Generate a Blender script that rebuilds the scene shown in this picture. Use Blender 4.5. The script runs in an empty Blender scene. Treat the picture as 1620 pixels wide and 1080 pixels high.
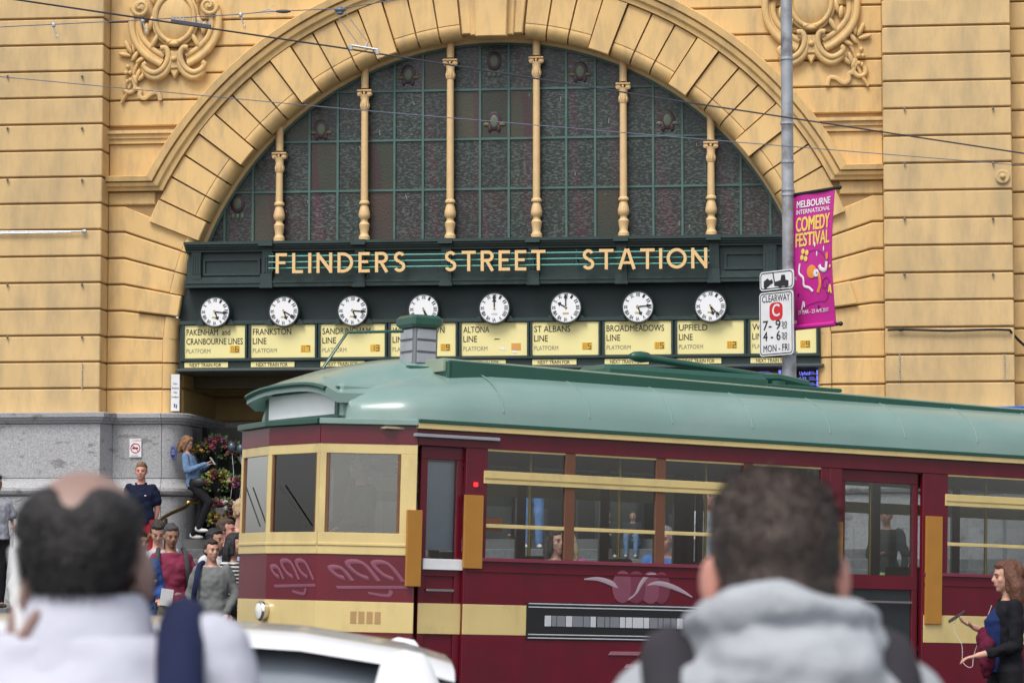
import bpy, bmesh, math, random
import numpy as np
from mathutils import Vector, Matrix, noise, Quaternion
sc = bpy.context.scene
R = math.radians
random.seed(7)
# ---------------------------------------------------------------- camera
FPX, PITCH, CZ = 4500.0, R(4.435), 1.45
cam_d = bpy.data.cameras.new('camera'); cam = bpy.data.objects.new('camera', cam_d)
sc.collection.objects.link(cam); sc.camera = cam
cam.location = (0, 0, CZ); cam.rotation_euler = (R(90) + PITCH, 0, 0)
cam_d.sensor_width = 36; cam_d.lens = 100; cam_d.clip_start = .1; cam_d.clip_end = 600
cam_d.dof.use_dof = True; cam_d.dof.focus_distance = 41.5; cam_d.dof.aperture_fstop = 8.0
cam_d.dof.aperture_blades = 0
# ---------------------------------------------------------------- world, sun, exposure
SUN_EL, SUN_AZ = R(56), R(205)      # azimuth measured clockwise from +Y: sun high behind the photographer, a little to the left
world = bpy.data.worlds.new('World'); sc.world = world; world.use_nodes = True
wn, wl = world.node_tree.nodes, world.node_tree.links
sky = wn.new('ShaderNodeTexSky'); sky.sky_type = 'NISHITA'; sky.sun_disc = False
sky.sun_elevation = SUN_EL; sky.sun_rotation = SUN_AZ
sky.air_density = 1.0; sky.dust_density = 3.0; sky.ozone_density = 1.0
hs = wn.new('ShaderNodeHueSaturation'); hs.inputs['Saturation'].default_value = 0.32
bgn = wn['Background']; bgn.inputs['Strength'].default_value = 0.15
wl.new(sky.outputs[0], hs.inputs['Color']); wl.new(hs.outputs[0], bgn.inputs['Color'])
sun_d = bpy.data.lights.new('sun', 'SUN'); sun = bpy.data.objects.new('sun', sun_d)
sc.collection.objects.link(sun)
sun_d.energy = 1.4; sun_d.angle = R(22); sun_d.color = (1, .95, .88)
sdir = Vector((math.sin(SUN_AZ) * math.cos(SUN_EL), math.cos(SUN_AZ) * math.cos(SUN_EL), math.sin(SUN_EL)))
sun.rotation_euler = sdir.to_track_quat('Z', 'Y').to_euler(); sun.location = (0, -5, 30)
sc.view_settings.view_transform = 'Standard'; sc.view_settings.look = 'None'
sc.view_settings.exposure = 0.36; sc.view_settings.gamma = 1
sc.render.engine = 'CYCLES'
sc.cycles.max_bounces = 8; sc.cycles.transparent_max_bounces = 24
# ---------------------------------------------------------------- pixel -> place
def ray(x, y):
    a, b = (x - 810) / FPX, -(y - 540) / FPX
    cp, sp = math.cos(PITCH), math.sin(PITCH)
    return Vector((a, cp - b * sp, sp + b * cp))
def at(x, y, Y):
    d = ray(x, y); t = Y / d.y
    return Vector((d.x * t, Y, CZ + d.z * t))
YAW = R(6.8)
O0 = at(779, 889, 43.0); O0.z = 0
UX = Vector((math.cos(YAW), -math.sin(YAW), 0)); VY = Vector((math.sin(YAW), math.cos(YAW), 0))
def F(x, y, d=0.0):
    """photo point -> (u, z) on the facade plane at local depth d (negative = nearer)"""
    r = ray(x, y); t = (O0 + VY * d - Vector((0, 0, CZ)))
    t = t.dot(VY) / r.dot(VY); p = Vector((0, 0, CZ)) + r * t - O0
    return p.dot(UX), p.z
def FU(x, y=400, d=0.0): return F(x, y, d)[0]
def FZ(y, x=779, d=0.0): return F(x, y, d)[1]
def fw(u, d, z): return O0 + UX * u + VY * d + Vector((0, 0, z))
# ---------------------------------------------------------------- materials
MATS = {}
def mat(name, col, rough=.6, metal=0, var=.06, nscale=6., bump=0., bscale=40., rnd=0., dirt=None, dscale=1.5, dlo=.5, dhi=.7,
        dstretch=(1, 1, 1), spec=.5, emit=0, coat=0., sheen=0., wscale=None, damt=1.):
    if name in MATS: return MATS[name]
    m = bpy.data.materials.new(name); m.use_nodes = True; MATS[name] = m
    n, l = m.node_tree.nodes, m.node_tree.links; b = n['Principled BSDF']
    b.inputs['Roughness'].default_value = rough; b.inputs['Metallic'].default_value = metal
    b.inputs['Specular IOR Level'].default_value = spec
    b.inputs['Coat Weight'].default_value = coat; b.inputs['Coat Roughness'].default_value = .15
    b.inputs['Sheen Weight'].default_value = sheen
    c4 = (*col, 1)
    tc = n.new('ShaderNodeTexCoord')
    out = None
    if var or rnd:
        nz = n.new('ShaderNodeTexNoise'); nz.inputs['Scale'].default_value = nscale; nz.inputs['Detail'].default_value = 6
        l.new(tc.outputs['Object'], nz.inputs['Vector'])
        mr = n.new('ShaderNodeMapRange'); mr.inputs[1].default_value = .3; mr.inputs[2].default_value = .7
        mr.inputs[3].default_value = 1 - var; mr.inputs[4].default_value = 1 + var
        l.new(nz.outputs[0], mr.inputs[0]); fac = mr.outputs[0]
        if rnd:
            oi = n.new('ShaderNodeObjectInfo'); m2 = n.new('ShaderNodeMapRange')
            m2.inputs[3].default_value = 1 - rnd; m2.inputs[4].default_value = 1 + rnd
            l.new(oi.outputs['Random'], m2.inputs[0]); mm = n.new('ShaderNodeMath'); mm.operation = 'MULTIPLY'
            l.new(fac, mm.inputs[0]); l.new(m2.outputs[0], mm.inputs[1]); fac = mm.outputs[0]
        vm = n.new('ShaderNodeVectorMath'); vm.operation = 'SCALE'; vm.inputs[0].default_value = col
        l.new(fac, vm.inputs['Scale']); out = vm.outputs[0]
    if dirt:
        mp = n.new('ShaderNodeMapping'); mp.inputs['Scale'].default_value = dstretch
        l.new(tc.outputs['Object'], mp.inputs[0])
        n2 = n.new('ShaderNodeTexNoise'); n2.inputs['Scale'].default_value = dscale; n2.inputs['Detail'].default_value = 8
        n2.inputs['Roughness'].default_value = .65
        l.new(mp.outputs[0], n2.inputs['Vector'])
        m3 = n.new('ShaderNodeMapRange'); m3.inputs[1].default_value = dlo; m3.inputs[2].default_value = dhi
        m3.inputs[4].default_value = damt
        l.new(n2.outputs[0], m3.inputs[0])
        mx = n.new('ShaderNodeMix'); mx.data_type = 'RGBA'
        l.new(m3.outputs[0], mx.inputs[0])
        if out: l.new(out, mx.inputs[6])
        else: mx.inputs[6].default_value = c4
        mx.inputs[7].default_value = (*dirt, 1); out = mx.outputs[2]
    if out: l.new(out, b.inputs['Base Color'])
    else: b.inputs['Base Color'].default_value = c4
    if emit:
        b.inputs['Emission Color'].default_value = c4; b.inputs['Emission Strength'].default_value = emit
    if bump:
        n3 = n.new('ShaderNodeTexNoise'); n3.inputs['Scale'].default_value = bscale; n3.inputs['Detail'].default_value = 4
        l.new(tc.outputs['Object'], n3.inputs['Vector'])
        bp = n.new('ShaderNodeBump'); bp.inputs['Strength'].default_value = bump; bp.inputs['Distance'].default_value = .02
        l.new(n3.outputs[0], bp.inputs['Height']); l.new(bp.outputs[0], b.inputs['Normal'])
    return m
def tint(m, fn):   # small helper to reach a material's tree
    fn(m.node_tree.nodes, m.node_tree.links); return m
OCH = (.73, .483, .202)
M_wall = mat('ochre_paint', OCH, .62, var=.05, nscale=1.3, bump=.12, bscale=60, rnd=.035, dirt=(.36, .265, .15), dscale=2.6, dlo=.46, dhi=.78, damt=.8, dstretch=(1.6, 1.6, .45))
M_pier = mat('ochre_paint_weathered', (.66, .457, .212), .65, var=.07, nscale=1.1, bump=.15, bscale=60, rnd=.035, dirt=(.34, .26, .16), dscale=2.0, dlo=.41, dhi=.78, dstretch=(1.3, 1.3, .4), damt=.8)
M_och2 = mat('ochre_column_paint', (.72, .49, .24), .5, var=.06, nscale=9, bump=.05)
M_joint = mat('joint_paint', (.40, .26, .12), .9, var=.1)
M_gran = mat('grey_granite', (.36, .36, .37), .72, var=.30, nscale=55, bump=.3, bscale=90, rnd=.07, dirt=(.16, .155, .15), dscale=3.4, dlo=.575, dhi=.64, dstretch=(1, 1, 2.2), damt=.75)
M_grand = mat('granite_joint', (.07, .07, .075), .9)
M_dgreen = mat('dark_green_paint', (.020, .043, .040), .45, var=.15, nscale=5, bump=.1, bscale=50, dirt=(.075, .10, .095), dscale=5, dlo=.58, dhi=.75, dstretch=(.5, 1, 3), rnd=.05, damt=.6)
M_board = mat('dark_green_board', (.022, .036, .036), .65, var=.15, nscale=2)
M_bar = mat('glazing_bar_green', (.065, .135, .12), .5, var=.12, nscale=8)
M_turq = mat('turquoise_tube', (.10, .45, .36), .35)
M_gold = mat('gold_letter_paint', (.80, .53, .24), .45, var=.05)
M_yel = mat('sign_yellow', (.83, .74, .34), .5, var=.03, nscale=2, emit=0)
M_black = mat('black_paint', (.012, .012, .013), .5)
M_grey3 = mat('grey_lettering', (.22, .22, .17), .6)
M_white = mat('white_enamel', (.78, .79, .80), .35, var=.02)
M_amber = mat('amber_display', (.72, .42, .04), .5, var=.1, nscale=40)
M_brass = mat('brass', (.62, .42, .13), .28, metal=1, var=.08)
M_glassdark = None
# ---------------------------------------------------------------- mesh builder
class MB:
    def __init__(s): s.v, s.f, s.m, s.mats = [], [], [], []
    def mi(s, m):
        if m is None: return 0
        if m not in s.mats: s.mats.append(m)
        return s.mats.index(m)
    def add(s, vs, fs, m=None):
        o = len(s.v); s.v += [tuple(p) for p in vs]; k = s.mi(m)
        s.f += [tuple(i + o for i in f) for f in fs]; s.m += [k] * len(fs); return s
    def box(s, x0, x1, y0, y1, z0, z1, m=None, T=None):
        x0, x1 = min(x0, x1), max(x0, x1); y0, y1 = min(y0, y1), max(y0, y1); z0, z1 = min(z0, z1), max(z0, z1)
        vs = [(x, y, z) for z in (z0, z1) for y in (y0, y1) for x in (x0, x1)]
        if T is not None: vs = [T @ Vector(p) for p in vs]
        return s.add(vs, [(0, 2, 3, 1), (4, 5, 7, 6), (0, 1, 5, 4), (2, 6, 7, 3), (0, 4, 6, 2), (1, 3, 7, 5)], m)
    def cbox(s, x0, x1, y0, y1, z0, z1, c=.01, m=None, T=None):
        """box with chamfered vertical/horizontal edges on all sides"""
        x0, x1 = min(x0, x1), max(x0, x1); y0, y1 = min(y0, y1), max(y0, y1); z0, z1 = min(z0, z1), max(z0, z1)
        c = min(c, (x1 - x0) / 3, (y1 - y0) / 3, (z1 - z0) / 3)
        def ring(z, i): return [(x0 + i + c, y0 + i, z), (x1 - i - c, y0 + i, z), (x1 - i, y0 + i + c, z), (x1 - i, y1 - i - c, z), (x1 - i - c, y1 - i, z), (x0 + i + c, y1 - i, z), (x0 + i, y1 - i - c, z), (x0 + i, y0 + i + c, z)]
        vs = ring(z0, c) + ring(z0 + c, 0) + ring(z1 - c, 0) + ring(z1, c)
        if T is not None: vs = [T @ Vector(p) for p in vs]
        fs = [tuple(range(7, -1, -1)), tuple(range(24, 32))]
        for a in range(3):
            for i in range(8): fs.append((a * 8 + i, a * 8 + (i + 1) % 8, a * 8 + 8 + (i + 1) % 8, a * 8 + 8 + i))
        return s.add(vs, fs, m)
    def prism(s, poly, y0, y1, c=0., m=None):
        """(x,z) polygon extruded from y0 (front) to y1 with a chamfer c round the front face"""
        A = sum(poly[i][0] * poly[(i + 1) % len(poly)][1] - poly[(i + 1) % len(poly)][0] * poly[i][1] for i in range(len(poly)))
        if A < 0: poly = poly[::-1]
        n = len(poly)
        if c:
            ins = []
            for i in range(n):
                p0, p1, p2 = Vector(poly[i - 1]), Vector(poly[i]), Vector(poly[(i + 1) % n])
                a, b = (p1 - p0), (p2 - p1)
                if a.length < 1e-6 or b.length < 1e-6: ins.append(tuple(p1)); continue
                a.normalize(); b.normalize()
                na, nb = Vector((-a.y, a.x)), Vector((-b.y, b.x)); k = na + nb
                k = k / max(.3, k.dot(na)) if k.length > .1 else na
                ins.append(tuple(p1 + k * c))
            vs = [(x, y1, z) for x, z in poly] + [(x, y0 + c, z) for x, z in poly] + [(x, y0, z) for x, z in ins]
            L = 3
        else:
            vs = [(x, y1, z) for x, z in poly] + [(x, y0, z) for x, z in poly]; L = 2
        fs = [tuple(range(n - 1, -1, -1)), tuple(range((L - 1) * n, L * n))]
        for a in range(L - 1):
            for i in range(n): fs.append((a * n + i, a * n + (i + 1) % n, a * n + n + (i + 1) % n, a * n + n + i))
        return s.add(vs, fs, m)
    def tube(s, pts, r, n=8, m=None, flat=None, closed=False):
        """tube along pts; r a number or list; flat=(axis, k) squashes the section along axis by k"""
        pts = [Vector(p) for p in pts]; N = len(pts)
        rs = r if isinstance(r, (list, tuple)) else [r] * N
        t0 = (pts[1] - pts[0]).normalized()
        up = Vector((0, 0, 1)) if abs(t0.z) < .9 else Vector((0, 1, 0))
        x = t0.cross(up).normalized(); vs = []
        for i, p in enumerate(pts):
            if closed: t = pts[(i + 1) % N] - pts[i - 1]
            else: t = pts[min(i + 1, N - 1)] - pts[max(i - 1, 0)]
            t.normalize(); x = (x - t * x.dot(t))
            x = x.normalized() if x.length > 1e-5 else t.orthogonal().normalized()
            y = t.cross(x)
            for k in range(n):
                a = 2 * math.pi * k / n; o = (x * math.cos(a) + y * math.sin(a)) * rs[i]
                if flat: ax = Vector(flat[0]); o = o - ax * o.dot(ax) * (1 - flat[1])
                vs.append(p + o)
        fs = []
        for i in range(N - 1 + (1 if closed else 0)):
            j = (i + 1) % N
            for k in range(n): fs.append((i * n + k, i * n + (k + 1) % n, j * n + (k + 1) % n, j * n + k))
        if not closed: fs += [tuple(range(n - 1, -1, -1)), tuple(range((N - 1) * n, N * n))]
        return s.add(vs, fs, m)
    def lathe(s, prof, n=16, c=(0, 0, 0), m=None, T=None, sx=1, sy=1):
        """prof: (r, z) bottom to top"""
        vs = [(c[0] + r * math.cos(2 * math.pi * k / n) * sx, c[1] + r * math.sin(2 * math.pi * k / n) * sy, c[2] + z) for r, z in prof for k in range(n)]
        if T is not None: vs = [T @ Vector(p) for p in vs]
        fs = [(i * n + k, i * n + (k + 1) % n, (i + 1) * n + (k + 1) % n, (i + 1) * n + k) for i in range(len(prof) - 1) for k in range(n)]
        fs += [tuple(range(n - 1, -1, -1)), tuple(range((len(prof) - 1) * n, len(prof) * n))]
        return s.add(vs, fs, m)
    def ell(s, c, r, n=10, m=None, T=None):
        """ellipsoid; r number or (rx,ry,rz)"""
        if not isinstance(r, (tuple, list)): r = (r, r, r)
        h = max(4, n // 2 + 1); vs = [(0, 0, -1)]; fs = []
        for i in range(1, h):
            a = -math.pi / 2 + math.pi * i / h
            vs += [(math.cos(a) * math.cos(2 * math.pi * k / n), math.cos(a) * math.sin(2 * math.pi * k / n), math.sin(a)) for k in range(n)]
        vs.append((0, 0, 1)); top = len(vs) - 1
        fs += [(0, 1 + (k + 1) % n, 1 + k) for k in range(n)]
        for i in range(h - 2):
            for k in range(n): a = 1 + i * n; fs.append((a + k, a + (k + 1) % n, a + n + (k + 1) % n, a + n + k))
        a = 1 + (h - 2) * n; fs += [(a + k, a + (k + 1) % n, top) for k in range(n)]
        M = (T if T is not None else Matrix.Identity(3))
        c = Vector(c); vs = [c + (M.to_3x3() @ Vector((p[0] * r[0], p[1] * r[1], p[2] * r[2]))) for p in vs]
        return s.add(vs, fs, m)
    def cap(s, a, b, ra, rb, n=10, m=None):
        """round-ended tapered limb"""
        a, b = Vector(a), Vector(b); d = b - a; L = d.length
        if L < 1e-5: return s.ell(a, ra, n, m)
        q = d.to_track_quat('Z', 'Y').to_matrix()
        prof = [(ra * math.cos(t), -ra * math.sin(t)) for t in (1.45, 1.0, .5)] + [(ra, 0), ((ra + rb) / 2, L / 2), (rb, L)] + [(rb * math.cos(t), L + rb * math.sin(t)) for t in (.5, 1.0, 1.45)]
        T = Matrix.Translation(a) @ q.to_4x4()
        return s.lathe(prof, n, (0, 0, 0), m, T)
    def sweep(s, path, prof, m=None, capends=True):
        """path(t, r) -> (x, z) for each t in list; prof closed list of (r, y)"""
        fn, ts = path; n = len(prof); vs = []
        for t in ts:
            for r, y in prof: x, z = fn(t, r); vs.append((x, y, z))
        fs = [(i * n + k, i * n + (k + 1) % n, (i + 1) * n + (k + 1) % n, (i + 1) * n + k) for i in range(len(ts) - 1) for k in range(n)]
        if capends: fs += [tuple(range(n - 1, -1, -1)), tuple(range((len(ts) - 1) * n, len(ts) * n))]
        return s.add(vs, fs, m)
    def mesh(s, name, m=None, smooth=None, fix=True):
        me = bpy.data.meshes.new(name); me.from_pydata(s.v, [], s.f)
        mats = s.mats or ([m] if m else [])
        for k in mats: me.materials.append(k)
        if len(mats) > 1: me.polygons.foreach_set('material_index', s.m)
        if fix:
            b = bmesh.new(); b.from_mesh(me); bmesh.ops.recalc_face_normals(b, faces=b.faces); b.to_mesh(me); b.free()
        if smooth is not None:
            me.polygons.foreach_set('use_smooth', [True] * len(me.polygons)); me.set_sharp_from_angle(angle=R(smooth))
        me.update(); return me
    def build(s, name, m=None, parent=None, smooth=None, loc=None, **kw):
        return link(name, s.mesh(name, m, smooth), parent, loc, **kw)
def link(name, me, parent=None, loc=None, label=None, cat=None, group=None, kind=None):
    o = bpy.data.objects.new(name, me); sc.collection.objects.link(o)
    if parent: o.parent = parent
    if loc is not None: o.location = loc
    tag(o, label, cat, group, kind); return o
def tag(o, label=None, cat=None, group=None, kind=None):
    for k, v in (('label', label), ('category', cat), ('group', group), ('kind', kind)):
        if v: o[k] = v
    return o
def thing(name, label, cat, loc=(0, 0, 0), rot=(0, 0, 0), group=None):
    o = bpy.data.objects.new(name, None); o.empty_display_size = .2; sc.collection.objects.link(o)
    o.location = loc; o.rotation_euler = rot; return tag(o, label, cat, group)
# text ---------------------------------------------------------------------
_TC = {}
def text_mesh(s, bold=0.0, ext=.003, res=3):
    k = (s, bold, ext, res)
    if k in _TC: return _TC[k]
    c = bpy.data.curves.new('t', 'FONT'); c.body = s; c.size = 1; c.offset = bold; c.extrude = 0; c.resolution_u = res
    o = bpy.data.objects.new('t', c); sc.collection.objects.link(o)
    dg = bpy.context.evaluated_depsgraph_get(); me = bpy.data.meshes.new_from_object(o.evaluated_get(dg))
    V = [tuple(v.co) for v in me.vertices]; P = [tuple(p.vertices) for p in me.polygons]
    bpy.data.objects.remove(o); bpy.data.curves.remove(c); bpy.data.meshes.remove(me)
    _TC[k] = (V, P); return V, P
def text_into(mb, s, x, y, z, w=None, h=None, m=None, bold=0.0, ext=.004, align='l', rot=0, front=-1):
    """lettering in the XZ plane facing -Y, lower left (or centre) at x,z, cap height h, total width w"""
    if bold:     # heavier strokes: copies side by side, each a hair in front of the last
        e = bold * h
        for k_, (ox, oz) in enumerate(((-1, 0), (1, 0), (0, .7), (0, -.7), (0, 0)) if bold < .03 else ((-1, 0), (1, 0), (-.5, .6), (.5, .6), (-.5, -.6), (.5, -.6), (0, 0))):
            text_into(mb, s, x + ox * e, y - .0003 * k_, z + oz * e, w, h, m, 0, ext, align, rot)
        return
    V, P = text_mesh(s, bold)
    if not V: return
    a = np.array(V)[:, :2]; x0, x1 = a[:, 0].min(), a[:, 0].max()
    hv = np.array(text_mesh('H', bold)[0])[:, 1]; hh = hv.max() - min(hv.min(), 0)
    sy = h / hh; sx = (w / (x1 - x0)) if w else sy
    X = (a[:, 0] - x0) * sx; Z = a[:, 1] * sy
    if align == 'c': X -= (x1 - x0) * sx / 2
    if align == 'r': X -= (x1 - x0) * sx
    if rot: X, Z = X * math.cos(rot) - Z * math.sin(rot), X * math.sin(rot) + Z * math.cos(rot)
    n = len(V)
    vs = [(x + X[i], y, z + Z[i]) for i in range(n)]
    if ext < .01: mb.add(vs, P, m); return
    vs += [(x + X[i], y + ext, z + Z[i]) for i in range(n)]
    fs = list(P) + [tuple(i + n for i in f[::-1]) for f in P]
    ed = {}
    for f in P:
        for i in range(len(f)):
            e = (f[i], f[(i + 1) % len(f)])
            if (e[1], e[0]) in ed: del ed[(e[1], e[0])]
            else: ed[e] = 1
    fs += [(a_, b_, b_ + n, a_ + n) for a_, b_ in ed]
    mb.add(vs, fs, m)
# ================================================================ GROUND
def zg(x, y):
    xx = max(-14, min(20, x)); z = -.03 - .032 * (xx + .93)
    t = max(0, min(1, (y - 6) / 8)); t = t * t * (3 - 2 * t)
    return z - .12 * (1 - t)
def ground_sheet(name, xs, ys, dz, m, kind='structure'):
    mb = MB(); vs = [(x, y, zg(x, y) + dz(x, y)) for y in ys for x in xs]; n = len(xs)
    mb.add(vs, [(j * n + i, j * n + i + 1, (j + 1) * n + i + 1, (j + 1) * n + i) for j in range(len(ys) - 1) for i in range(n - 1)])
    return mb.build(name, m, kind=kind)
M_asph = mat('asphalt', (.055, .055, .057), .9, var=.2, nscale=30, bump=.4, bscale=120, dirt=(.09, .088, .085), dscale=.6)
M_pave = mat('bluestone_paving', (.12, .125, .135), .8, var=.2, nscale=3, bump=.2, bscale=50)
xs = [-300, -120, -60, -30, -14] + [(-14 + 34 * i / 24) for i in range(1, 25)] + [30, 60, 120, 300]
ground_sheet('road', xs, [-60, -20, 0, 5] + [6 + i for i in range(9)] + [16, 20, 24, 28, 32, 36, 45, 60, 120, 300], lambda x, y: 0, M_asph)
kerb = MB()
for y0, y1 in ((-20, 5.2), ):
    vs = [(x, y, zg(x, y) + .14) for y in (y0, 2, y1) for x in xs[3:-3]]; n = len(xs[3:-3])
    kerb.add(vs, [(j * n + i, j * n + i + 1, (j + 1) * n + i + 1, (j + 1) * n + i) for j in range(2) for i in range(n - 1)])
    vs = [(x, y1, zg(x, y1) + dz) for dz in (.14, -.05) for x in xs[3:-3]]
    kerb.add(vs, [(i, i + 1, n + i + 1, n + i) for i in range(n - 1)])
kerb.build('pavement', M_pave, kind='structure')
# station footpath, a kerb step above the road, up to the steps
fp = MB(); N_ = 30
for i in range(N_):
    u0, u1 = -14 + 28 * i / N_, -14 + 28 * (i + 1) / N_
    a = [fw(u, d, 0) for u, d in ((u0, -9.2), (u1, -9.2), (u1, 0), (u0, 0))]
    top = [(p.x, p.y, zg(p.x, p.y) + .13) for p in a]; bot = [(p.x, p.y, zg(p.x, p.y) - .1) for p in a]
    fp.add(top + bot, [(0, 1, 2, 3), (0, 4, 5, 1)])
fp.build('station_footpath', M_pave, kind='structure')
# ================================================================ STATION
st = thing('station_building', 'ochre painted railway station facade with a great arched window over its entrance', 'station building', O0, (0, 0, -YAW))
zc = FZ(563); RI = 4.85          # arch centre height, intrados radius on the face
RF, RO = 5.10, 5.73              # face of the ring stones
ZB = [FZ(36 + 41.45 * k, 165, 0) for k in range(16)]; ZBASE = FZ(655, 165, 0)
ZL = ZB[:]                        # course levels, top to bottom
up = [ZB[0] + (ZB[0] - ZB[1]) * k for k in range(9, 0, -1)]
uLp, uRp, uRr = FU(160, 400, -.4), FU(1399, 400, -.4), FU(1603, 400, -.4)
uLl = uLp - 5.0
GAP = .013
# backing wall (joint colour) with arch hole: built as strips
back = MB()
def arcpt(t, r): return (r * math.cos(t), zc + r * math.sin(t))
ztop = up[0]
ring = [arcpt(R(180 - 180 * i / 48), 4.98) for i in range(49)]
for i in range(48):
    (xa, za), (xb, zb) = ring[i], ring[i + 1]
    back.add([(xa, .05, za), (xb, .05, zb), (xb, .05, ztop), (xa, .05, ztop)], [(0, 1, 2, 3)])
back.box(uLp - .1, -4.98, .05, .3, -1, ztop); back.box(4.98, uRp + .1, .05, .3, -1, ztop)
back.build('wall_core', M_joint, st)
def block(poly, y0, y1=.06, c=.016, m=M_wall, name='stone_block'):
    mb = MB(); mb.prism(poly, y0, y1, c); return mb.build(name, m, st)
def rect(x0, x1, z0, z1): return [(x0, z0), (x1, z0), (x1, z1), (x0, z1)]
# piers (project 0.4 m)
allz = up + ZL + [ZBASE]
for (a, b) in ((uLl, uLp), (uRp, uRr)):
    core = MB(); core.box(a + .04, b - .04, -.35, .3, -1, ztop); core.build('pier_core', M_joint, st)
    for i in range(len(allz) - 1):
        mb = MB(); mb.cbox(a, b, -.4, .02, allz[i + 1] + GAP, allz[i] - GAP, .014); mb.build('stone_block', M_pier, st)
# wall to the right of the right pier
for i in range(len(allz) - 1):
    block(rect(uRr + .01, uRr + 4.5, allz[i + 1] + GAP, allz[i] - GAP), -.01)
back2 = MB(); back2.box(uRr - .05, uRr + 4.5, .05, .3, -1, ztop); back2.build('wall_core', M_joint, st)
# spandrel courses
zs0, zs1 = FZ(208, 200, 0), FZ(303, 200, 0)     # string course zone
sp = up + ZL[:5] + [zs0]
def circ_u(z, r=5.9):
    h = z - zc; return math.sqrt(max(0, r * r - h * h)) if abs(h) < r else 0
for i in range(len(sp) - 1):
    z1, z0 = sp[i], sp[i + 1]
    if z1 - z0 < .1: continue
    for s in (-1, 1):
        uw = uLp if s < 0 else uRp
        ua, ub = s * circ_u(z0 + GAP), s * circ_u(z1 - GAP)
        if abs(ub) < .05: ub = s * .005
        if abs(ua) < .05: ua = s * .005
        block([(uw, z0 + GAP), (ua, z0 + GAP), (ub, z1 - GAP), (uw, z1 - GAP)], -.005)
# string course: moulding, sunk panel, cornice continuing the archivolt
aprof = [(5.74, .06), (5.74, -.09), (5.80, -.10), (5.83, -.15), (5.90, -.17), (5.905, -.12), (5.925, -.12), (5.93, -.20), (6.03, -.22), (6.05, -.18), (6.05, .06)]
def mz(r): return zs1 + (r - 5.74) / .31 * .22
def mt(r): return math.asin((mz(r) - zc) / r)
def mu(r): return r * math.cos(mt(r))
zA, zBm, zP = FZ(208, 200, 0), FZ(228, 200, 0), FZ(281, 200, 0)
for s in (-1, 1):
    uw = uLp if s < 0 else uRp
    e = s * (circ_u(zA, 5.95)); mb = MB()
    for (za, zb, d) in ((zA, zA - .05, .10), (zA - .05, zA - .12, .06), (zA - .12, zBm, .03)):
        mb.box(uw, e, -d, .06, zb, za)
    mb.build('string_moulding', M_wall, st)
    block([(uw, zP), (s * circ_u(zP, 5.95), zP), (s * circ_u(zBm, 5.9), zBm), (uw, zBm)], .015)
    # cornice that turns into the archivolt
    mb = MB(); vs = [(uw, y, mz(r)) for r, y in aprof] + [(s * mu(r), y, mz(r)) for r, y in aprof]; n = len(aprof)
    mb.add(vs, [tuple(range(n)), tuple(range(n, 2 * n))] + [(i, (i + 1) % n, n + (i + 1) % n, n + i) for i in range(n)])
    mb.build('cornice', M_wall, st)
    block([(uw, ZL[7] + GAP), (s * 5.25, ZL[7] + GAP), (s * 5.25, zs1 - .01), (uw, zs1 - .01)], .0)
# archivolt band, mitred into the cornices
mb = MB(); mb.sweep(((lambda q, r: arcpt(mt(r) + (math.pi - 2 * mt(r)) * q, r)), [i / 72 for i in range(73)]), aprof)
mb.build('archivolt', M_wall, st, smooth=25)
# ring stones
def roll(r): return None
rollprof = [(5.10, .30), (5.10, -.02), (5.075, -.02), (5.075, -.005)] + [(4.86 + .21 * math.sin(a), .20 - .205 * math.cos(a)) for a in (1.35, 1.1, .85, .6, .35, .1)] + [(4.85, .04), (4.85, .30)]
rollprof = [(5.10, .34), (5.10, -.03), (5.07, -.035)] + [(5.07 - .165 * math.sin(a), -.035 + .17 * (1 - math.cos(a))) for a in (.15, .4, .7, 1.0, 1.25, 1.45)] + [(4.90, .16), (4.92, .34)]
def ringstone(t1, t2, raised):
    g = .013 / 5.3
    a, b = t1 + g, t2 - g; ts = [a + (b - a) * i / 3 for i in range(4)]
    mb = MB()
    if raised:
        pr = [(4.92, .30), (4.89, -.065), (4.905, -.08), (5.72, -.08), (5.735, -.065), (5.735, .06), (5.0, .06), (5.0, .30)]
        mb.sweep((arcpt, ts), pr)
    else:
        mb.sweep((arcpt, ts), rollprof)
        mb.sweep((arcpt, ts), [(5.103, .06), (5.103, -.02), (5.115, -.035), (5.72, -.035), (5.732, -.02), (5.732, .06)])
    mb.build('voussoir', M_wall, st, smooth=30)
for k in range(16):
    tA, tB = R(84.4 - 3.93 * k), R(84.4 - 3.93 * (k + 1))
    ringstone(tB, tA, k in (3, 7, 11))
    ringstone(math.pi - tA, math.pi - tB, k in (3, 7, 11))
# keystone
mb = MB()
def kp(t, r): return arcpt(t, r)
def kw(w0, w1, y0, zlo, zhi): mb.prism([(-w0, zlo), (w0, zlo), (w1, zhi), (-w1, zhi)], y0, .1, .015)
kw(.462, .56, -.055, zc + 4.93, zc + 5.9); kw(.33, .38, -.10, zc + 4.90, zc + 6.0); kw(.235, .28, -.22, zc + 4.86, zc + 6.2)
mb.build('keystone', M_wall, st)
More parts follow.
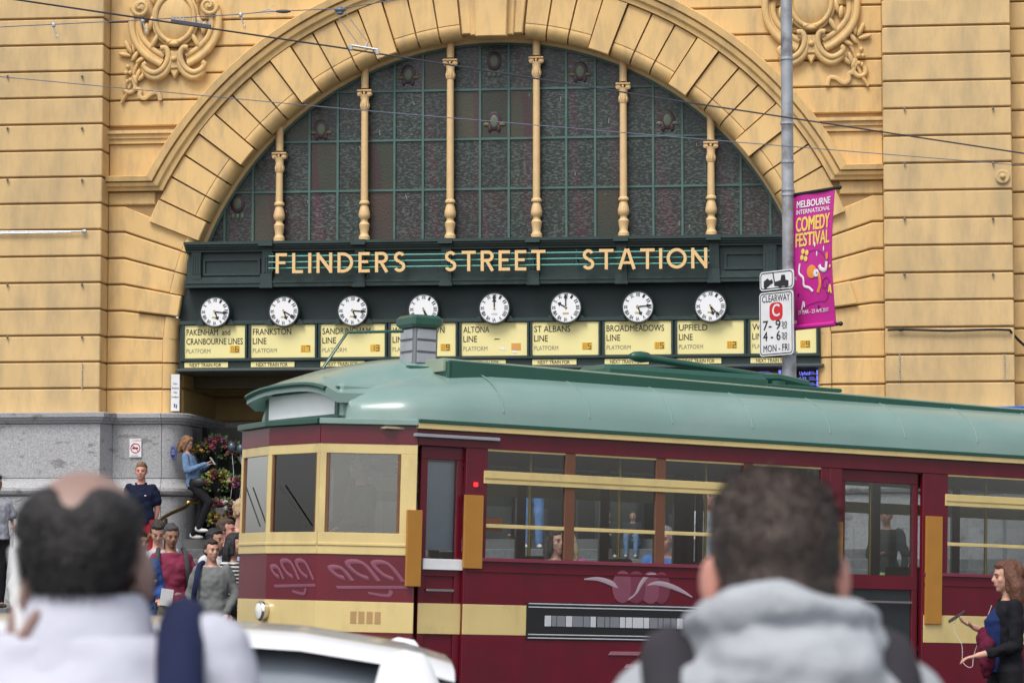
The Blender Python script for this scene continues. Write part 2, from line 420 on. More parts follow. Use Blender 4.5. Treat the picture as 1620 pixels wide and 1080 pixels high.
# jamb blocks
def jang(z): return math.atan((z - zc) / 5.73) if z > zc else 0.
def JP(r, z): 
    t = jang(z); return (r * math.cos(t), zc + r * math.sin(t)) if z > zc else (r, z)
jl = [zc + 5.73 * math.tan(R(21.54))] + ZL[8:] + [ZBASE]
jl[0] = ZL[7]
for s in (-1, 1):
    uw = (uLp if s < 0 else uRp)
    # stone under the ring, raised
    for i in range(len(jl) - 1):
        z1, z0 = jl[i] - GAP, jl[i + 1] + GAP
        if i == 0:
            pass
        raised = i == 3
        pts = [JP(5.103, z0), (5.73, z0), (abs(uw), z0), (abs(uw), z1), (5.73, z1), JP(5.103, z1)]
        block([(s * x, z) for x, z in pts], -.005)
        if raised:   # a raised slab with a narrow blank return beside it
            def Q(r, z): return JP(r, z)
            block([(s * x, z) for x, z in (Q(4.90, z0 + .0), Q(5.55, z0), Q(5.50, z1), Q(4.90, z1))], -.085, .02)
        else:
            ta, tb = (jang(z0), jang(z1))
            mb = MB()
            if z1 > zc and z0 >= zc:
                mb.sweep(((lambda t, r: (s * r * math.cos(t), zc + r * math.sin(t))), [ta, (ta + tb) / 2, tb]), rollprof)
            else:
                mb.sweep(((lambda t, r: (s * r, t)), [z0, z1]) if z1 <= zc + .3 else ((lambda t, r: (s * r, t)), [z0, z1]), rollprof)
            mb.build('jamb_roll', M_wall, st, smooth=30)
    # raised springer between the ring and the jamb
    t1, t2 = R(21.6), R(25.45)
    if s < 0: t1, t2 = math.pi - t2, math.pi - t1
    ringstone(t1, t2, True)
# inner reveal
mb = MB()
tt = [R(0 + 180 * i / 64) for i in range(65)]
mb.sweep((arcpt, tt), [(4.98, .28), (4.92, .28), (4.92, .36), (4.875, .38), (4.875, .52), (4.98, .52)])
mb.build('window_reveal', M_och2, st, smooth=30)
for s in (-1, 1):
    mb = MB(); mb.box(s * 4.91, s * 5.02, .30, .6, 0, zc); mb.build('jamb_reveal', M_wall, st)
# ---- great window
zsill = FZ(379, 779, .3)
GL = .46
zbars = [FZ(y, 779, GL) for y in (299, 220, 142)]
cols_px = (442, 576.3, 711, 847, 985.6, 1125)
ucol = [FU(x, 300, .3) for x in cols_px]
bay = (ucol[-1] - ucol[0]) / 5; ucol = [ucol[0] + bay * i for i in range(6)]
uall = sorted([ucol[0] + bay / 3 * i for i in range(-4, 20)])
uall = [u for u in uall if abs(u) < 4.7]
circle = [arcpt(R(180 * i / 60), 4.875) for i in range(61)]
def clip(poly, poly2):
    out = poly
    n = len(poly2)
    for i in range(n):
        a, b = poly2[i], poly2[(i + 1) % n]; inp, out = out, []
        def side(p): return (b[0] - a[0]) * (p[1] - a[1]) - (b[1] - a[1]) * (p[0] - a[0])
        for j in range(len(inp)):
            p, q = inp[j - 1], inp[j]; sp_, sq = side(p), side(q)
            if sq >= 0:
                if sp_ < 0: t = sp_ / (sp_ - sq); out.append((p[0] + (q[0] - p[0]) * t, p[1] + (q[1] - p[1]) * t))
                out.append(q)
            elif sp_ >= 0: t = sp_ / (sp_ - sq); out.append((p[0] + (q[0] - p[0]) * t, p[1] + (q[1] - p[1]) * t))
        if not out: return []
    return out
def glass_mat(name, base, mesh=True, purple=.6):
    m = bpy.data.materials.new(name); m.use_nodes = True
    n, l = m.node_tree.nodes, m.node_tree.links; b = n['Principled BSDF']
    tc = n.new('ShaderNodeTexCoord'); oi = n.new('ShaderNodeObjectInfo')
    # broad stained tones
    nz = n.new('ShaderNodeTexNoise'); nz.inputs['Scale'].default_value = 1.6; nz.inputs['Detail'].default_value = 2
    l.new(tc.outputs['Object'], nz.inputs['Vector'])
    cr = n.new('ShaderNodeValToRGB'); cr.color_ramp.elements[0].position = .38; cr.color_ramp.elements[1].position = .62
    cr.color_ramp.elements[0].color = (*base, 1); cr.color_ramp.elements[1].color = (base[0] * 1.5 + .004, base[1] * 1.0, base[2] * .9, 1)
    l.new(nz.outputs[0], cr.inputs[0])
    # thin curling purple came lines
    wv = n.new('ShaderNodeTexWave'); wv.inputs['Scale'].default_value = .42; wv.inputs['Distortion'].default_value = 7; wv.inputs['Detail'].default_value = 1.2; wv.inputs['Detail Scale'].default_value = .6
    wv.bands_direction = 'X'; l.new(tc.outputs['Object'], wv.inputs['Vector'])
    c2 = n.new('ShaderNodeValToRGB'); c2.color_ramp.elements[0].position = .90; c2.color_ramp.elements[1].position = .97
    c2.color_ramp.elements[0].color = (0, 0, 0, 1); c2.color_ramp.elements[1].color = (purple, purple, purple, 1)
    l.new(wv.outputs[1], c2.inputs[0])
    mx = n.new('ShaderNodeMix'); mx.data_type = 'RGBA'; mx.inputs[7].default_value = (.055, .010, .022, 1)
    l.new(c2.outputs[0], mx.inputs[0]); l.new(cr.outputs[0], mx.inputs[6])
    out = mx.outputs[2]
    if mesh:   # protective wire mesh: fine pale wavy strokes
        mp = n.new('ShaderNodeMapping'); mp.inputs['Scale'].default_value = (17, 17, 46)
        l.new(tc.outputs['Object'], mp.inputs[0])
        vr = n.new('ShaderNodeTexNoise'); vr.inputs['Scale'].default_value = 1; vr.inputs['Detail'].default_value = 1.5; vr.inputs['Distortion'].default_value = .6
        l.new(mp.outputs[0], vr.inputs['Vector'])
        c3 = n.new('ShaderNodeValToRGB'); c3.color_ramp.elements[0].position = .50; c3.color_ramp.elements[1].position = .60
        c3.color_ramp.elements[0].color = (0, 0, 0, 1); c3.color_ramp.elements[1].color = (.9, .9, .9, 1)
        l.new(vr.outputs[0], c3.inputs[0])
        m2 = n.new('ShaderNodeMix'); m2.data_type = 'RGBA'; m2.inputs[7].default_value = (.074, .095, .088, 1)
        l.new(c3.outputs[0], m2.inputs[0]); l.new(out, m2.inputs[6]); out = m2.outputs[2]
    hsv = n.new('ShaderNodeHueSaturation'); mr = n.new('ShaderNodeMapRange'); mr.inputs[3].default_value = .75; mr.inputs[4].default_value = 1.25
    l.new(oi.outputs['Random'], mr.inputs[0]); l.new(mr.outputs[0], hsv.inputs['Value']); l.new(out, hsv.inputs['Color'])
    l.new(hsv.outputs[0], b.inputs['Base Color'])
    b.inputs['Roughness'].default_value = .35
    bp = n.new('ShaderNodeBump'); bp.inputs['Strength'].default_value = .35; bp.inputs['Distance'].default_value = .01
    n4 = n.new('ShaderNodeTexNoise'); n4.inputs['Scale'].default_value = 30; l.new(tc.outputs['Object'], n4.inputs['Vector'])
    l.new(n4.outputs[0], bp.inputs['Height']); l.new(bp.outputs[0], b.inputs['Normal'])
    return m
G1 = glass_mat('leaded_glass_meshed', (.009, .019, .016)); G2 = glass_mat('leaded_glass_plain', (.030, .040, .026), mesh=False)
G3 = glass_mat('leaded_glass_purple', (.020, .015, .016), purple=.85)
G4 = glass_mat('dull_board_pane', (.05, .045, .035), mesh=False, purple=0)
edges_u = [-5] + uall + [5]; edges_z = [zsill] + zbars[::1] + [zbars[-1] + (zbars[-1] - zbars[-2]), 12]
plain = {(7, 0): G4, (10, 0): G3, (4, 0): G3, (10, 2): G2, (7, 1): G2, (12, 2): G2, (3, 0): G2}
rr = random.Random(3)
for i in range(len(edges_u) - 1):
    for j in range(len(edges_z) - 1):
        poly = clip(rect(edges_u[i] + .012, edges_u[i + 1] - .012, edges_z[j] + .012, edges_z[j + 1] - .012), circle)
        if len(poly) < 3: continue
        xs_ = [p[0] for p in poly]
        if max(xs_) - min(xs_) < .03: continue
        g = plain.get((i, j)) or (G3 if j == 0 and i % 3 == 2 else (G2 if rr.random() < .13 else G1))
        mb = MB(); mb.prism(poly, GL, GL + .012); mb.build('window_pane', g, st)
for i, u in enumerate(uall):
    h = circ_u(zc + 1, 4.75); zt = zc + math.sqrt(4.87 ** 2 - u * u)
    mb = MB(); mb.box(u - .017, u + .017, GL - .035, GL + .02, zsill, zt); mb.build('glazing_bar', M_bar, st)
for z in edges_z[1:-1]:
    w = circ_u(z, 4.86)
    if w < .2: continue
    mb = MB(); mb.box(-w, w, GL - .028, GL + .018, z - .016, z + .016); mb.build('glazing_bar', M_bar, st)
    for u in uall:
        if abs(u) < w: mb2 = MB(); 
mb = MB(); mb.sweep((arcpt, tt), [(4.875, GL - .03), (4.84, GL - .03), (4.84, GL + .02), (4.875, GL + .02)]); mb.build('window_frame', M_bar, st)
mb = MB(); mb.box(-5, 5, GL + .03, GL + .06, zsill - 1, zc + 5.2); mb.build('window_backing', M_black, st)
# little leaded motifs (pale ovals with yellow petals) and bird streaks on the panes
M_oval = mat('pale_leaded_oval', (.10, .13, .085), .4); M_pet = mat('yellow_leaded_petal', (.11, .095, .03), .4); M_ruby = mat('ruby_leaded_glass', (.035, .008, .014), .4)
for px, py, big in ((782, 97, 1), (782, 192, 2), (646, 118, 2), (918, 113, 2), (1056, 190, 3), (508, 205, 2), (376, 322, 1)):
    u, z = F(px, py, GL); mb = MB()
    y = GL - .008
    mb.ell((u, y, z), (.115, .010, .15), 16, M_ruby); mb.ell((u, y - .006, z), (.065, .010, .095), 16, M_oval)
    if big >= 2:
        for s in (-1, 1):
            mb.ell((u + s * .12, y - .004, z - .05), (.055, .008, .03), 8, M_pet if big == 2 else M_oval)
            mb.ell((u + s * .07, y - .004, z - .12), (.03, .008, .06), 8, M_ruby)
    else:
        for s in (-1, 0, 1): mb.ell((u + s * .075, y - .004, z - .20), (.032, .008, .045), 8, M_oval)
    mb.build('leaded_motif', None, st, smooth=60)
mb = MB(); M_drop = mat('pale_streak', (.28, .29, .25), .8)
for k in range(18):
    x, y = rr.uniform(420, 1180), rr.uniform(150, 365); u, z = F(x, y, GL)
    if math.hypot(u, z - zc) > 4.5: continue
    L = rr.uniform(.02, .09); a = rr.uniform(-.4, .2)
    mb.prism([(u, z), (u + .010, z + .003), (u + .012 + a * L, z + L), (u + .004 + a * L, z + L)], GL - .004, GL)
o = mb.build('bird_streaks', M_drop, st); o['kind'] = 'stuff'
# ---- cast columns
def shaft(u):
    zt = zc + math.sqrt(4.91 ** 2 - u * u); zcap = zt - (.30 + .045 * abs(u)); yb = .30; r = .058
    s = thing2('window_column', st)
    mb = MB(); mb.lathe([(r, zsill + .62), (r * .93, zcap - .18)], 14, (u, yb, 0)); mb.build('shaft', M_och2, s, smooth=40); mb = MB(); mb.lathe([(r * 1.02, zcap + .1), (r * 1.02, zt + .03)], 12, (u, yb, 0)); mb.build('upper_shaft', M_och2, s, smooth=40)
    b = .001
    mb = MB(); mb.lathe([(r * 1.5, b), (r * 1.5, .07), (r * 1.2, .09), (r * 1.05, .13), (r * 1.3, .20), (r * 1.45, .26), (r * .95, .30), (r * .95, .33), (r * 1.5, .37), (r * 1.55, .42), (r * 1.25, .50), (r * .95, .56), (r * 1.4, .575), (r * 1.4, .60), (r, .63)], 16, (u, yb, zsill))
    mb.build('baluster_base', M_och2, s, smooth=35)
    mb = MB(); mb.lathe([(r * .95, -.24), (r * 1.18, -.22), (r * 1.15, -.13), (r * 1.2, -.11), (r * 1.05, -.09), (r * 1.25, -.03), (r * 1.35, .0)], 14, (u, yb, zcap))
    for k in range(10):
        a = k * math.pi / 5; mb.ell((u + r * 1.12 * math.cos(a), yb + r * 1.12 * math.sin(a), zcap - .17), (.012, .012, .045), 6)
    for sg in (-1, 1):
        for rad, dd in ((.040, .05), (.022, .062)):
            mb.tube([(u + sg * .075, yb - dd, zcap + .015), (u + sg * .075, yb + dd, zcap + .015)], rad, 12)
    mb.cbox(u - .115, u + .115, yb - .075, yb + .075, zcap + .045, zcap + .075, .008)
    mb.ell((u, yb - .07, zcap + .02), (.02, .012, .02), 8)
    mb.build('capital', M_och2, s, smooth=35)
def thing2(name, parent):
    o = bpy.data.objects.new(name, None); sc.collection.objects.link(o); o.parent = parent; return o
for u in ucol: shaft(u)
# ---- entablature
ent = thing2('entablature', st)
ez = lambda y: FZ(y, 779, -.1)
zt_ = ez(379)
mb = MB()
for (y0, y1, d) in ((378, 382.5, .25), (382.5, 386, .20), (386, 389, .15), (389, 393, .10)):
    mb.box(-4.74, 4.74, -d, .5, ez(y1) , ez(y0))
mb.build('top_moulding', M_dgreen, ent)
mb = MB(); mb.box(-4.74, 4.74, 0, .4, ez(436), ez(393)); mb.build('frieze', M_dgreen, ent)
mb = MB()
for (y0, y1, d) in ((433, 437, .07), (437, 441, .13), (441, 444, .17), (444, 450, .15)):
    mb.box(-4.735, 4.735, -d, .3, ez(y1), ez(y0))
mb.build('bottom_moulding', M_dgreen, ent)
for u in ucol[1:5] + [FU(425, 420, 0), FU(1130, 420, 0)]:
    mb = MB(); mb.box(u - .09, u + .09, -.19, .02, ez(447), ez(430)); mb.box(u - .075, u + .075, -.12, .02, ez(430), ez(386)); mb.box(u - .11, u + .11, -.28, .02, ez(386), ez(377.5)); mb.box(u - .10, u + .10, -.21, .02, ez(452), ez(447))
    for k in (-.04, 0, .04): mb.box(u + k - .008, u + k + .008, -.135, .0, ez(427), ez(402))
    mb.build('bracket', M_dgreen, ent)
for a, b in ((-4.65, -4.50), (4.1, 4.3)):
    mb = MB(); mb.box(a, b, -.09, .02, ez(436), ez(393))
    for k in range(4): x = a + (b - a) * (k + .5) / 4; mb.box(x - .008, x + .008, -.105, 0, ez(428), ez(400))
    mb.build('bracket', M_dgreen, ent)
for a, b in ((FU(322, 420, 0), FU(412, 420, 0)), (FU(1146, 420, 0), FU(1232, 420, 0))):
    mb = MB(); z0, z1 = ez(430), ez(403)
    for q in ((a, b, z0, z0 + .035), (a, b, z1 - .035, z1), (a, a + .035, z0 + .035, z1 - .035), (b - .035, b, z0 + .035, z1 - .035)):
        mb.box(q[0], q[1], -.04, .01, q[2], q[3])
    mb.build('panel_frame', M_dgreen, ent)
# clock board and rails
mb = MB(); mb.box(-4.87, 4.87, .12, .5, FZ(509, 779, .1), ez(447)); mb.build('clock_board', M_board, ent)
zr0, zr1 = FZ(510, 779, 0), FZ(503.5, 779, 0)
rail = MB(); uL_, uR_ = FU(284, 540, -.05), FU(1298, 540, -.05)
rail.cbox(uL_, uR_, -.06, .2, zr0, zr1, .01); rail.build('header_rail', M_dgreen, ent)
mb = MB(); mb.box(uL_, uR_, -.0, .2, FZ(581, 779, 0), zr0); mb.build('board_backing', M_dgreen, ent)
mb = MB(); mb.cbox(uL_, uR_, -.055, .0, FZ(568, 779, 0), FZ(563.5, 779, 0), .008); mb.build('middle_rail', M_dgreen, ent)
mb = MB(); mb.cbox(uL_ - .05, uR_ + .05, -.07, .2, FZ(584, 779, 0), FZ(579.5, 779, 0), .01); mb.build('bottom_rail', mat('rail_grey_green', (.07, .09, .09), .4), ent)
# header behind the rail: bulkhead soffit
# ---------------------------------------------------------------- name letters
sg = thing('station_name_sign', 'raised gold capital letters on three turquoise rods along the dark green entablature', 'sign', fw(0, 0, 0), (0, 0, -YAW))
DS = -.33
for y in (399.5, 409, 418.5):
    z = FZ(y + 1, 779, DS); mb = MB(); mb.tube([(FU(424, 420, DS), DS + .045, z), (FU(1122, 420, DS), DS + .045, z)], .010, 8); mb.build('mounting_rod', M_turq, sg, smooth=60)
for k in range(11):
    u = FU(430 + k * 68.8, 420, DS); mb = MB(); mb.box(u - .008, u + .008, DS + .05, DS + .07, FZ(424, 779, DS), FZ(395, 779, DS)); mb.box(u - .008, u + .008, DS + .07, 0, FZ(410, 779, DS) - .01, FZ(410, 779, DS) + .01); mb.build('rod_bracket', M_dgreen, sg)
zb_, hL = FZ(428.5, 779, DS), FZ(396.5, 779, DS) - FZ(428.5, 779, DS)
adv = {'I': .42, 'F': .82, 'L': .80, 'E': .84, 'S': .86, 'T': .86, 'N': 1.08, 'D': 1.06, 'R': .94, 'A': 1.06, 'O': 1.22}
wid = {'I': .15, 'F': .56, 'L': .54, 'E': .56, 'S': .62, 'T': .70, 'N': .78, 'D': .78, 'R': .64, 'A': .88, 'O': .98}
def stroke_letter(ch, x, z, h):
    """geometric sans capital made of flat bars and arcs"""
    w = wid[ch] * h; t = .15 * h; mb = MB(); y0, y1 = DS - .02, DS + .03
    def bar(ax, az, bx, bz, tt=t):
        a, b = Vector((ax * w, az * h)), Vector((bx * w, bz * h)); d = (b - a).normalized(); nn = Vector((-d.y, d.x)) * tt / 2
        mb.prism([(x + p.x, z + p.y) for p in (a - nn, b - nn, b + nn, a + nn)], y0 + k_[0], y1); k_[0] += .0012
    def arc(cx, cz, rx, rz, a0, a1, n=14):
        q = []
        for i in range(n + 1):
            a = R(a0 + (a1 - a0) * i / n); q.append((x + cx * w + (rx * w) * math.cos(a), z + cz * h + rz * h * math.sin(a)))
        qi = []
        for i in range(n + 1):
            a = R(a0 + (a1 - a0) * i / n); qi.append((x + cx * w + (rx * w - t) * math.cos(a), z + cz * h + (rz * h - t) * math.sin(a)))
        for i in range(n): mb.prism([q[i], q[i + 1], qi[i + 1], qi[i]], y0 + k_[0], y1)
        k_[0] += .0012
    k_ = [0]; hw, hh = t / 2 / w, t / 2 / h
    if ch in 'FLEDRN': bar(hw, 0, hw, 1)
    if ch == 'I': bar(.5, 0, .5, 1)
    if ch in 'FE': bar(0, 1 - hh, 1, 1 - hh); bar(0, .53, .86, .53, t * .9)
    if ch in 'LE': bar(0, hh, 1, hh)
    if ch == 'T': bar(0, 1 - hh, 1, 1 - hh); bar(.5, 0, .5, 1)
    if ch == 'N': bar(1 - hw, 0, 1 - hw, 1); bar(hw, 1 - .09, 1 - hw, .09, t * 1.05)
    if ch == 'A': bar(.09, 0, .46, 1); bar(.91, 0, .54, 1); bar(.2, .32, .8, .32, t * .85); bar(.40, 1 - hh, .60, 1 - hh)
    if ch == 'D': arc(.32, .5, .68, .5, -90, 90); bar(0, 1 - hh, .34, 1 - hh); bar(0, hh, .34, hh)
    if ch == 'R': arc(.55, .72, .45, .28, -90, 90, 10); bar(0, 1 - hh, .56, 1 - hh); bar(0, .44 + hh, .56, .44 + hh); bar(.48, .48, .92, 0)
    if ch == 'O': arc(.5, .5, .5, .5, 0, 360, 24)
    if ch == 'S': arc(.5, .73, .44, .27, 25, 270, 12); arc(.5, .275, .47, .275, -155, 90, 12)
    return mb, w
for word, x0, x1 in (('FLINDERS', 436.5, 642), ('STREET', 703, 863), ('STATION', 921, 1119)):
    u0, u1 = FU(x0, 415, DS), FU(x1, 415, DS); ws = sum(wid[c] * hL for c in word); gap = (u1 - u0 - ws) / (len(word) - 1); u = u0
    for c in word:
        mb, w = stroke_letter(c, u, zb_, hL); mb.build('letter', M_gold, sg); u += w + gap
# ---------------------------------------------------------------- clocks
M_face = mat('clock_face', (.84, .85, .87), .3, var=0)
M_case = mat('clock_case', (.025, .035, .04), .35)
clk = [(340, 493, 5.27, 16.2), (449, 492, 5.34, 20.3), (558, 491, 5.27, 16), (670, 489, 5.42, 25), (782, 487, 12, 0), (895, 486, 10, 0), (1009, 485, 5.24, 14), (1124, 484, 5.38, 23)]
clab = ['round clock with roman numerals above the PAKENHAM and CRANBOURNE LINES board', 'round clock with roman numerals above the FRANKSTON LINE board', 'round clock with roman numerals above the SANDRINGHAM LINE board', 'round clock with roman numerals above the WILLIAMSTOWN LINE board', 'round clock showing twelve above the ALTONA LINE board', 'round clock showing ten above the ST ALBANS LINE board', 'round clock with roman numerals above the BROADMEADOWS LINE board', 'round clock with roman numerals above the UPFIELD LINE board']
rom = ['XII', 'I', 'II', 'III', 'IIII', 'V', 'VI', 'VII', 'VIII', 'IX', 'X', 'XI']
DC = -.14
def numerals(r):
    mb = MB()
    for i, t in enumerate(rom):
        a = -i * math.pi / 6
        tx, tz = -math.sin(a) * r * .80 * -1, math.cos(a) * r * .80
        h = r * .235; w = r * (.08 + .058 * len(t)); s2 = MB()
        text_into(s2, t, 0, 0, -h / 2, w, h, None, .028, .001, 'c')
        ca, sa = math.cos(a), math.sin(a)
        px_, pz_ = math.sin(-a) * r * .80, math.cos(a) * r * .80
        mb.add([(px_ + x * ca - z * sa, y - .0045, pz_ + x * sa + z * ca) for x, y, z in s2.v], s2.f)
    return mb
for i, (px, py, hh, mm) in enumerate(clk):
    u, z = F(px, py, DC); r = .225 * (.985 + .01 * i / 2)
    c = thing('clock', clab[i], 'clock', fw(u, DC, z), (0, 0, -YAW), 'destination clocks over the station entrance')
    mb = MB(); T = Matrix.Rotation(R(90), 4, 'X')
    mb.lathe([(r * .96, 0), (r * 1.09, .0), (r * 1.10, -.03), (r * 1.09, -.17), (r, -.19)][::-1], 32, (0, 0, 0), None, T); cs = mb.build('case', M_case, c, smooth=40)
    mb = MB(); mb.lathe([(r * 1.09, .0), (r * 1.06, .022), (r * .99, .018), (r * .985, .0)], 32, (0, 0, 0), None, T); mb.build('bezel', M_case, c, smooth=40)
    mb = MB(); mb.lathe([(r * .985, .002), (r * .98, .006)], 32, (0, 0, 0), None, T); mb.build('dial', M_face, c)
    mb = numerals(r); mb.v = [(x, y - .004, z_) for x, y, z_ in mb.v]; mb.build('numerals', M_black, c)
    for nm, ang, L, w, yy in (('hour_hand', hh / 12 * 2 * math.pi if hh != 5 else 0, .60, .022, -.012), ('minute_hand', mm / 60 * 2 * math.pi, .86, .018, -.017)):
        if nm == 'hour_hand' and hh < 12 and hh != 10: ang = (5 + mm / 60) / 12 * 2 * math.pi
        mb = MB(); T2 = Matrix.Rotation(ang, 3, 'Y')
        pts = [(-w * .5, -.10 * r), (w * .5, -.10 * r), (w * .45, L * r * .66), (w * 1.5, L * r * .72), (w * .3, L * r), (-w * .3, L * r), (-w * 1.5, L * r * .72), (-w * .45, L * r * .66)]
        mb.prism(pts, yy, yy + .003); mb.v = [tuple(T2 @ Vector(p)) for p in mb.v]; mb.build(nm, M_black, c)
    mb = MB(); mb.lathe([(.014, .004), (.014, .022)], 10, (0, 0, 0), None, T); mb.build('hub', M_brass, c)
    mb = MB(); mb.box(-.045, .045, -.0085, -.005, -r * .47, -r * .34); mb.build('name_plate', mat('pale_brass_plate', (.5, .4, .16), .5) if i != 4 else mat('faded_grey_plate', (.55, .56, .56), .5), c)
    for s in (-1, 1):
        mb = MB(); mb.prism([(s * r * .98, -.02 - .1), (s * r * 1.12, -.12), (s * r * 1.35, -.20), (s * r * .8, -.20)], .03, .10); mb.build('side_scroll', M_dgreen, c)
# ---------------------------------------------------------------- boards
boards = [(292, 388, 'PAKENHAM  and', 'CRANBOURNE LINES', '6'), (397, 498.5, 'FRANKSTON', 'LINE', '7'), (507, 609, 'SANDRINGHAM', 'LINE', '13'), (618, 721, 'WILLIAMSTOWN', 'LINE', '9'), (730, 834, 'ALTONA', 'LINE', None), (842, 947, 'ST ALBANS', 'LINE', '5'), (956.5, 1062, 'BROADMEADOWS', 'LINE', '5'), (1071, 1177, 'UPFIELD', 'LINE', '2'), (1187, 1291.5, 'WERRIBEE', 'LINE', '9')]
widths = {'PAKENHAM  and': 69, 'CRANBOURNE LINES': 89, 'FRANKSTON': 60.5, 'SANDRINGHAM': 76, 'WILLIAMSTOWN': 82, 'ALTONA': 41, 'ST ALBANS': 57, 'BROADMEADOWS': 91, 'UPFIELD': 45, 'WERRIBEE': 56}
SEG = {'0': 'abcdef', '1': 'bc', '2': 'abged', '3': 'abgcd', '4': 'fgbc', '5': 'afgcd', '6': 'afgedc', '7': 'abc', '9': 'abcdfg', '8': 'abcdefg'}
def seg7(mb, ch, x, z, w, h, y, m):
    t = w * .17
    q = {'a': (0, w, h - t, h), 'd': (0, w, 0, t), 'g': (0, w, h / 2 - t / 2, h / 2 + t / 2), 'f': (0, t, h / 2 + t / 2, h - t), 'b': (w - t, w, h / 2 + t / 2, h - t), 'e': (0, t, t, h / 2 - t / 2), 'c': (w - t, w, t, h / 2 - t / 2)}
    for s in SEG[ch]: a = q[s]; mb.box(x + a[0], x + a[1], y, y + .002, z + a[2], z + a[3], m)
DB = -.03
for i, (xa, xb, l1, l2, pf) in enumerate(boards):
    ua, ub = FU(xa, 540, DB), FU(xb, 540, DB); W_ = ub - ua; k = W_ / (xb - xa); z1 = FZ(510, 779, DB); z0 = FZ(563, 779, DB); z0 = z1 - .507
    nm = (l1 + ' ' + l2).replace('  ', ' ')
    b = thing('destination_board', 'yellow train board lettered ' + nm + (' with platform number ' + pf if pf else ' with a blank orange sticker'), 'destination board', fw(ua, DB, z0), (0, 0, -YAW), 'yellow line boards under the clocks')
    H_ = z1 - z0
    mb = MB(); mb.cbox(0, W_, 0, .028, 0, H_, .004); mb.build('panel', M_yel, b)
    mb = MB(); mb.box(-.03, 0, -.03, .028, -.02, H_ + .0); mb.build('mullion', M_dgreen, b); mb = MB(); mb.box(W_, W_ + .03, -.03, .028, -.02, H_); mb.build('mullion', M_dgreen, b)
    pxm = .0096
    mb = MB()
    text_into(mb, l1, 3.2 * pxm, -.003, H_ - 15.8 * pxm, widths[l1] * k, .092, None, .008)
    mb.build('line_name', M_black, b); mb = MB(); text_into(mb, l2, 3.2 * pxm, -.003, H_ - 30.6 * pxm, (widths[l2] if l2 in widths else 21.5) * k, .092, None, .008); mb.build('line_name', M_black, b)
    mb = MB(); text_into(mb, 'PLATFORM', 3.2 * pxm, -.003, H_ - 44.5 * pxm, 38 * k, .064); mb.build('platform_lettering', M_grey3, b)
    mb = MB(); xd = (72 if i == 0 else 79) * k; zd = H_ - 44 * pxm
    if pf:
        mb.box(xd, xd + .15, -.004, 0, zd, zd + .105); mb.build('number_display', M_amber, b)
        mb = MB(); 
        if len(pf) == 2: seg7(mb, pf[0], xd + .015, zd + .008, .05, .088, -.0075, None)
        seg7(mb, pf[-1], xd + .085, zd + .008, .052, .088, -.0075, None); mb.build('platform_number', M_black, b)
        if len(pf) == 1:
            mb = MB(); seg7(mb, '8', xd + .02, zd + .008, .045, .088, -.006, None); mb.build('unlit_digit', mat('amber_dark', (.45, .22, .03), .6), b)
    else:
        mb.box(xd, xd + .145, -.004, 0, zd, zd + .105); mb.build('sticker', mat('orange_sticker', (.70, .33, .09), .6), b)
        mb = MB(); mb.prism([(.50, .245), (.58, .25), (.59, .26), (.51, .262)], -.004, 0); mb.build('scuff', M_black, b)
        mb = MB(); mb.prism([(.58, .10), (.66, .08), (.67, .12), (.60, .13)], -.004, 0); mb.build('torn_paper', M_white, b); mb = MB(); mb.prism([(.77, .045), (.85, .04), (.84, .075), (.78, .08)], -.0045, 0); mb.build('torn_paper', M_white, b)
    mb = MB(); wq = (69 if i < 2 else 70) * k; mb.cbox(0, wq, .002, .028, -.145, -.060, .004); ns = mb.build('next_train_strip', M_yel, b)
    mb = MB(); text_into(mb, 'NEXT TRAIN FOR', .085, -.001, -.130, wq * .72, .055, None, .008); mb.build('lettering', M_black, ns)
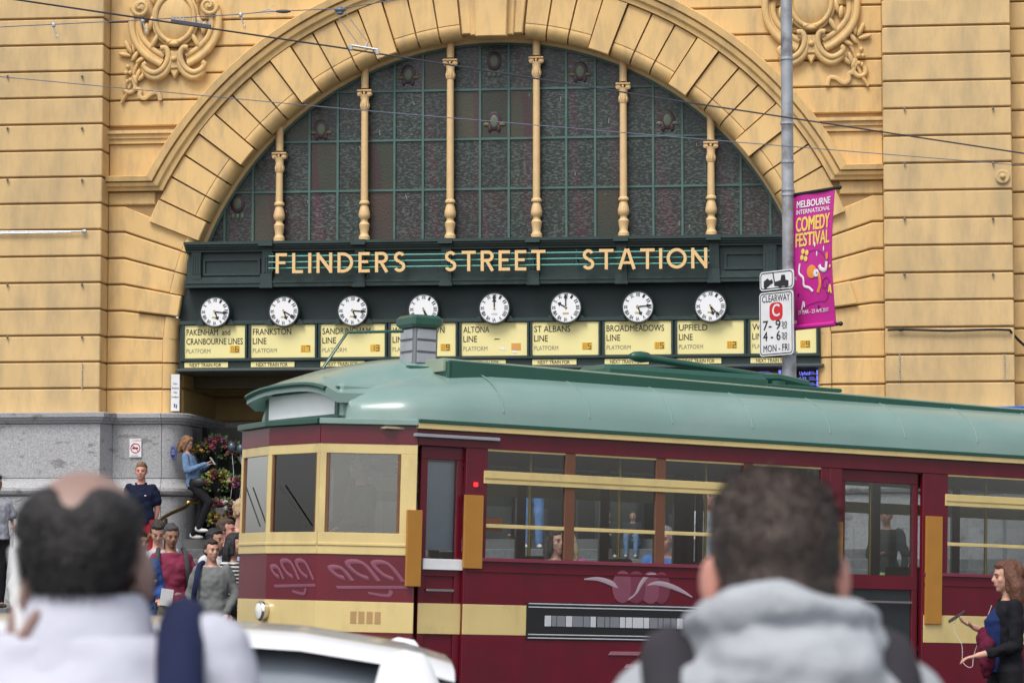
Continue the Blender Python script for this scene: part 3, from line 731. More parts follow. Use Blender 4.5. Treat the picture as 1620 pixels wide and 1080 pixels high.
# ---------------------------------------------------------------- carved cartouches
def cartouche(px, py, sgn):
    root = thing2('cartouche', st); u0, z0 = F(px, py, 0); k = 1 / 104.65
    def P(x, y, d=-.06): return (u0 + sgn * x * k, d, z0 - y * k)
    fl = ((0, 1, 0), .8)
    mb = MB(); mb.ell(P(0, -3, -.06), (31 * k, .10, 38 * k), 24); mb.build('shield_boss', M_wall, root, smooth=60)
    mb = MB(); mb.tube([P(32 * math.cos(a), -3 + 39 * math.sin(a), -.10) for a in [i * math.pi / 18 for i in range(36)]], .038, 8, closed=True)
    mb.tube([P(36.5 * math.cos(a), -3 + 44 * math.sin(a), -.06) for a in [i * math.pi / 18 for i in range(36)]], .03, 8, closed=True)
    mb.build('shield_rim', M_wall, root, smooth=60)
    for s in (-1, 1):
        mb = MB()
        pts = [P(s * x, y, -.08) for x, y in ((50, -28), (62, -28), (70, -14), (72, 6), (68, 28), (56, 48), (40, 62), (22, 72))]
        mb.tube(smooth_path(pts, 4), .055, 8, flat=fl)
        pts = [P(s * x, y, -.06) for x, y in ((58, -8), (60, 8), (56, 24), (46, 38), (32, 50), (18, 58))]
        mb.tube(smooth_path(pts, 4), .045, 8, flat=fl)
        pts = [P(s * x, y, -.04) for x, y in ((66, -8), (66, 10), (62, 27), (51, 44), (36, 56), (20, 66))]
        mb.tube(smooth_path(pts, 4), .06, 8, flat=((0, 1, 0), .5))
        mb.build('scroll_band', M_wall, root, smooth=60)
        mb = MB()
        c = (56, -22)
        sp = [P(s * (c[0] + (15 - a * 1.6) * math.cos(a)), c[1] + (15 - a * 1.6) * math.sin(a), -.10 - a * .006) for a in [i * .45 for i in range(19)]]
        mb.tube(sp, [.042 - i * .0012 for i in range(19)], 8); mb.ell(P(s * c[0], c[1], -.10), (.09, .05, .09), 12)
        mb.build('volute', M_wall, root, smooth=60)
        mb = MB()
        pts = [P(s * x, y, -.12) for x, y in ((22, 46), (14, 46), (10, 56), (12, 68), (20, 80), (32, 86), (44, 82), (50, 74), (46, 70))]
        mb.tube(smooth_path(pts, 4), .045, 8, flat=fl)
        pts = [P(s * x, y, -.09) for x, y in ((6, 58), (8, 72), (16, 86), (30, 94), (42, 90), (48, 82))]
        mb.tube(smooth_path(pts, 4), .055, 8, flat=fl)
        mb.build('ribbon_scroll', M_wall, root, smooth=60)
        for (x, y, a, L) in ((40, 4, -.2, 13), (34, 34, -.5, 16), (47, 14, .1, 11), (40, -40, .3, 14), (30, -48, .1, 12)):
            mb = MB(); T = Matrix.Rotation(s * sgn * a, 3, 'Y'); mb.ell(P(s * x, y, -.07), (4.5 * k, .045, L * k), 8, None, T); mb.build('acanthus_leaf', M_wall, root, smooth=60)
    mb = MB(); mb.prism([P(x, y)[::2] for x, y in ((-9, 50), (9, 50), (11, 66), (9, 80), (-9, 80), (-11, 66))], -.12, .0, .02); mb.build('knot_plate', M_wall, root)
    mb = MB(); mb.ell(P(0, 64, -.13), .045, 12); mb.build('boss', M_wall, root, smooth=60)
    mb = MB(); mb.prism([P(x, y)[::2] for x, y in ((-9, 80), (9, 80), (0, 96))], -.10, .0, .02); mb.build('pendant', M_wall, root)
    mb = MB()
    for s in (-1, 1): mb.ell(P(s * 8, 36, -.14), (.05, .04, .04), 10)
    mb.tube([P(-8, 38, -.13), P(0, 40, -.14), P(8, 38, -.13)], .04, 8); mb.build('rim_scroll', M_wall, root, smooth=60)
    # laurel spray and ribbon
    g = thing2('laurel_spray', st)
    mb = MB(); mb.tube(smooth_path([P(x, y, -.04) for x, y in ((-46, 52), (-60, 66), (-68, 84), (-76, 110), (-86, 128), (-88, 132))], 4), .028, 6); mb.build('stem', M_wall, g, smooth=60)
    for (x, y, a, L) in ((-78, 42, .45, 15), (-68, 40, -.1, 14), (-84, 54, 1.35, 13), (-66, 56, -.6, 14), (-56, 62, -1.0, 14), (-62, 88, -.35, 14), (-54, 90, -.75, 13), (-66, 96, .2, 11), (-48, 84, -1.2, 10)):
        mb = MB(); T = Matrix.Rotation(-sgn * a, 3, 'Y'); mb.ell(P(x, y, -.05), (4.2 * k, .035, L * .85 * k), 8, None, T); mb.build('leaf', M_wall, g, smooth=60)
    for (x, y) in ((-78, 74), (-81, 84), (-74, 84), (-74, 96)):
        mb = MB(); mb.ell(P(x, y, -.06), .038, 8); mb.build('berry', M_wall, g, smooth=60)
    for rr_ in (((-84, 100), (-84, 112), (-74, 116), (-66, 108), (-70, 98), (-80, 98)), ((-66, 110), (-58, 112), (-58, 122), (-50, 126), (-38, 118), (-28, 118), (-24, 130))):
        mb = MB(); mb.tube(smooth_path([P(x, y, -.05) for x, y in rr_], 4), .035, 6, flat=((0, 1, 0), .7)); mb.build('ribbon', M_wall, g, smooth=60)
def smooth_path(pts, n=4):
    pts = [Vector(p) for p in pts]; out = []
    for i in range(len(pts) - 1):
        p0, p1, p2, p3 = pts[max(i - 1, 0)], pts[i], pts[i + 1], pts[min(i + 2, len(pts) - 1)]
        for j in range(n):
            t = j / n
            out.append(.5 * ((2 * p1) + (-p0 + p2) * t + (2 * p0 - 5 * p1 + 4 * p2 - p3) * t * t + (-p0 + 3 * p1 - 3 * p2 + p3) * t ** 3))
    return out + [pts[-1]]
cartouche(279, 34, 1); cartouche(1283, 8, -1)
# ---------------------------------------------------------------- granite base
def offset_path(path):
    P_ = [Vector(p) for p in path]; N = []
    for i in range(len(P_)):
        a = (P_[i] - P_[i - 1]).normalized() if i else None; b = (P_[i + 1] - P_[i]).normalized() if i < len(P_) - 1 else None
        na = Vector((a.y, -a.x)) if a else None; nb = Vector((b.y, -b.x)) if b else None
        if na and nb: k = na + nb; k = k / max(.3, k.dot(na))
        else: k = na or nb
        N.append(k)
    return P_, N
def loft(path, prof, i0, i1, ga=0., gb=0., flip=1):
    """sheet swept along plan path between vertex i0 and i1; prof (offset, z) closed with inner line"""
    P_, N = offset_path(path); mb = MB(); n = len(prof); vs = []
    for q, i in enumerate(range(i0, i1 + 1)):
        p = P_[i].copy()
        if i == i0 and ga: p += (P_[i + 1] - P_[i]).normalized() * ga
        if i == i1 and gb: p -= (P_[i] - P_[i - 1]).normalized() * gb
        for o, z in prof:
            w = p + N[i] * o; vs.append((flip * w.x, w.y, z))
    fs = [(q * n + k, q * n + (k + 1) % n, (q + 1) * n + (k + 1) % n, (q + 1) * n + k) for q in range(i1 - i0) for k in range(n)]
    fs += [tuple(range(n)), tuple(range((i1 - i0) * n, (i1 - i0 + 1) * n))]
    mb.add(vs, fs); return mb
zg1, zg2, zg3 = FZ(672, 165), FZ(757, 165), FZ(785, 165)
uj = [FU(x, 700, -.5) for x in (10, 62, 110)]
def granite(flip, uo, up_, ui):
    # plan path of the face, outer end to inner passage (normal points to the street)
    arc_ = [(ui - .28 + .28 * math.sin(R(a)), -.14 + .28 - .28 * math.cos(R(a))) for a in (0, 22, 45, 67, 90)]
    straight = [(uo, -.50)] + [(uo + (up_ - uo) * t, -.50) for t in (.30, .62)] + [(up_ + .02, -.50)]
    path = straight + [(up_ + .12, -.14)] + arc_ + [(ui, 2.6)]
    P_, N = offset_path(path)
    corn = [(0.0, zg1), (.03, zg1 + .012), (.045, zg1 + .05), (.08, zg1 + .055), (.085, ZBASE - .075), (.115, ZBASE - .07), (.12, ZBASE - .01), (.10, ZBASE + .004), (-.16, ZBASE + .012), (-.16, zg1)]
    wallp = [(0, zg2 + .006), (0, zg1 - .006), (-.16, zg1 - .006), (-.16, zg2 + .006)]
    tor = [(.03, zg3 + .0), (.10, zg3 + .03), (.125, zg3 + .075), (.12, zg3 + .12), (.085, zg3 + .155), (.035, zg2 - .07), (.015, zg2 - .02), (.012, zg2 - .004), (-.16, zg2 - .004), (-.16, zg3)]
    plin = [(.05, -.6), (.05, zg3 - .30), (.05, zg3 - .006), (-.16, zg3 - .006), (-.16, -.6)]
    segs = [(0, 1), (1, 2), (2, 4), (4, 5), (5, 9), (9, 10)]
    for i0, i1 in segs:
        for nm, pr in (('granite_cornice', corn), ('granite_block', wallp), ('granite_torus', tor), ('granite_plinth', plin)):
            g = .0 if nm != 'granite_block' else .004
            if (i0, i1) == (4, 5): pass
            loft(path, pr, i0, i1, .004, .004, flip).build(nm, M_gran, st, smooth=35)
    # core so that joints are dark
    mb = MB(); core = [P_[i] - N[i] * .02 for i in range(len(P_))]
    pts = [(flip * p.x, p.y) for p in core] + [(flip * (uo), 2.6)]
    vs = [(x, y, -.6) for x, y in pts] + [(x, y, ZBASE - .03) for x, y in pts]; n = len(pts)
    mb.add(vs, [tuple(range(n)), tuple(range(n, 2 * n))] + [(i, (i + 1) % n, n + (i + 1) % n, n + i) for i in range(n)])
    mb.build('granite_core', M_grand, st)
granite(1, uLl, uLp + .02, -4.80)
granite(-1, -uRr - 4.5, -uRp + .02, -4.80)
# ---------------------------------------------------------------- passage behind the opening
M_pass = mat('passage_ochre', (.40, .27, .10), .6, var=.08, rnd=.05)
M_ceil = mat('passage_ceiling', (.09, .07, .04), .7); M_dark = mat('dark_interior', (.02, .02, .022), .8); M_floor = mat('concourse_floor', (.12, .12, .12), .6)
zceil = FZ(588, 779, .3)
for s in (-1, 1):
    zz = ZBASE
    lv = [ZBASE + .41 * k for k in range(0, 4)]
    for i in range(len(lv) - 1):
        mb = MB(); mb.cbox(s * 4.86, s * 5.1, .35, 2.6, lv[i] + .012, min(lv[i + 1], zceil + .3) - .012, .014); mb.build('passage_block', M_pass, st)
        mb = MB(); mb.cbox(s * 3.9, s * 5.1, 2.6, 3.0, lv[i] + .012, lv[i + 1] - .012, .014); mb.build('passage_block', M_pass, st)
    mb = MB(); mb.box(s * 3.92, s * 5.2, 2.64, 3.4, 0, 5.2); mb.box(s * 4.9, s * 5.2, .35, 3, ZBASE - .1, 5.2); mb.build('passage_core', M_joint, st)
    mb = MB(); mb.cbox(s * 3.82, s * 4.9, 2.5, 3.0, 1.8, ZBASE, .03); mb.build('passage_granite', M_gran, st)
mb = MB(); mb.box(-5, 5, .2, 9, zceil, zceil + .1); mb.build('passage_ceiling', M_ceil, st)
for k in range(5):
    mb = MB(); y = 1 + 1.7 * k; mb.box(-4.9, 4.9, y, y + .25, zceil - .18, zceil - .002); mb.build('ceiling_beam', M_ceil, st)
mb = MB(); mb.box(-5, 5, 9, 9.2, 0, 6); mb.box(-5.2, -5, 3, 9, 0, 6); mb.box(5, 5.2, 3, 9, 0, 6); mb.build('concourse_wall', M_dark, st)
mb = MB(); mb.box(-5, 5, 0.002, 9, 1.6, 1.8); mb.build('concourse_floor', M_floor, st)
# doors / gates at the back of the concourse
for k in range(7):
    u = -3.6 + 1.2 * k; mb = MB(); mb.box(u - .45, u + .45, 8.9, 8.99, 1.8, 4.0); mb.build('back_window', mat('dim_shop_window', (.10, .13, .13), .2), st)
# ---------------------------------------------------------------- steps
M_step = mat('bluestone_step', (.15, .155, .165), .75, var=.2, nscale=20, bump=.2, dirt=(.07, .07, .07), dscale=2, dlo=.5, dhi=.8)
M_nose = mat('step_nosing_shadow', (.05, .05, .05), .8)
stp = thing('entrance_steps', 'wide flight of dark bluestone steps climbing to the station entrance', 'steps', fw(0, 0, 0), (0, 0, -YAW))
NS = 12
for k in range(NS):
    z = 1.8 - .15 * k; d1 = -.3 * k; d0 = d1 - .3
    zz = z - .15
    for a, b in ((-6.4, -4.3), (-4.296, -2.0), (-1.996, .4), (.404, 2.7), (2.704, 5.0), (5.004, 7.6)):
        mb = MB(); mb.cbox(a, b, d0 - .02, d1, zz - .20, zz, .012); mb.build('step', M_step, stp)
def stepz(d):
    if d >= 0: return 1.8
    return 1.8 - .15 * math.ceil(-d / .3)
mb = MB(); mb.cbox(-12, -6.42, -3.6, -.3, -.3, .82, .02)
mb.build('raised_landing', M_step, kind='structure').matrix_world = Matrix.Translation(O0) @ Matrix.Rotation(-YAW, 4, 'Z')
# brass rails
def rail_(label, u, flip=1):
    t = thing('brass_handrail', label, 'handrail', fw(u, 0, 0), (0, 0, -YAW), 'brass handrails on the steps')
    mb = MB(); mb.tube(smooth_path([(.20, -.25, 2.36), (.0, -.42, 2.36), (-.02, -.62, 2.28), (-.05, -2.2, 2.02), (-.05, -3.4, 1.40)], 5), .03, 10); mb.build('rail', M_brass, t, smooth=60)
    mb = MB(); mb.lathe([(.055, 0), (.055, .02), (.03, .03), (.028, .60), (.034, .62), (.028, .66)], 10, (-.05, -1.7, stepz(-1.7) + .0)); mb.v = [(x, y, min(z, 2.09)) for x, y, z in mb.v]; mb.tube([(-.05, -1.7, stepz(-1.7)), (-.05, -1.7, 2.09)], .028, 10); mb.build('post', mat('dark_bronze', (.10, .085, .05), .4, metal=1), t, smooth=60)
    mb = MB(); mb.lathe([(.05, 0), (.05, .04), (.03, .05)], 10, (0, 0, 0), None, Matrix.Translation((.22, -.25, 2.36)) @ Matrix.Rotation(R(-90), 4, 'Y')); mb.build('wall_flange', M_brass, t)
    return t
rail_('polished brass handrail beside the left pier, above the man in the navy polo', FU(300, 795, -.4)); rail_('polished brass handrail at the right end of the steps', 4.55)
# ---------------------------------------------------------------- small signs on the wall
def wplate(name, label, cat, x0, x1, y0, y1, d, m):
    (u0, za), (u1, zb) = F(x0, y1, d), F(x1, y0, d)
    t = thing(name, label, cat, fw((u0 + u1) / 2, d, (za + zb) / 2), (0, 0, -YAW)); w, h = (u1 - u0), (zb - za)
    mb = MB(); mb.cbox(-w / 2, w / 2, -.012, .012, -h / 2, h / 2, .003); mb.build('plate', m, t); return t, w, h
M_red = mat('sign_red', (.60, .02, .03), .5); M_sign = mat('sign_white', (.75, .76, .78), .45)
t, w, h = wplate('no_smoking_sign', 'white no smoking notice with red ring on the granite beside the entrance', 'sign', 205, 224, 694, 723, -.16, M_sign)
mb = MB(); mb.tube([(w * .38 * math.cos(a), -.014, w * .38 * math.sin(a)) for a in [i * math.pi / 12 for i in range(24)]], .007, 6, closed=True); mb.tube([(-w * .27, -.014, w * .27), (w * .27, -.014, -w * .27)], .006, 6); mb.build('ring', M_red, t)
mb = MB(); mb.box(-w * .26, w * .22, -.017, -.013, -.012, .012); mb.build('cigarette', M_black, t)
mb = MB(); text_into(mb, 'NO SMOKING', w * .1, -.0135, h * .38, w * .7, .016, None, .01, .001, 'c'); mb.build('lettering', M_red, t)
mb = MB(); mb.box(-w * .35, w * .25, -.0135, -.0125, -h * .43, -h * .40); mb.build('small_print', mat('grey_ink', (.12, .13, .15), .6), t)
t, w, h = wplate('surveillance_sign', 'tall white notice on the left jamb about police monitored video surveillance', 'sign', 270.5, 284.5, 592, 650, -.05, M_sign)
mb = MB()
for i, s in enumerate(('Police', 'Monitored', 'Video', 'Surveillance')): text_into(mb, s, 0, -.0135, h * (.22 - .12 * i), w * (.5, .8, .45, .88)[i], .032, None, .01, .001, 'c')
mb.box(-.02, .0, -.016, -.0125, -h * .40, -h * .30); mb.box(.01, .03, -.016, -.0125, -h * .42, -h * .32); mb.build('lettering', mat('grey_ink', (.12, .13, .15), .6), t)
u, z = F(275.5, 715.5, -.12)
t = thing('blue_plaque', 'small dark blue oval heritage plaque on the granite corner', 'plaque', fw(u, -.17, z), (0, 0, -YAW))
mb = MB(); mb.ell((0, 0, 0), (.055, .02, .115), 20); mb.build('plate', mat('plaque_blue', (.02, .03, .16), .35), t, smooth=60)
mb = MB(); mb.tube([(.046 * math.cos(a), -.012, .10 * math.sin(a)) for a in [i * math.pi / 12 for i in range(24)]], .003, 5, closed=True)
for i in range(4): mb.box(-.026, .026, -.024, -.018, .035 - .022 * i, .041 - .022 * i)
mb.build('lettering', mat('plaque_pale', (.4, .42, .6), .4), t)
# round ornament, cables and eye bolts on the piers
u, z = F(1586, 280, -.4)
mb = MB(); T = Matrix.Translation((u, -.40, z)) @ Matrix.Rotation(R(90), 4, 'X'); mb.lathe([(.105, -.01), (.105, .03), (.09, .04), (.05, .035), (.03, .05), (.02, .09), (.0, .095)], 24, (0, 0, 0), None, T); mb.build('round_boss', M_pier, st, smooth=40)
M_steel = mat('galvanised_steel', (.45, .47, .50), .4, metal=.7, var=.15, nscale=20)
for x in (12, 130):
    for y in (121, 203, 285, 450, 533):
        u, z = F(x, y, -.42); mb = MB(); mb.ell((u, -.43, z), .022, 6); mb.tube([(u, -.42, z), (u, -.44, z - .045)], .006, 5); mb.build('eye_bolt', mat('old_bolt', (.16, .15, .14), .6), st)
for x in (1431, 1571):
    for y in (172, 258, 346, 434):
        u, z = F(x, y, -.42); mb = MB(); mb.ell((u, -.43, z), .022, 6); mb.tube([(u, -.42, z), (u, -.44, z - .045)], .006, 5); mb.build('eye_bolt', mat('old_bolt', (.16, .15, .14), .6), st)
mb = MB(); a, b = F(-60, 367, -.45), F(133, 366, -.45); mb.tube([(a[0], -.45, a[1]), (b[0], -.45, b[1])], .012, 6); mb.tube([(a[0], -.45, a[1] - .03), (b[0] - .2, -.45, a[1] - .03)], .010, 6); mb.ell((b[0], -.45, b[1]), (.05, .025, .03), 8); mb.build('conduit', M_steel, st)
mb = MB(); pts = [F(x, y, -.45) for x, y in ((1404, 522), (1425, 521), (1500, 523), (1571, 521), (1597, 522), (1612, 535), (1640, 560))]
mb.tube([(p[0], -.46 if p[0] < uRr else -.2, p[1]) for p in pts], .020, 6); mb.ell((pts[1][0], -.46, pts[1][1]), (.06, .03, .03), 8); mb.build('black_cable', M_black, st, smooth=60)
for x in (1423, 1589, 130):
    y = 660 if x > 200 else 576; u, z = F(x, y - (0 if x < 200 else 100), -.42); mb = MB(); n = 9
    if x > 200: u, z = F(x, 562, -.42)
    for i in range(n): mb.ell((u, -.42, z - i * .045), (.010, .010, .022), 6)
    mb.build('hanging_chain', M_steel, st)
# ---------------------------------------------------------------- information screens under the boards
M_scr = mat('screen_black', (.006, .007, .016), .2, var=0); M_scrt = mat('screen_blue_text', (.16, .20, .85), .5, var=0, emit=1.1)
for (xa, xb, lab, tx) in ((1166, 1239, 'black departure screen hanging left of the steel pole', ('Upfield', '5.22')), (1262, 1299, 'black departure screen with blue lettering right of the steel pole', ('Upfield', '5.22', 'Upfield', '5.42'))):
    (u0, z0), (u1, z1) = F(xa, 628, .35), F(xb, 584, .35)
    t = thing('departure_screen', lab, 'screen', fw(u0, .35, z0), (0, 0, -YAW), 'departure screens in the entrance'); w, h = u1 - u0, z1 - z0
    mb = MB(); mb.cbox(0, w, 0, .08, 0, h, .01); mb.build('screen', M_scr, t)
    mb = MB()
    for i, s in enumerate(tx):
        zz = h * (.80 - .2 * i); text_into(mb, s, .03, -.003, zz, .03 + .018 * len(s), .05, None, .01, .001)
        for q in range(3): mb.box(w * .48, w * (.70 + .06 * q), -.002, 0, zz + .045 - q * .018, zz + .049 - q * .018)
        mb.box(w - .07, w - .03, -.003, 0, zz, zz + .07)
    mb.build('lettering', M_scrt, t)
    mb = MB(); mb.tube([(w / 2, .04, h), (w / 2, .04, h + .2)], .02, 6); mb.build('hanger', M_black, t)
# ---------------------------------------------------------------- flower stall
fs_ = thing('flower_stand', 'black tiered flower stand just inside the left jamb', 'flower stand', fw(-4.22, .55, 1.8), (0, 0, -YAW))
for k in range(3):
    mb = MB(); mb.cbox(-.45, .65, .12 * k, .12 * k + .35, .42 * k, .42 * k + .05, .01); mb.build('shelf', M_black, fs_)
mb = MB(); mb.box(-.45, .65, .52, .55, 0, 1.75); mb.build('back_panel', M_black, fs_)
for x in (-.44, .62):
    mb = MB(); mb.box(x, x + .03, .1, .4, 0, 1.75); mb.build('side_frame', M_black, fs_)
cols = {'p': (.10, .02, .075), 'r': (.20, .02, .035), 'y': (.48, .36, .05), 'g': (.20, .27, .08), 'o': (.34, .13, .05), 'k': (.36, .12, .17), 'w': (.55, .55, .5), 'm': (.16, .01, .04)}
MF = {k: mat('petal_' + k, v, .6, var=.2, nscale=30) for k, v in cols.items()}
M_leaf = mat('flower_leaf', (.09, .16, .05), .5, var=.3, nscale=20); M_wrap = mat('clear_wrap', (.5, .5, .48), .2, var=0)
bq = [(322, 716, 'oyr', 'orange and yellow flowers beside the denim jacket', .17), (343, 708, 'ppr', 'deep purple flowers at the top of the stall', .22), (366, 716, 'orp', 'rusty orange flowers on the upper shelf', .19), (388, 722, 'mmp', 'dark crimson flowers at the right of the upper shelf', .18),
      (345, 764, 'gyr', 'round mixed bouquet of lime, yellow and red blooms', .24), (374, 768, 'pmk', 'magenta flowers on the middle shelf', .17), (326, 770, 'yrg', 'small yellow and red bunch behind the phone arm', .13),
      (350, 803, 'kwr', 'pink and white bunch on the lower shelf', .18), (345, 822, 'yyr', 'bright yellow and red bunch low on the stall', .15), (374, 812, 'mrp', 'burgundy bunch on the lower shelf', .17)]
for i, (x, y, c, lab, r) in enumerate(bq):
    d = .35 + (.25 if y < 730 else (.1 if y < 790 else -.05)); u, z = F(x, y, d); rg = random.Random(i)
    t = thing('bouquet', lab, 'bouquet', fw(u, d, z), (0, 0, -YAW), 'bouquets on the flower stall')
    mb = MB()
    for k in range(46):
        a, b = rg.uniform(0, 6.28), rg.uniform(-.3, 1.4); p = Vector((math.cos(a) * math.cos(b) * r * 1.25, math.sin(a) * math.cos(b) * r * .8, math.sin(b) * r * .75)) * rg.uniform(.75, 1.05)
        m = MF[c[rg.randrange(3)]]; s = rg.uniform(.020, .044)
        for q in range(4):
            o = Vector((rg.uniform(-1, 1), rg.uniform(-1, 1), rg.uniform(-1, 1))) * s * .6; mb.ell(p + o, (s * .7, s * .7, s * .5), 5, m, Matrix.Rotation(rg.uniform(0, 3), 3, 'X'))
    o = mb.build('blossoms', None, t); o['kind'] = 'stuff'
    mb = MB()
    for k in range(130):
        a, b = rg.uniform(0, 6.28), rg.uniform(-.6, 1.3); p = Vector((math.cos(a) * math.cos(b) * r, math.sin(a) * math.cos(b) * r * .8, math.sin(b) * r * .8))
        q = p * rg.uniform(1.15, 1.5); s = (q - p).cross(Vector((rg.uniform(-1, 1), rg.uniform(-1, 1), rg.uniform(-1, 1)))).normalized() * .02
        mb.add([p, (p + q) / 2 + s, q, (p + q) / 2 - s], [(0, 1, 2, 3)])
    o = mb.build('leaves', M_leaf, t); o['kind'] = 'stuff'
    mb = MB(); mb.lathe([(.03, -r * 1.4), (.05, -r * .8), (r * .8, .0)], 10); mb.build('wrapping', M_wrap if i % 4 == 3 else M_black, t, smooth=40)
for (x, y, lab) in ((367, 707, 'left of two dark silver balloons above the flowers'), (381, 710, 'right of two dark silver balloons above the flowers')):
    u, z = F(x, y, .3); t = thing('balloon', lab, 'balloon', fw(u, .3, z), (0, 0, -YAW), 'balloons at the flower stall')
    mb = MB(); mb.ell((0, 0, 0), (.07, .07, .085), 14); mb.build('bladder', mat('pewter_balloon', (.08, .10, .13), .2, metal=.4), t, smooth=60)
    mb = MB(); mb.tube([(0, 0, -.085), (.03, 0, -.4), (-.03, .05, -.8)], .003, 4); mb.build('string', M_white, t)
# ---------------------------------------------------------------- pole with banner and signs
M_pole = mat('weathered_pole_steel', (.36, .38, .41), .5, metal=.35, var=.2, nscale=6, bump=.1, dirt=(.12, .10, .12), dscale=2.2, dlo=.5, dhi=.66, damt=.8)
PD = 36.; pb, pt = at(1249, 640, PD), at(1243.5, -40, PD)
zp = zg(pb.x, PD)
pole = thing('utility_pole', 'tall weathered grey steel pole standing in front of the entrance', 'pole', (pb.x, PD, zp))
tilt = (pt.x - pb.x) / (pt.z - pb.z)
def pp(z, dx=0, dy=0): return (tilt * (z) + dx - tilt * (pb.z - zp), dy, z)
mb = MB(); mb.lathe([(.115, 0), (.105, 1.2), (.10, 3.6)], 16); mb.v = [(x + pp(z)[0], y, z) for x, y, z in mb.v]; mb.build('lower_shaft', M_pole, pole, smooth=50)
mb = MB(); mb.lathe([(.094, 3.59), (.085, 5.0)], 16); mb.lathe([(.078, 5.0), (.072, 12.5)], 16); mb.v = [(x + pp(z)[0], y, z) for x, y, z in mb.v]; mb.build('upper_shaft', M_pole, pole, smooth=50)
for yy in (95, 197, 258, 302, 310, 560):
    z = at(1245, yy, PD).z - zp; mb = MB(); mb.lathe([(.088 if yy < 400 else .108, 0), (.088 if yy < 400 else .108, .03)], 16, (pp(z)[0], 0, z)); mb.build('band_clamp', M_steel, pole)
BY = R(-56)
top = at(1254, 309, PD); bot = at(1256, 517, PD); bw, bh = .80, top.z - bot.z
ban = thing('street_banner', 'magenta comedy festival banner hung from the steel pole', 'banner', (top.x + .02, PD, bot.z), (0, 0, BY))
M_pink = mat('banner_magenta', (.54, .02, .28), .5, var=.04, nscale=2); M_by = mat('banner_yellow', (.85, .62, .12), .5, var=0); M_bo = mat('banner_orange', (.80, .30, .05), .5, var=0); M_bd = mat('banner_ink', (.10, .01, .10), .5, var=0)
def bend(x, z): return -.045 * math.sin(math.pi * z / bh) * (.3 + x / bw) - .01 * math.sin(9 * x)
def bendmb(mb):
    mb.v = [(x, y + bend(x, z), z) for x, y, z in mb.v]; return mb
mb = MB(); nx, nz = 10, 20
vs = [(bw * i / nx, yy, bh * j / nz) for yy in (0, .006) for j in range(nz + 1) for i in range(nx + 1)]; n1 = nx + 1; off = n1 * (nz + 1)
fs = [(j * n1 + i, j * n1 + i + 1, (j + 1) * n1 + i + 1, (j + 1) * n1 + i) for j in range(nz) for i in range(nx)]
fs += [tuple(k + off for k in f[::-1]) for f in fs]
mb.add(vs, fs); bendmb(mb).build('cloth', M_pink, ban, smooth=60)
mb = MB(); y = -.006
text_into(mb, 'MELBOURNE', bw / 2, y, bh * .895, bw * .82, .085, None, .05, .001, 'c'); text_into(mb, 'INTERNATIONAL', bw / 2, y, bh * .845, bw * .84, .055, None, .03, .001, 'c'); bendmb(mb).build('white_lettering', M_white, ban); mb = MB(); text_into(mb, '29 MAR - 23 APR 2017', bw / 2 - .02, y, bh * .09, bw * .74, .045, None, .04, .001, 'c')
bendmb(mb).build('white_lettering', M_white, ban)
mb = MB(); text_into(mb, 'COMEDY', bw / 2, y, bh * .715, bw * .84, .175, None, .045, .001, 'c'); text_into(mb, 'FESTIVAL', bw / 2, y, bh * .60, bw * .86, .165, None, .04, .001, 'c'); bendmb(mb).build('yellow_lettering', M_by, ban)
def bt(pts, r, m, nm, n=6):
    mb = MB(); mb.tube(smooth_path([(x * bw, y - .002, z * bh) for x, z in pts], 5), r, n, flat=((0, 1, 0), .3)); bendmb(mb).build(nm, m, ban)
mb = MB()
for k in range(4):
    a = k * math.pi / 2 + .5; mb.ell((bw * .30 + .055 * math.cos(a), y - .003, bh * .53 + .055 * math.sin(a)), (.035, .003, .035), 10)
bendmb(mb).build('flower_print', M_by, ban)
mb = MB(); mb.ell((bw * .47, y - .003, bh * .40), (.09, .003, .085), 16); mb.ell((bw * .87, y - .003, bh * .50), (.03, .003, .05), 10); bendmb(mb).build('blob_print', M_bo, ban)
mb = MB(); mb.ell((bw * .58, y - .006, bh * .385), (.055, .003, .05), 12)
for x, z in ((.55, .60), (.78, .56), (.60, .53)): mb.ell((bw * x, y - .003, bh * z), (.012, .003, .035), 8)
bendmb(mb).build('petal_print', M_white, ban)
bt([(.86, .46), (.82, .40), (.70, .41), (.66, .44)], .028, M_white, 'arm_print'); bt([(.18, .47), (.16, .40), (.26, .36), (.28, .30), (.40, .28), (.48, .25)], .018, M_white, 'arm_print')
bt([(.64, .38), (.66, .30), (.60, .24)], .026, M_bo, 'nose_print')
bt([(.20, .12), (.25, .18), (.27, .14)], .014, M_white, 'foot_print'); bt([(.88, .23), (.93, .28), (.95, .22)], .016, M_by, 'foot_print')
mb = MB(); mb.ell((bw * .95, y - .003, bh * .42), (.02, .003, .022), 8); mb.ell((bw * .93, y - .003, bh * .25), (.02, .003, .03), 8); bendmb(mb).build('dot_print', M_by, ban)
bt([(.30, .53), (.45, .555), (.65, .55), (.80, .50), (.90, .45), (.93, .38)], .004, M_bd, 'line_print'); bt([(.24, .14), (.40, .155), (.60, .17), (.80, .17), (.88, .23)], .004, M_bd, 'line_print')
bt([(.82, .22), (.92, .29), (.86, .34), (.74, .32), (.74, .27), (.82, .265), (.84, .295)], .005, M_bd, 'line_print')
mb = MB(); mb.ell((bw * .60, y - .009, bh * .385), (.012, .003, .013), 8); mb.ell((bw * .60, y - .003, bh * .13), (.02, .003, .03), 8); mb.ell((bw * .12, y - .003, bh * .24), (.02, .003, .02), 8); bendmb(mb).build('dot_print', M_bd, ban)
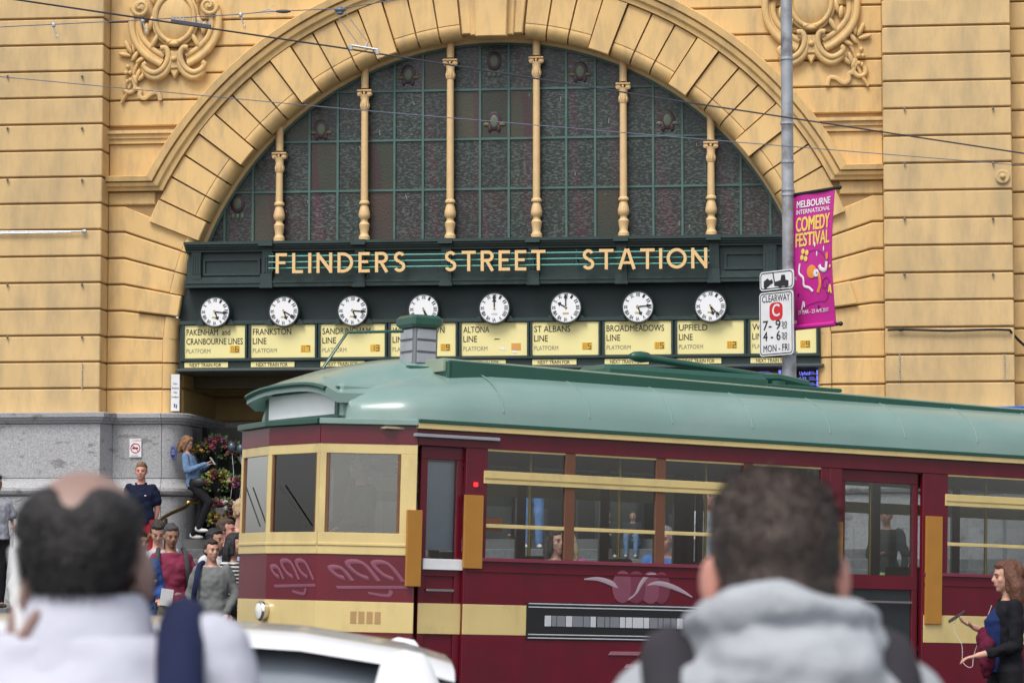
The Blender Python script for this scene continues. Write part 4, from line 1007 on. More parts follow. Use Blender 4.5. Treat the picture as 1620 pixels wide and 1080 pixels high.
for z in (bh + .005, -.02):
    mb = MB(); mb.tube([(-.12, .0, z), (bw + .06, .0, z)], .022, 8); mb.ell((bw + .08, 0, z), (.035, .03, .03), 8); mb.build('banner_arm', M_black, ban, smooth=60)
mb = MB(); mb.tube([(0, -.02, -.015), (bw, -.02, -.015)], .035, 10); mb.build('bottom_roll', M_pink, ban, smooth=60)
mb = MB(); mb.box(-.07, .0, -.05, .02, bh - .04, bh + .05); mb.build('yellow_tag', M_by, ban)
SY = R(-52)
M_sfr = mat('sign_black_border', (.02, .02, .022), .5)
def sround(w, h, r, n=5):
    o = []
    for cx, cz, a0 in ((w / 2 - r, h / 2 - r, 0), (-w / 2 + r, h / 2 - r, 90), (-w / 2 + r, -h / 2 + r, 180), (w / 2 - r, -h / 2 + r, 270)):
        o += [(cx + r * math.cos(R(a0 + 90 * i / n)), cz + r * math.sin(R(a0 + 90 * i / n))) for i in range(n + 1)]
    return o
def sgn_(name, label, xc, y0, y1, w, roll=0):
    c = at(xc, (y0 + y1) / 2, PD - .12); h = at(xc, y0, PD - .12).z - at(xc, y1, PD - .12).z
    t = thing(name, label, 'sign', tuple(c), (0, roll, SY))
    mb = MB(); mb.prism(sround(w, h, .05), 0, .012); mb.build('panel', M_sign, t)
    mb = MB(); o, i_ = sround(w - .03, h - .03, .045), sround(w - .055, h - .055, .035); n = len(o)
    mb.add([(x, -.002, z) for x, z in o + i_], [(k, (k + 1) % n, n + (k + 1) % n, n + k) for k in range(n)]); mb.build('border', M_sfr, t)
    mb = MB(); mb.box(w * .25, w * .5, .012, .06, -.02, .02); mb.build('bracket', M_steel, t)
    return t, w, h
t, w, h = sgn_('tow_away_sign', 'small white tow away sign with a black tow truck symbol on the pole', 1228.5, 428, 458, .62)
mb = MB(); y = -.003
def pl(pts, s=.01, ox=0, oz=0): mb.prism([(ox + x * s, oz + z * s) for x, z in pts], y, 0)
pl([(0, -5), (13, -5), (13, 0), (9, 1), (8, 6), (3, 6), (2, 1), (-6, 0), (-8, 9), (-9.5, 9), (-7, -2), (-7, -4)], .013, .05, -.02)
T_ = Matrix.Rotation(R(-28), 3, 'Y')
s0 = len(mb.v); pl([(-9, -4), (7, -4), (7, 0), (3, 1), (1, 5), (-6, 5), (-8, 1), (-9, 0)], .011, 0, 0); mb.v[s0:] = [(p[0] - .15, p[1], p[2] - .02) for p in [T_ @ Vector(q) for q in mb.v[s0:]]]
for x, z in ((.07, -.085), (.18, -.085), (-.20, -.075), (-.09, -.02)): mb.lathe([(.024, 0), (.024, .003)], 12, (0, 0, 0), None, Matrix.Translation((x, -.003, z)) @ Matrix.Rotation(R(90), 4, 'X'))
mb.build('tow_truck_symbol', M_sfr, t)
t, w, h = sgn_('clearway_sign', 'white CLEARWAY parking sign with a red C on the steel pole', 1228, 461, 562, .62)
mb = MB(); text_into(mb, 'CLEARWAY', 0, -.003, h * .345, w * .82, .085, None, .005, .001, 'c')
text_into(mb, '7- 9', -.24, -.003, -h * .09, .32, .115, None, .02, .001); text_into(mb, '30', .10, -.003, -h * .055, .10, .06, None, .01, .001); text_into(mb, 'AM', .12, -.003, -h * .095, .07, .025, None, .01, .001)
text_into(mb, '4 - 6', -.24, -.003, -h * .26, .32, .115, None, .02, .001); text_into(mb, '30', .10, -.003, -h * .225, .10, .06, None, .01, .001); text_into(mb, 'PM', .12, -.003, -h * .265, .07, .025, None, .01, .001)
text_into(mb, 'MON - FRI', 0, -.003, -h * .435, w * .76, .085, None, .01, .001, 'c'); mb.build('lettering', M_sfr, t)
mb = MB(); mb.prism(sround(.24, .225, .07), -.003, 0); mb.v = [(x, y, z + h * .19) for x, y, z in mb.v]; mb.build('red_patch', M_red, t)
mb = MB(); text_into(mb, 'C', 0, -.0045, h * .115, .13, .15, None, .03, .001, 'c'); mb.build('letter_c', M_sign, t)
# ---------------------------------------------------------------- blue awning beyond the tram
a, b = at(1478, 644, 38.5), at(1720, 650, 36.5)
aw = thing('blue_awning', 'bright blue awning top showing above the tram roof at the right', 'awning', (a.x, a.y, zg(a.x, a.y)), (0, 0, math.atan2(b.y - a.y, b.x - a.x)))
L = math.hypot(b.x - a.x, b.y - a.y); hz = a.z - zg(a.x, a.y); M_blue = mat('awning_blue', (.03, .13, .62), .45)
mb = MB(); mb.prism([(0, hz - .16), (L, hz - .20), (L, hz - .08), (.1, hz)], 0, 1.4, .01); mb.build('canopy', M_blue, aw)
for x in (.1, L - .1):
    for y in (.1, 1.3): mb = MB(); mb.tube([(x, y, 0), (x, y, hz - .16)], .025, 8); mb.build('leg', M_steel, aw)
# ---------------------------------------------------------------- overhead wires
M_wire = mat('dark_cable', (.06, .06, .075), .5); M_wire2 = mat('thin_steel_wire', (.16, .17, .24), .5)
def wire(label, pts, r, m, nm='overhead_wire'):
    P_ = [at(*p) for p in pts]; o = P_[0].copy(); mb = MB(); mb.tube([tuple(p - o) for p in P_], r, 6); w = mb.build(nm, m, None, 60); w.location = o
    tag(w, label, 'overhead wire'); return w
wire('thick dark overhead trolley cable sloping down from upper left to right', [(-80, -16, 27.5), (27, 0, 28), (540, 76, 30), (1080, 161, 32), (1700, 255, 34)], .0095, M_wire)
wire('thin wire crossing the arch below the thick trolley cable', [(-60, 115.5, 30), (0, 121.5, 30), (540, 172, 30), (1080, 218, 30), (1720, 270, 30)], .0050, M_wire2)
wire('thin span wire rising from the left pier to the insulator at the top', [(-60, 47, 30), (0, 43, 30), (223, 32, 30), (380, 23, 30), (420, 19, 30), (538, 14, 30), (640, -2, 30), (720, -14, 30)], .0055, M_wire2)
def clip_(x, y, lab):
    p = at(x, y, 30); t = thing('wire_ear', lab, 'wire fitting', tuple(p), group='clips hanging from the span wire')
    mb = MB(); mb.ell((0, 0, 0), (.022, .015, .03), 8); mb.tube([(0, 0, -.02), (.03, 0, -.10)], .007, 6); mb.build('clamp', M_steel, t)
    mb = MB(); mb.tube([(.04 + .014 * math.cos(a), 0, -.125 + .018 * math.sin(a)) for a in [i * math.pi / 5 for i in range(10)]], .004, 5, closed=True); mb.build('eye', M_steel, t)
clip_(85, 40, 'small hanging clip on the span wire over the left pier'); clip_(226, 33, 'small hanging clip on the span wire over the shield carving'); clip_(381, 24, 'small hanging clip on the span wire over the arch moulding')
p = at(302, 36, 28.9)
t = thing('cable_splice', 'long clamped splice on the thick trolley cable over the shield', 'wire fitting', tuple(at(302, 38.5, 29)), (0, R(8.3), 0))
mb = MB(); mb.cbox(-.21, .21, -.015, .015, -.022, .022, .006); mb.build('bar', M_wire, t)
for k in range(11):
    if k == 5: continue
    x = -.19 + .038 * k; mb = MB(); mb.tube([(x, 0, .02), (x - .012, 0, .055)], .009, 6); mb.build('bolt', M_steel, t)
t = thing('trolley_wire_hanger', 'insulated hanger joining the span wire to the trolley cable above the arch', 'wire fitting', tuple(at(538, 16, 30)))
mb = MB(); mb.ell((0, 0, 0), (.065, .04, .028), 10); mb.ell((0.0, 0, -.035), (.04, .03, .022), 10); mb.ell((0, 0, .02), (.035, .03, .02), 8); mb.build('insulator', mat('insulator_grey', (.12, .14, .18), .4), t, smooth=60)
def rel(x, y): p = at(x, y, 30) - at(538, 16, 30); return (p.x, 0, p.z)
for a, b in (((531, 22), (567, 70)), ((546, 20), (581, 66))): mb = MB(); mb.tube([rel(*a), rel(*b)], .0045, 5); mb.build('bridle_wire', M_steel, t)
mb = MB(); mb.tube([rel(555, 72), rel(598, 79)], .013, 8); mb.tube([rel(578, 76), rel(583, 66)], .008, 6)
for x, y in ((555, 75), (597, 82)): q = rel(x, y); mb.cbox(q[0] - .02, q[0] + .02, -.02, .02, q[2] - .035, q[2] + .025, .006)
mb.build('clamp_bar', M_steel, t, smooth=40)
p = rel(450, 18); t = thing('turnbuckle', 'dark turnbuckle with frayed wire ends on the span wire', 'wire fitting', tuple(at(448, 18.5, 30)))
mb = MB(); mb.ell((0, 0, 0), (.085, .02, .02), 10); mb.build('barrel', M_wire, t, smooth=60)
mb = MB(); mb.tube([(-.08, 0, 0), (-.16, 0, .02), (-.24, 0, .0)], .004, 5); mb.tube([(-.08, 0, 0), (-.14, 0, -.02), (-.25, 0, -.01)], .004, 5); mb.tube([(-.20, 0, .01), (-.11, 0, .05), (-.10, 0, .065)], .003, 5); mb.build('wire_ends', M_steel, t)
# ================================================================ TRAM
TH = math.atan2(.505, .863); SLOPE = R(1.6)
P0 = Vector((-.93, 26.2, zg(-.93, 26.2)))
tram = thing('tram', 'old maroon and cream tram with green roof crossing in front of the station', 'tram', tuple(P0), (0, SLOPE, TH))
M_mar = mat('maroon_enamel', (.125, .004, .016), .26, var=.12, nscale=3, coat=.2, spec=.5, bump=.02, bscale=6, dirt=(.075, .010, .018), dscale=2.5, dlo=.48, dhi=.8, dstretch=(1, 1, .5), damt=.7)
M_cream = mat('cream_enamel', (.68, .53, .23), .3, var=.05, nscale=3, coat=.3, dirt=(.40, .31, .15), dscale=3, dlo=.5, dhi=.8, dstretch=(1, 1, .5), damt=.7)
M_roof = mat('roof_green', (.19, .30, .27), .28, var=.06, nscale=1.5, coat=.35, dirt=(.27, .34, .31), dscale=1.2, dstretch=(.3, 1, 1), damt=.6)
M_rtrim = mat('roof_trim_dark_green', (.012, .075, .05), .35, coat=.3)
M_ochs = mat('ochre_door_edge', (.42, .19, .028), .45, var=.06)
M_tin = mat('tram_interior_wood', (.16, .07, .03), .4, var=.15, nscale=4)
M_tinc = mat('tram_interior_cream', (.45, .38, .24), .5)
M_seat = mat('tram_seat_green', (.03, .07, .05), .6)
M_chr = mat('chrome', (.65, .65, .67), .15, metal=1, var=0)
M_rub = mat('rubber_black', (.02, .02, .02), .7)
def glass(name, tintc=(.93, .95, .95), refl=.05):
    m = bpy.data.materials.new(name); m.use_nodes = True; n, l = m.node_tree.nodes, m.node_tree.links; n.remove(n['Principled BSDF'])
    tr = n.new('ShaderNodeBsdfTransparent'); tr.inputs[0].default_value = (*tintc, 1); gl = n.new('ShaderNodeBsdfGlossy'); gl.inputs['Roughness'].default_value = .02
    fr = n.new('ShaderNodeFresnel'); fr.inputs[0].default_value = 1.5; mr = n.new('ShaderNodeMath'); mr.operation = 'ADD'; mr.inputs[1].default_value = refl
    mx = n.new('ShaderNodeMixShader'); l.new(fr.outputs[0], mr.inputs[0]); l.new(mr.outputs[0], mx.inputs[0]); l.new(tr.outputs[0], mx.inputs[1]); l.new(gl.outputs[0], mx.inputs[2])
    l.new(mx.outputs[0], n['Material Output'].inputs[0]); return m
M_gl = glass('window_glass'); M_gl2 = glass('cab_glass', (.93, .95, .95), .10)
LT, WT = 12.6, 2.7                    # body between the cabs, width
cab = [(0, 0), (-.75, .50), (-.86, 1.35), (-.75, 2.2), (0, 2.7)]
def seg_T(a, b):
    a, b = Vector((*a, 0)), Vector((*b, 0)); d = (b - a).normalized(); nn = Vector((d.y, -d.x, 0))   # nn: one side
    return Matrix(((d.x, nn.x, 0, a.x), (d.y, nn.y, 0, a.y), (0, 0, 1, 0), (0, 0, 0, 1))), (b - a).length
def panel(name, a, b, z0, z1, m, th=.04, out=0., s0=0., s1=None, parent=None, ch=.004, side=1):
    """upright panel along plan line a->b; out = how far its face stands outside the body line"""
    T, L = seg_T(a, b); s1 = L if s1 is None else s1; mb = MB()
    y0, y1 = (out, out - th); mb.cbox(s0, s1, side * y1, side * y0, z0, z1, ch, None, T)
    return mb.build(name, m, parent or tram)
near = ((0, 0), (LT, 0)); far = ((LT, WT), (0, WT))
segs_all = []
# ---- side walls, both sides. outward is -v on the near side
zsk, zb0, zb1, zsl, zhb0, zhb1, ztl, zlb, zgt = .34, .83, 1.11, 1.545, 2.235, 2.355, 2.56, 2.71, 2.775
def sideT(kind):
    if kind == 'near': return lambda u: (u, 0), -1
    return lambda u: (u, WT), 1
def sbox(nm, kind, u0, u1, z0, z1, m, out0, out1, parent=None, ch=.003):
    """box on a side wall, from out0 (inside, negative) to out1 (outside, positive)"""
    mb = MB()
    if kind == 'near': mb.cbox(u0, u1, -out1, -out0, z0, z1, ch)
    else: mb.cbox(u0, u1, WT + out0, WT + out1, z0, z1, ch)
    return mb.build(nm, m, parent or tram)
pil = [.66, 1.66, 2.69, 3.72, 4.70]                       # pillars of the first window bay
pil2 = [6.14, 7.35, 8.5, 9.65, 10.8, 11.9]
doors = [(.05, .54), (4.86, 5.90), (12.06, 12.55)]
for kd in ('near', 'far'):
    solid = [(.56, 4.84), (5.92, 12.04)]
    for a, b in solid:
        sbox('lower_panel', kd, a, b, .30, zb0, M_mar, -.04, 0); sbox('waist_panel', kd, a, b, zb1, zsl - .02, M_mar, -.04, 0)
        sbox('cream_band', kd, a, b, zb0, zb1, M_cream, -.04, .003)
        sbox('window_sill', kd, a, b, zsl - .035, zsl, mat('sill_maroon', (.20, .03, .06), .2, coat=.6), -.06, .025)
        sbox('belt_rail', kd, a, b, zb1 + .30, zb1 + .325, M_mar, 0, .010)
    sbox('letterboard', kd, .0, LT, ztl, zlb, M_mar, -.05, .004)
    sbox('gutter', kd, -.02, LT + .02, zlb, zgt - .012, M_cream, -.05, .05)
    sbox('gutter_trim', kd, -.02, LT + .02, zgt - .012, zgt + .022, M_rtrim, -.06, .06)
    for PL in (pil, pil2):
        for i, u in enumerate(PL):
            w = .055 if i not in (0, len(PL) - 1) else .09
            sbox('window_pillar', kd, u - w, u + w, zsl, ztl, M_mar if i in (0, len(PL) - 1) else mat('pillar_brown', (.15, .06, .03), .35, coat=.3), -.05, -.004)
        for i in range(len(PL) - 1):
            a, b = PL[i] + (.09 if i == 0 else .055), PL[i + 1] - (.09 if i == len(PL) - 2 else .055)
            sbox('window_pane', kd, a, b, zsl, zhb0, M_gl, -.030, -.024, ch=.001)
            sbox('top_light', kd, a, b, zhb1, ztl, M_gl, -.030, -.024, ch=.001)
            sbox('window_frame', kd, a, b, ztl - .02, ztl, M_cream, -.04, -.006)
            if kd == 'near':
                sbox('guard_rail', kd, a, b, zsl + .28, zsl + .315, M_cream, -.022, -.005)
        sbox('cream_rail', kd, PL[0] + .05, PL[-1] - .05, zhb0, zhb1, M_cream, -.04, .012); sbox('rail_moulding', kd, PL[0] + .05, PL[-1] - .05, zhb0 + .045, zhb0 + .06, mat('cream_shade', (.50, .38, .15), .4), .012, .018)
    for j, (a, b) in enumerate(doors):
        # recessed folding door with an upper and a lower light
        d = sbox('door', kd, a + .02, b - .02, ztl - .12, ztl, M_mar, -.10, -.05)
        for (z0, z1) in ((.42, .56), (1.36, 1.50)): sbox('door_rail', kd, a + .02, b - .02, z0, z1, M_mar, -.10, -.05, parent=d)
        for uu in ((a + .02, a + .09), (b - .09, b - .02)) + (): sbox('door_stile', kd, uu[0], uu[1], .42, ztl - .12, M_mar, -.102, -.052, parent=d)
        sbox('door_glass', kd, a + .09, b - .09, 1.50, ztl - .12, M_gl, -.078, -.072, parent=d, ch=.001); sbox('door_panel' if j == 0 else 'door_glass', kd, a + .09, b - .09, .56, 1.36, M_mar if j == 0 else mat('dark_lower_glass', (.03, .035, .04), .08, coat=.5), -.078, -.072, parent=d, ch=.001)
        sbox('door_grab_rail', kd, a + .1, b - .1, 1.22, 1.245, M_chr, -.05, -.03, parent=d)
        if j == 0: sbox('cream_band', kd, a + .02, b - .02, zb0, zb1, M_cream, -.05, -.045)
        sbox('door_step', kd, a, b, .26, .34, M_rub, -.30, .02)
    for a, b in ((.52, .70), (4.72, 4.87), (5.90, 6.05), (11.96, 12.06)):
        sbox('door_post', kd, a, b, .30, ztl, M_mar, -.05, -.001); (sbox('cream_band', kd, a, b, zb0, zb1, M_cream, -.02, .002) if a < 1 else None)
# ochre door edges on the street side
for a, b, z0, z1 in ((-.10, .055, 1.26, 1.96), (.50, .70, 1.44, 2.12), (4.74, 4.87, 1.30, 2.02), (5.93, 6.14, 1.02, 2.12)):
    sbox('ochre_door_edge', 'near', a, b, z0, z1, M_ochs, .0, .028)
sbox('indicator_lamp', 'near', .60, .64, 2.20, 2.24, mat('red_lamp', (.9, .02, .03), .3, emit=1.5), .0, .02)
sbox('side_marker', 'near', .76, .98, 1.80, 1.92, mat('orange_marker', (.75, .16, .02), .4), -.12, -.09)
sbox('fleet_plate', 'near', .10, .52, 1.42, 1.52, M_sign, -.06, -.02)
# pale panel added behind the first door's upper glass to brighten it
sbox('pale_glass_backing', 'near', .12, .47, 1.60, 2.42, mat('pale_blue_glass_backing', (.45, .50, .58), .5), -.14, -.12)
# black sill name panel with silver lettering and lines
a0, a1 = 1.20, 3.60
sbox('name_board', 'near', a0, a1, zb0 - .035, zb1 + .035, M_black, .003, .012)
M_sil = mat('silver_lettering', (.55, .56, .60), .35, var=.05)
for z in (zb0 - .02, zb0 + .012, zb1 - .012, zb1 + .02): sbox('silver_line', 'near', a0 + .02, a1 - .02, z - .005, z + .005, M_sil, .012, .016)
mb = MB()
x = a0 + .2
for w in (.07, .05, .09, .07, .11, .07, .06, 0, .08, .05, .10, .06, .07, .12, .06, .09, .05, .08, .06, .07, .09):
    if w: mb.cbox(x, x + w, -.018, -.012, zb0 + .09, zb1 - .09, .003, M_sil if int(x * 100) % 3 else mat('silver_dull', (.20, .21, .24), .4))
    x += w + .008
o = mb.build('board_lettering', M_sil, tram); o['kind'] = 'stuff'
# winged swirl emblem on the waist
def emblem(cx, cz, s, ut=1, a=None, b=None, out=.007, nm='wing_emblem', m=None):
    e = thing2(nm, tram); m = m or mat('emblem_pale', (.40, .30, .35), .4)
    def place(mb):
        if a is not None:
            T, L = seg_T(a, b); mb.v = [tuple(T @ Vector((x, -out_s * (y + out), z))) for x, y, z in mb.v]
        else: mb.v = [(x, -y - out, z) for x, y, z in mb.v]
        return mb
    for pts in ([(-1, .10), (-.75, .11), (-.5, .05), (-.32, -.06), (-.20, -.16)], [(-.20, -.20), (-.06, -.10), (.04, .06), (.16, .18), (.32, .22)], [(.12, .02), (.30, .07), (.52, .05), (.78, -.03), (1, -.13)]):
        mb = MB(); sp_ = smooth_path([(cx + x * s, 0, cz + z * s) for x, z in pts], 5); L_ = len(sp_) - 1
        mb.tube(sp_, [(.008 + .032 * math.sin(math.pi * i / L_)) * s for i in range(L_ + 1)], 8, flat=((0, 1, 0), .08)); place(mb).build('wing', m, e, smooth=60)
    for k, (kx, kr) in enumerate(((-.30, .19), (-.05, .21), (.22, .21), (.42, .17))):
        mb = MB(); mb.ell((cx + kx * s, -.0006 * k, cz + .0 * s), (kr * s, .002, .25 * s), 20); place(mb).build('disc', mat('emblem_rose', (.17, .035, .065), .35) if k % 2 else mat('emblem_rose_pale', (.22, .065, .105), .35), e, smooth=60)
out_s = 1
emblem(2.45, 1.31, .62)
mb = MB()
for (u, z, w) in ((2.12, .66, .34), (2.30, .54, .32), (2.42, .46, .30)): mb.prism([(u, z), (u + w, z), (u + w + .03, z + .035), (u + .03, z + .035)], -.012, -.002)
o = mb.build('small_lettering', mat('emblem_pale_pink', (.30, .12, .17)), tram); o['kind'] = 'stuff'
# ---- cabs
def cabend(mir):
    P = [((LT - u) if mir else u, (WT - v) if mir else v) for u, v in cab]
    sg_ = 1
    for i in range(4):
        a, b = P[i], P[i + 1]; T, L = seg_T(a, b)
        # outward side: away from body centre
        cen = Vector((LT / 2, WT / 2)); mid = (Vector(a) + Vector(b)) / 2; d = (Vector(b) - Vector(a)).normalized(); nn = Vector((d.y, -d.x)); sd = 1 if nn.dot(mid - cen) > 0 else -1
        def pn(nm, s0, s1, z0, z1, m, th=.04, out=0.): 
            mb = MB(); y = sorted((sd * out, sd * (out - th))); mb.cbox(s0, s1, y[0], y[1], z0, z1, .003, None, T); return mb.build(nm, m, tram)
        pn('dash_panel', 0, L, .30, zb0, M_mar); pn('dash_panel', 0, L, zb1, 1.54, M_mar); pn('cream_band', 0, L, zb0, zb1, M_cream, out=.003)
        pn('cream_cab_rail', 0, L, 1.54, 1.74, M_cream, out=.012); pn('rail_moulding', 0, L, 1.62, 1.645, M_cream, .02, .022)
        pn('cab_letterboard', 0, L, 2.56, 2.735, M_mar, out=.012)
        pn('cab_window_head', 0, L, 2.47, 2.56, M_cream, out=.006)
        e0 = .16 if (i in (0,)) else .045; e1 = .16 if i == 3 else .045
        if i == 0: e0, e1 = .15, .06
        if i == 3: e0, e1 = .06, .15
        pn('cab_pillar', 0, e0, 1.74, 2.47, M_cream, .05, .008); pn('cab_pillar', L - e1, L, 1.74, 2.47, M_cream, .05, .008)
        fr_ = pn('cab_window', e0, L - e1, 1.74, 2.47, M_gl2, .006, -.015)
        for q in ((e0, e0 + .03, 1.74, 2.47), (L - e1 - .03, L - e1, 1.74, 2.47)): pn('window_bead', q[0], q[1], q[2], q[3], M_tin, .02, .0)
        mb = MB()  # wiper
        if i in (1, 2):
            y = sd * .02; mb.tube([T @ Vector((L * .2, y, 1.80)), T @ Vector((L * .75, y, 2.18))], .008, 6); mb.build('wiper', M_rub, tram)
    # corner posts hide the joints
    for i in (1, 2, 3):
        mb = MB(); mb.lathe([(.03, .30), (.03, 2.70)], 8, (P[i][0], P[i][1], 0)); mb.build('corner_post', M_mar if i == 2 else M_cream, tram, smooth=60) if False else None
    hx = -1 if not mir else 1
    # anticlimber, headlamp, coupler
    nose = P[2][0]
    mb = MB(); mb.cbox(min(nose, nose + hx * .10), max(nose, nose + hx * .10), .55, 2.15, .36, .50, .02); mb.build('bumper', M_black, tram)
    T = Matrix.Translation((nose, 1.35, 1.0)) @ Matrix.Rotation(R(90) * hx, 4, 'Y')
    h = MB(); h.lathe([(.085, 0), (.095, .05), (.08, .07)], 20, (0, 0, 0), None, T); hl = h.build('headlamp', M_chr, tram, smooth=40)
    h = MB(); h.lathe([(.075, .071), (.04, .08), (.0, .083)], 20, (0, 0, 0), None, T); h.build('lens', mat('lamp_lens', (.8, .8, .75), .1), hl, smooth=60)
    # destination box with its canopy
    x0, x1 = nose - hx * .30, nose - hx * 1.3
    mb = MB(); pl_ = [(q[0], q[1]) for q in P]; vs = [(x_, y_, 2.792) for x_, y_ in pl_] + [(x_, y_, 2.76) for x_, y_ in pl_]; mb.add(vs, [(0, 1, 2, 3, 4), (9, 8, 7, 6, 5)] + [(i, (i + 1) % 5, 5 + (i + 1) % 5, 5 + i) for i in range(5)]); mb.build('cab_deck', M_roof, tram)
    db = thing2('destination_box', tram)
    mb = MB(); mb.cbox(min(x0, x1), max(x0, x1), .50, 2.10, 2.80, 3.13, .03); mb.build('housing', M_roof, db)
    mb = MB(); xx = x0 + hx * .012; mb.cbox(min(xx, x0 - hx * .02), max(xx, x0 - hx * .02), .58, 2.02, 2.84, 3.07, .004); mb.build('destination_blind', mat('blind_white', (.88, .88, .90), .4, var=.03), db)
    for (y0, y1, z0, z1) in ((.52, 2.08, 2.805, 2.84), (.52, 2.08, 3.07, 3.10), (.52, .58, 2.84, 3.07), (2.02, 2.08, 2.84, 3.07)):
        xx = x0 + hx * .02; mb = MB(); mb.cbox(min(xx, x0), max(xx, x0), y0, y1, z0, z1, .003); mb.build('blind_frame', M_rtrim, db)
    if False:
        mb = MB(); mb.cbox(min(x0, x0 - .0) + .08, x0 + .55, .265, .285, 2.79, 3.07, .004); mb.build('side_blind', mat('blind_white', (.74, .74, .78)), db)
    mb = MB(); nn_ = 12; vs = []
    xs_h = [x0 + hx * .16, x0 + hx * .05, x0 - hx * .30, x0 - hx * .75, x0 - hx * 1.20]; zr_h = [0, .05, .17, .27, .33]
    for j in range(nn_ + 1):
        q = -1 + 2 * j / nn_
        ring_ = []
        for k_, (xx, zz) in enumerate(zip(xs_h, zr_h)):
            hw_ = .86 + .03 * k_; zt = 3.16 + zz - (.07 + .11 * k_) * q * q * abs(q)
            ring_.append((xx, 1.35 + hw_ * q, zt))
        vs += ring_ + [(x_, y_, z_ - .05 - .04 * (k_ > 0)) for k_, (x_, y_, z_) in enumerate(ring_[::-1])]
    m_ = 10
    fs = [(j * m_ + k, j * m_ + (k + 1) % m_, j * m_ + m_ + (k + 1) % m_, j * m_ + m_ + k) for j in range(nn_) for k in range(m_)] + [tuple(range(m_)), tuple(nn_ * m_ + k for k in range(m_ - 1, -1, -1))]
    mb.add(vs, fs); mb.build('box_canopy', M_roof, db, smooth=30)
    mb = MB(); mb.tube([(xs_h[0] + hx * .005, 1.35 + .86 * q, 3.16 - .025 - .07 * q * q * abs(q)) for q in [-1 + i / 8 for i in range(17)]], .025, 6); mb.build('canopy_lip', M_rtrim, db, smooth=50)
    # gutter round the cab
    for i in range(4):
        a, b = P[i], P[i + 1]; T, L = seg_T(a, b); mid = (Vector(a) + Vector(b)) / 2; d = (Vector(b) - Vector(a)).normalized(); nn = Vector((d.y, -d.x)); sd = 1 if nn.dot(mid - Vector((LT / 2, WT / 2))) > 0 else -1
        y = sorted((sd * .06, -sd * .05)); mb = MB(); mb.cbox(-.01, L + .01, y[0], y[1], 2.735, 2.79, .006, None, T); mb.build('cab_gutter', M_rtrim if i in (1, 2) else M_roof, tram)
cabend(False); cabend(True)
a, b = cab[1], cab[2]
mb = MB()
# ---- roof: domed at both ends
def roof_z(q, h): return zgt + h * (1 - abs(q) ** 2.3) ** .62
stn = [-.5, -.42, -.3, -.15, 0, .5, 1.0, 1.6] + [2.5 + i for i in range(8)] + [11.0, 11.6, 12.1, 12.6, 12.75, 12.9, 13.02, 13.1]
mb = MB(); vs = []; NQ = 28
def endf(u):
    e = min(u + .75, 13.35 - u); return max(0., min(1., e / 2.0))
for u in stn:
    e = endf(u); f = math.sin(e * math.pi / 2)
    ue = min(u, LT - u); hw = 1.35 if ue >= 0 else 1.35 - .85 * (-ue / .9) ** 1.3
    h = .27 + .36 * f; hw += .02
    for j in range(NQ + 1):
        q = -1 + 2 * j / NQ; qq = math.copysign(abs(q) ** .75, q) if False else q
        a_ = math.pi * j / NQ; qv = -math.cos(a_)
        zt = zgt + h * (max(0, math.sin(a_)) ** .72)
        vs.append((u, 1.35 + hw * qv, zt))
n1 = NQ + 1
fs = [(i * n1 + j, i * n1 + j + 1, (i + 1) * n1 + j + 1, (i + 1) * n1 + j) for i in range(len(stn) - 1) for j in range(NQ)]
fs += [tuple(range(n1)), tuple(range((len(stn) - 1) * n1, len(stn) * n1))]
mb.add(vs, fs); mb.build('roof', M_roof, tram, smooth=50)
# clerestory step and trolley board
def drop(mb): mb.v = [(x, y, z - .085 * max(0, min(1, (x - .6) / 6.5)) - .085 * max(0, (x - 9.5) / 3) * 0) for x, y, z in mb.v]; return mb
for v0, v1 in ((.42, .50), (2.20, 2.28)):
    for xa in range(12): mb = MB(); mb.cbox(.55 + xa * .96, .55 + xa * .96 + .96, v0, v1, 3.24, 3.405, .004); drop(mb).build('clerestory_edge', M_rtrim, tram)
for xa in range(12): mb = MB(); mb.cbox(.5 + xa * .97, .5 + xa * .97 + .97, .47, 2.23, 3.30, 3.425, .004); drop(mb).build('roof_board', mat('roof_board_cream_green', (.30, .36, .27), .5), tram)
mb = MB(); mb.cbox(.53, .58, .42, 2.28, 3.20, 3.40, .01); mb.build('clerestory_edge', M_rtrim, tram)
for v in (1.05, 1.65):
    mb = MB(); mb.cbox(2.9, 5.6, v - .06, v + .06, 3.42, 3.46, .01)
    for k in range(3): mb.box(3.3 + k, 3.36 + k, v - .04, v + .04, 3.32, 3.43)
    mb.build('trolley_plank', M_rtrim, tram)
mb = MB(); mb.cbox(2.5, 4.5, .75, 1.35, 3.36, 3.52, .05); mb.build('equipment_box', M_rtrim, tram)
mb = MB(); mb.lathe([(.24, 3.34), (.20, 3.42), (.10, 3.48), (.10, 3.52)], 16, (5.0, 1.35, 0)); mb.tube([(4.7, 1.35, 3.53), (5.0, 1.35, 3.55), (5.4, 1.35, 3.50)], .06, 8); mb.build('trolley_base', M_rtrim, tram, smooth=40)
mb = MB(); mb.tube([(5.0, 1.35, 3.55), (3.4, 1.35, 3.66)], .04, 8); mb.ell((3.3, 1.35, 3.67), (.16, .06, .06), 8); mb.build('trolley_pole', M_rtrim, tram, smooth=60)
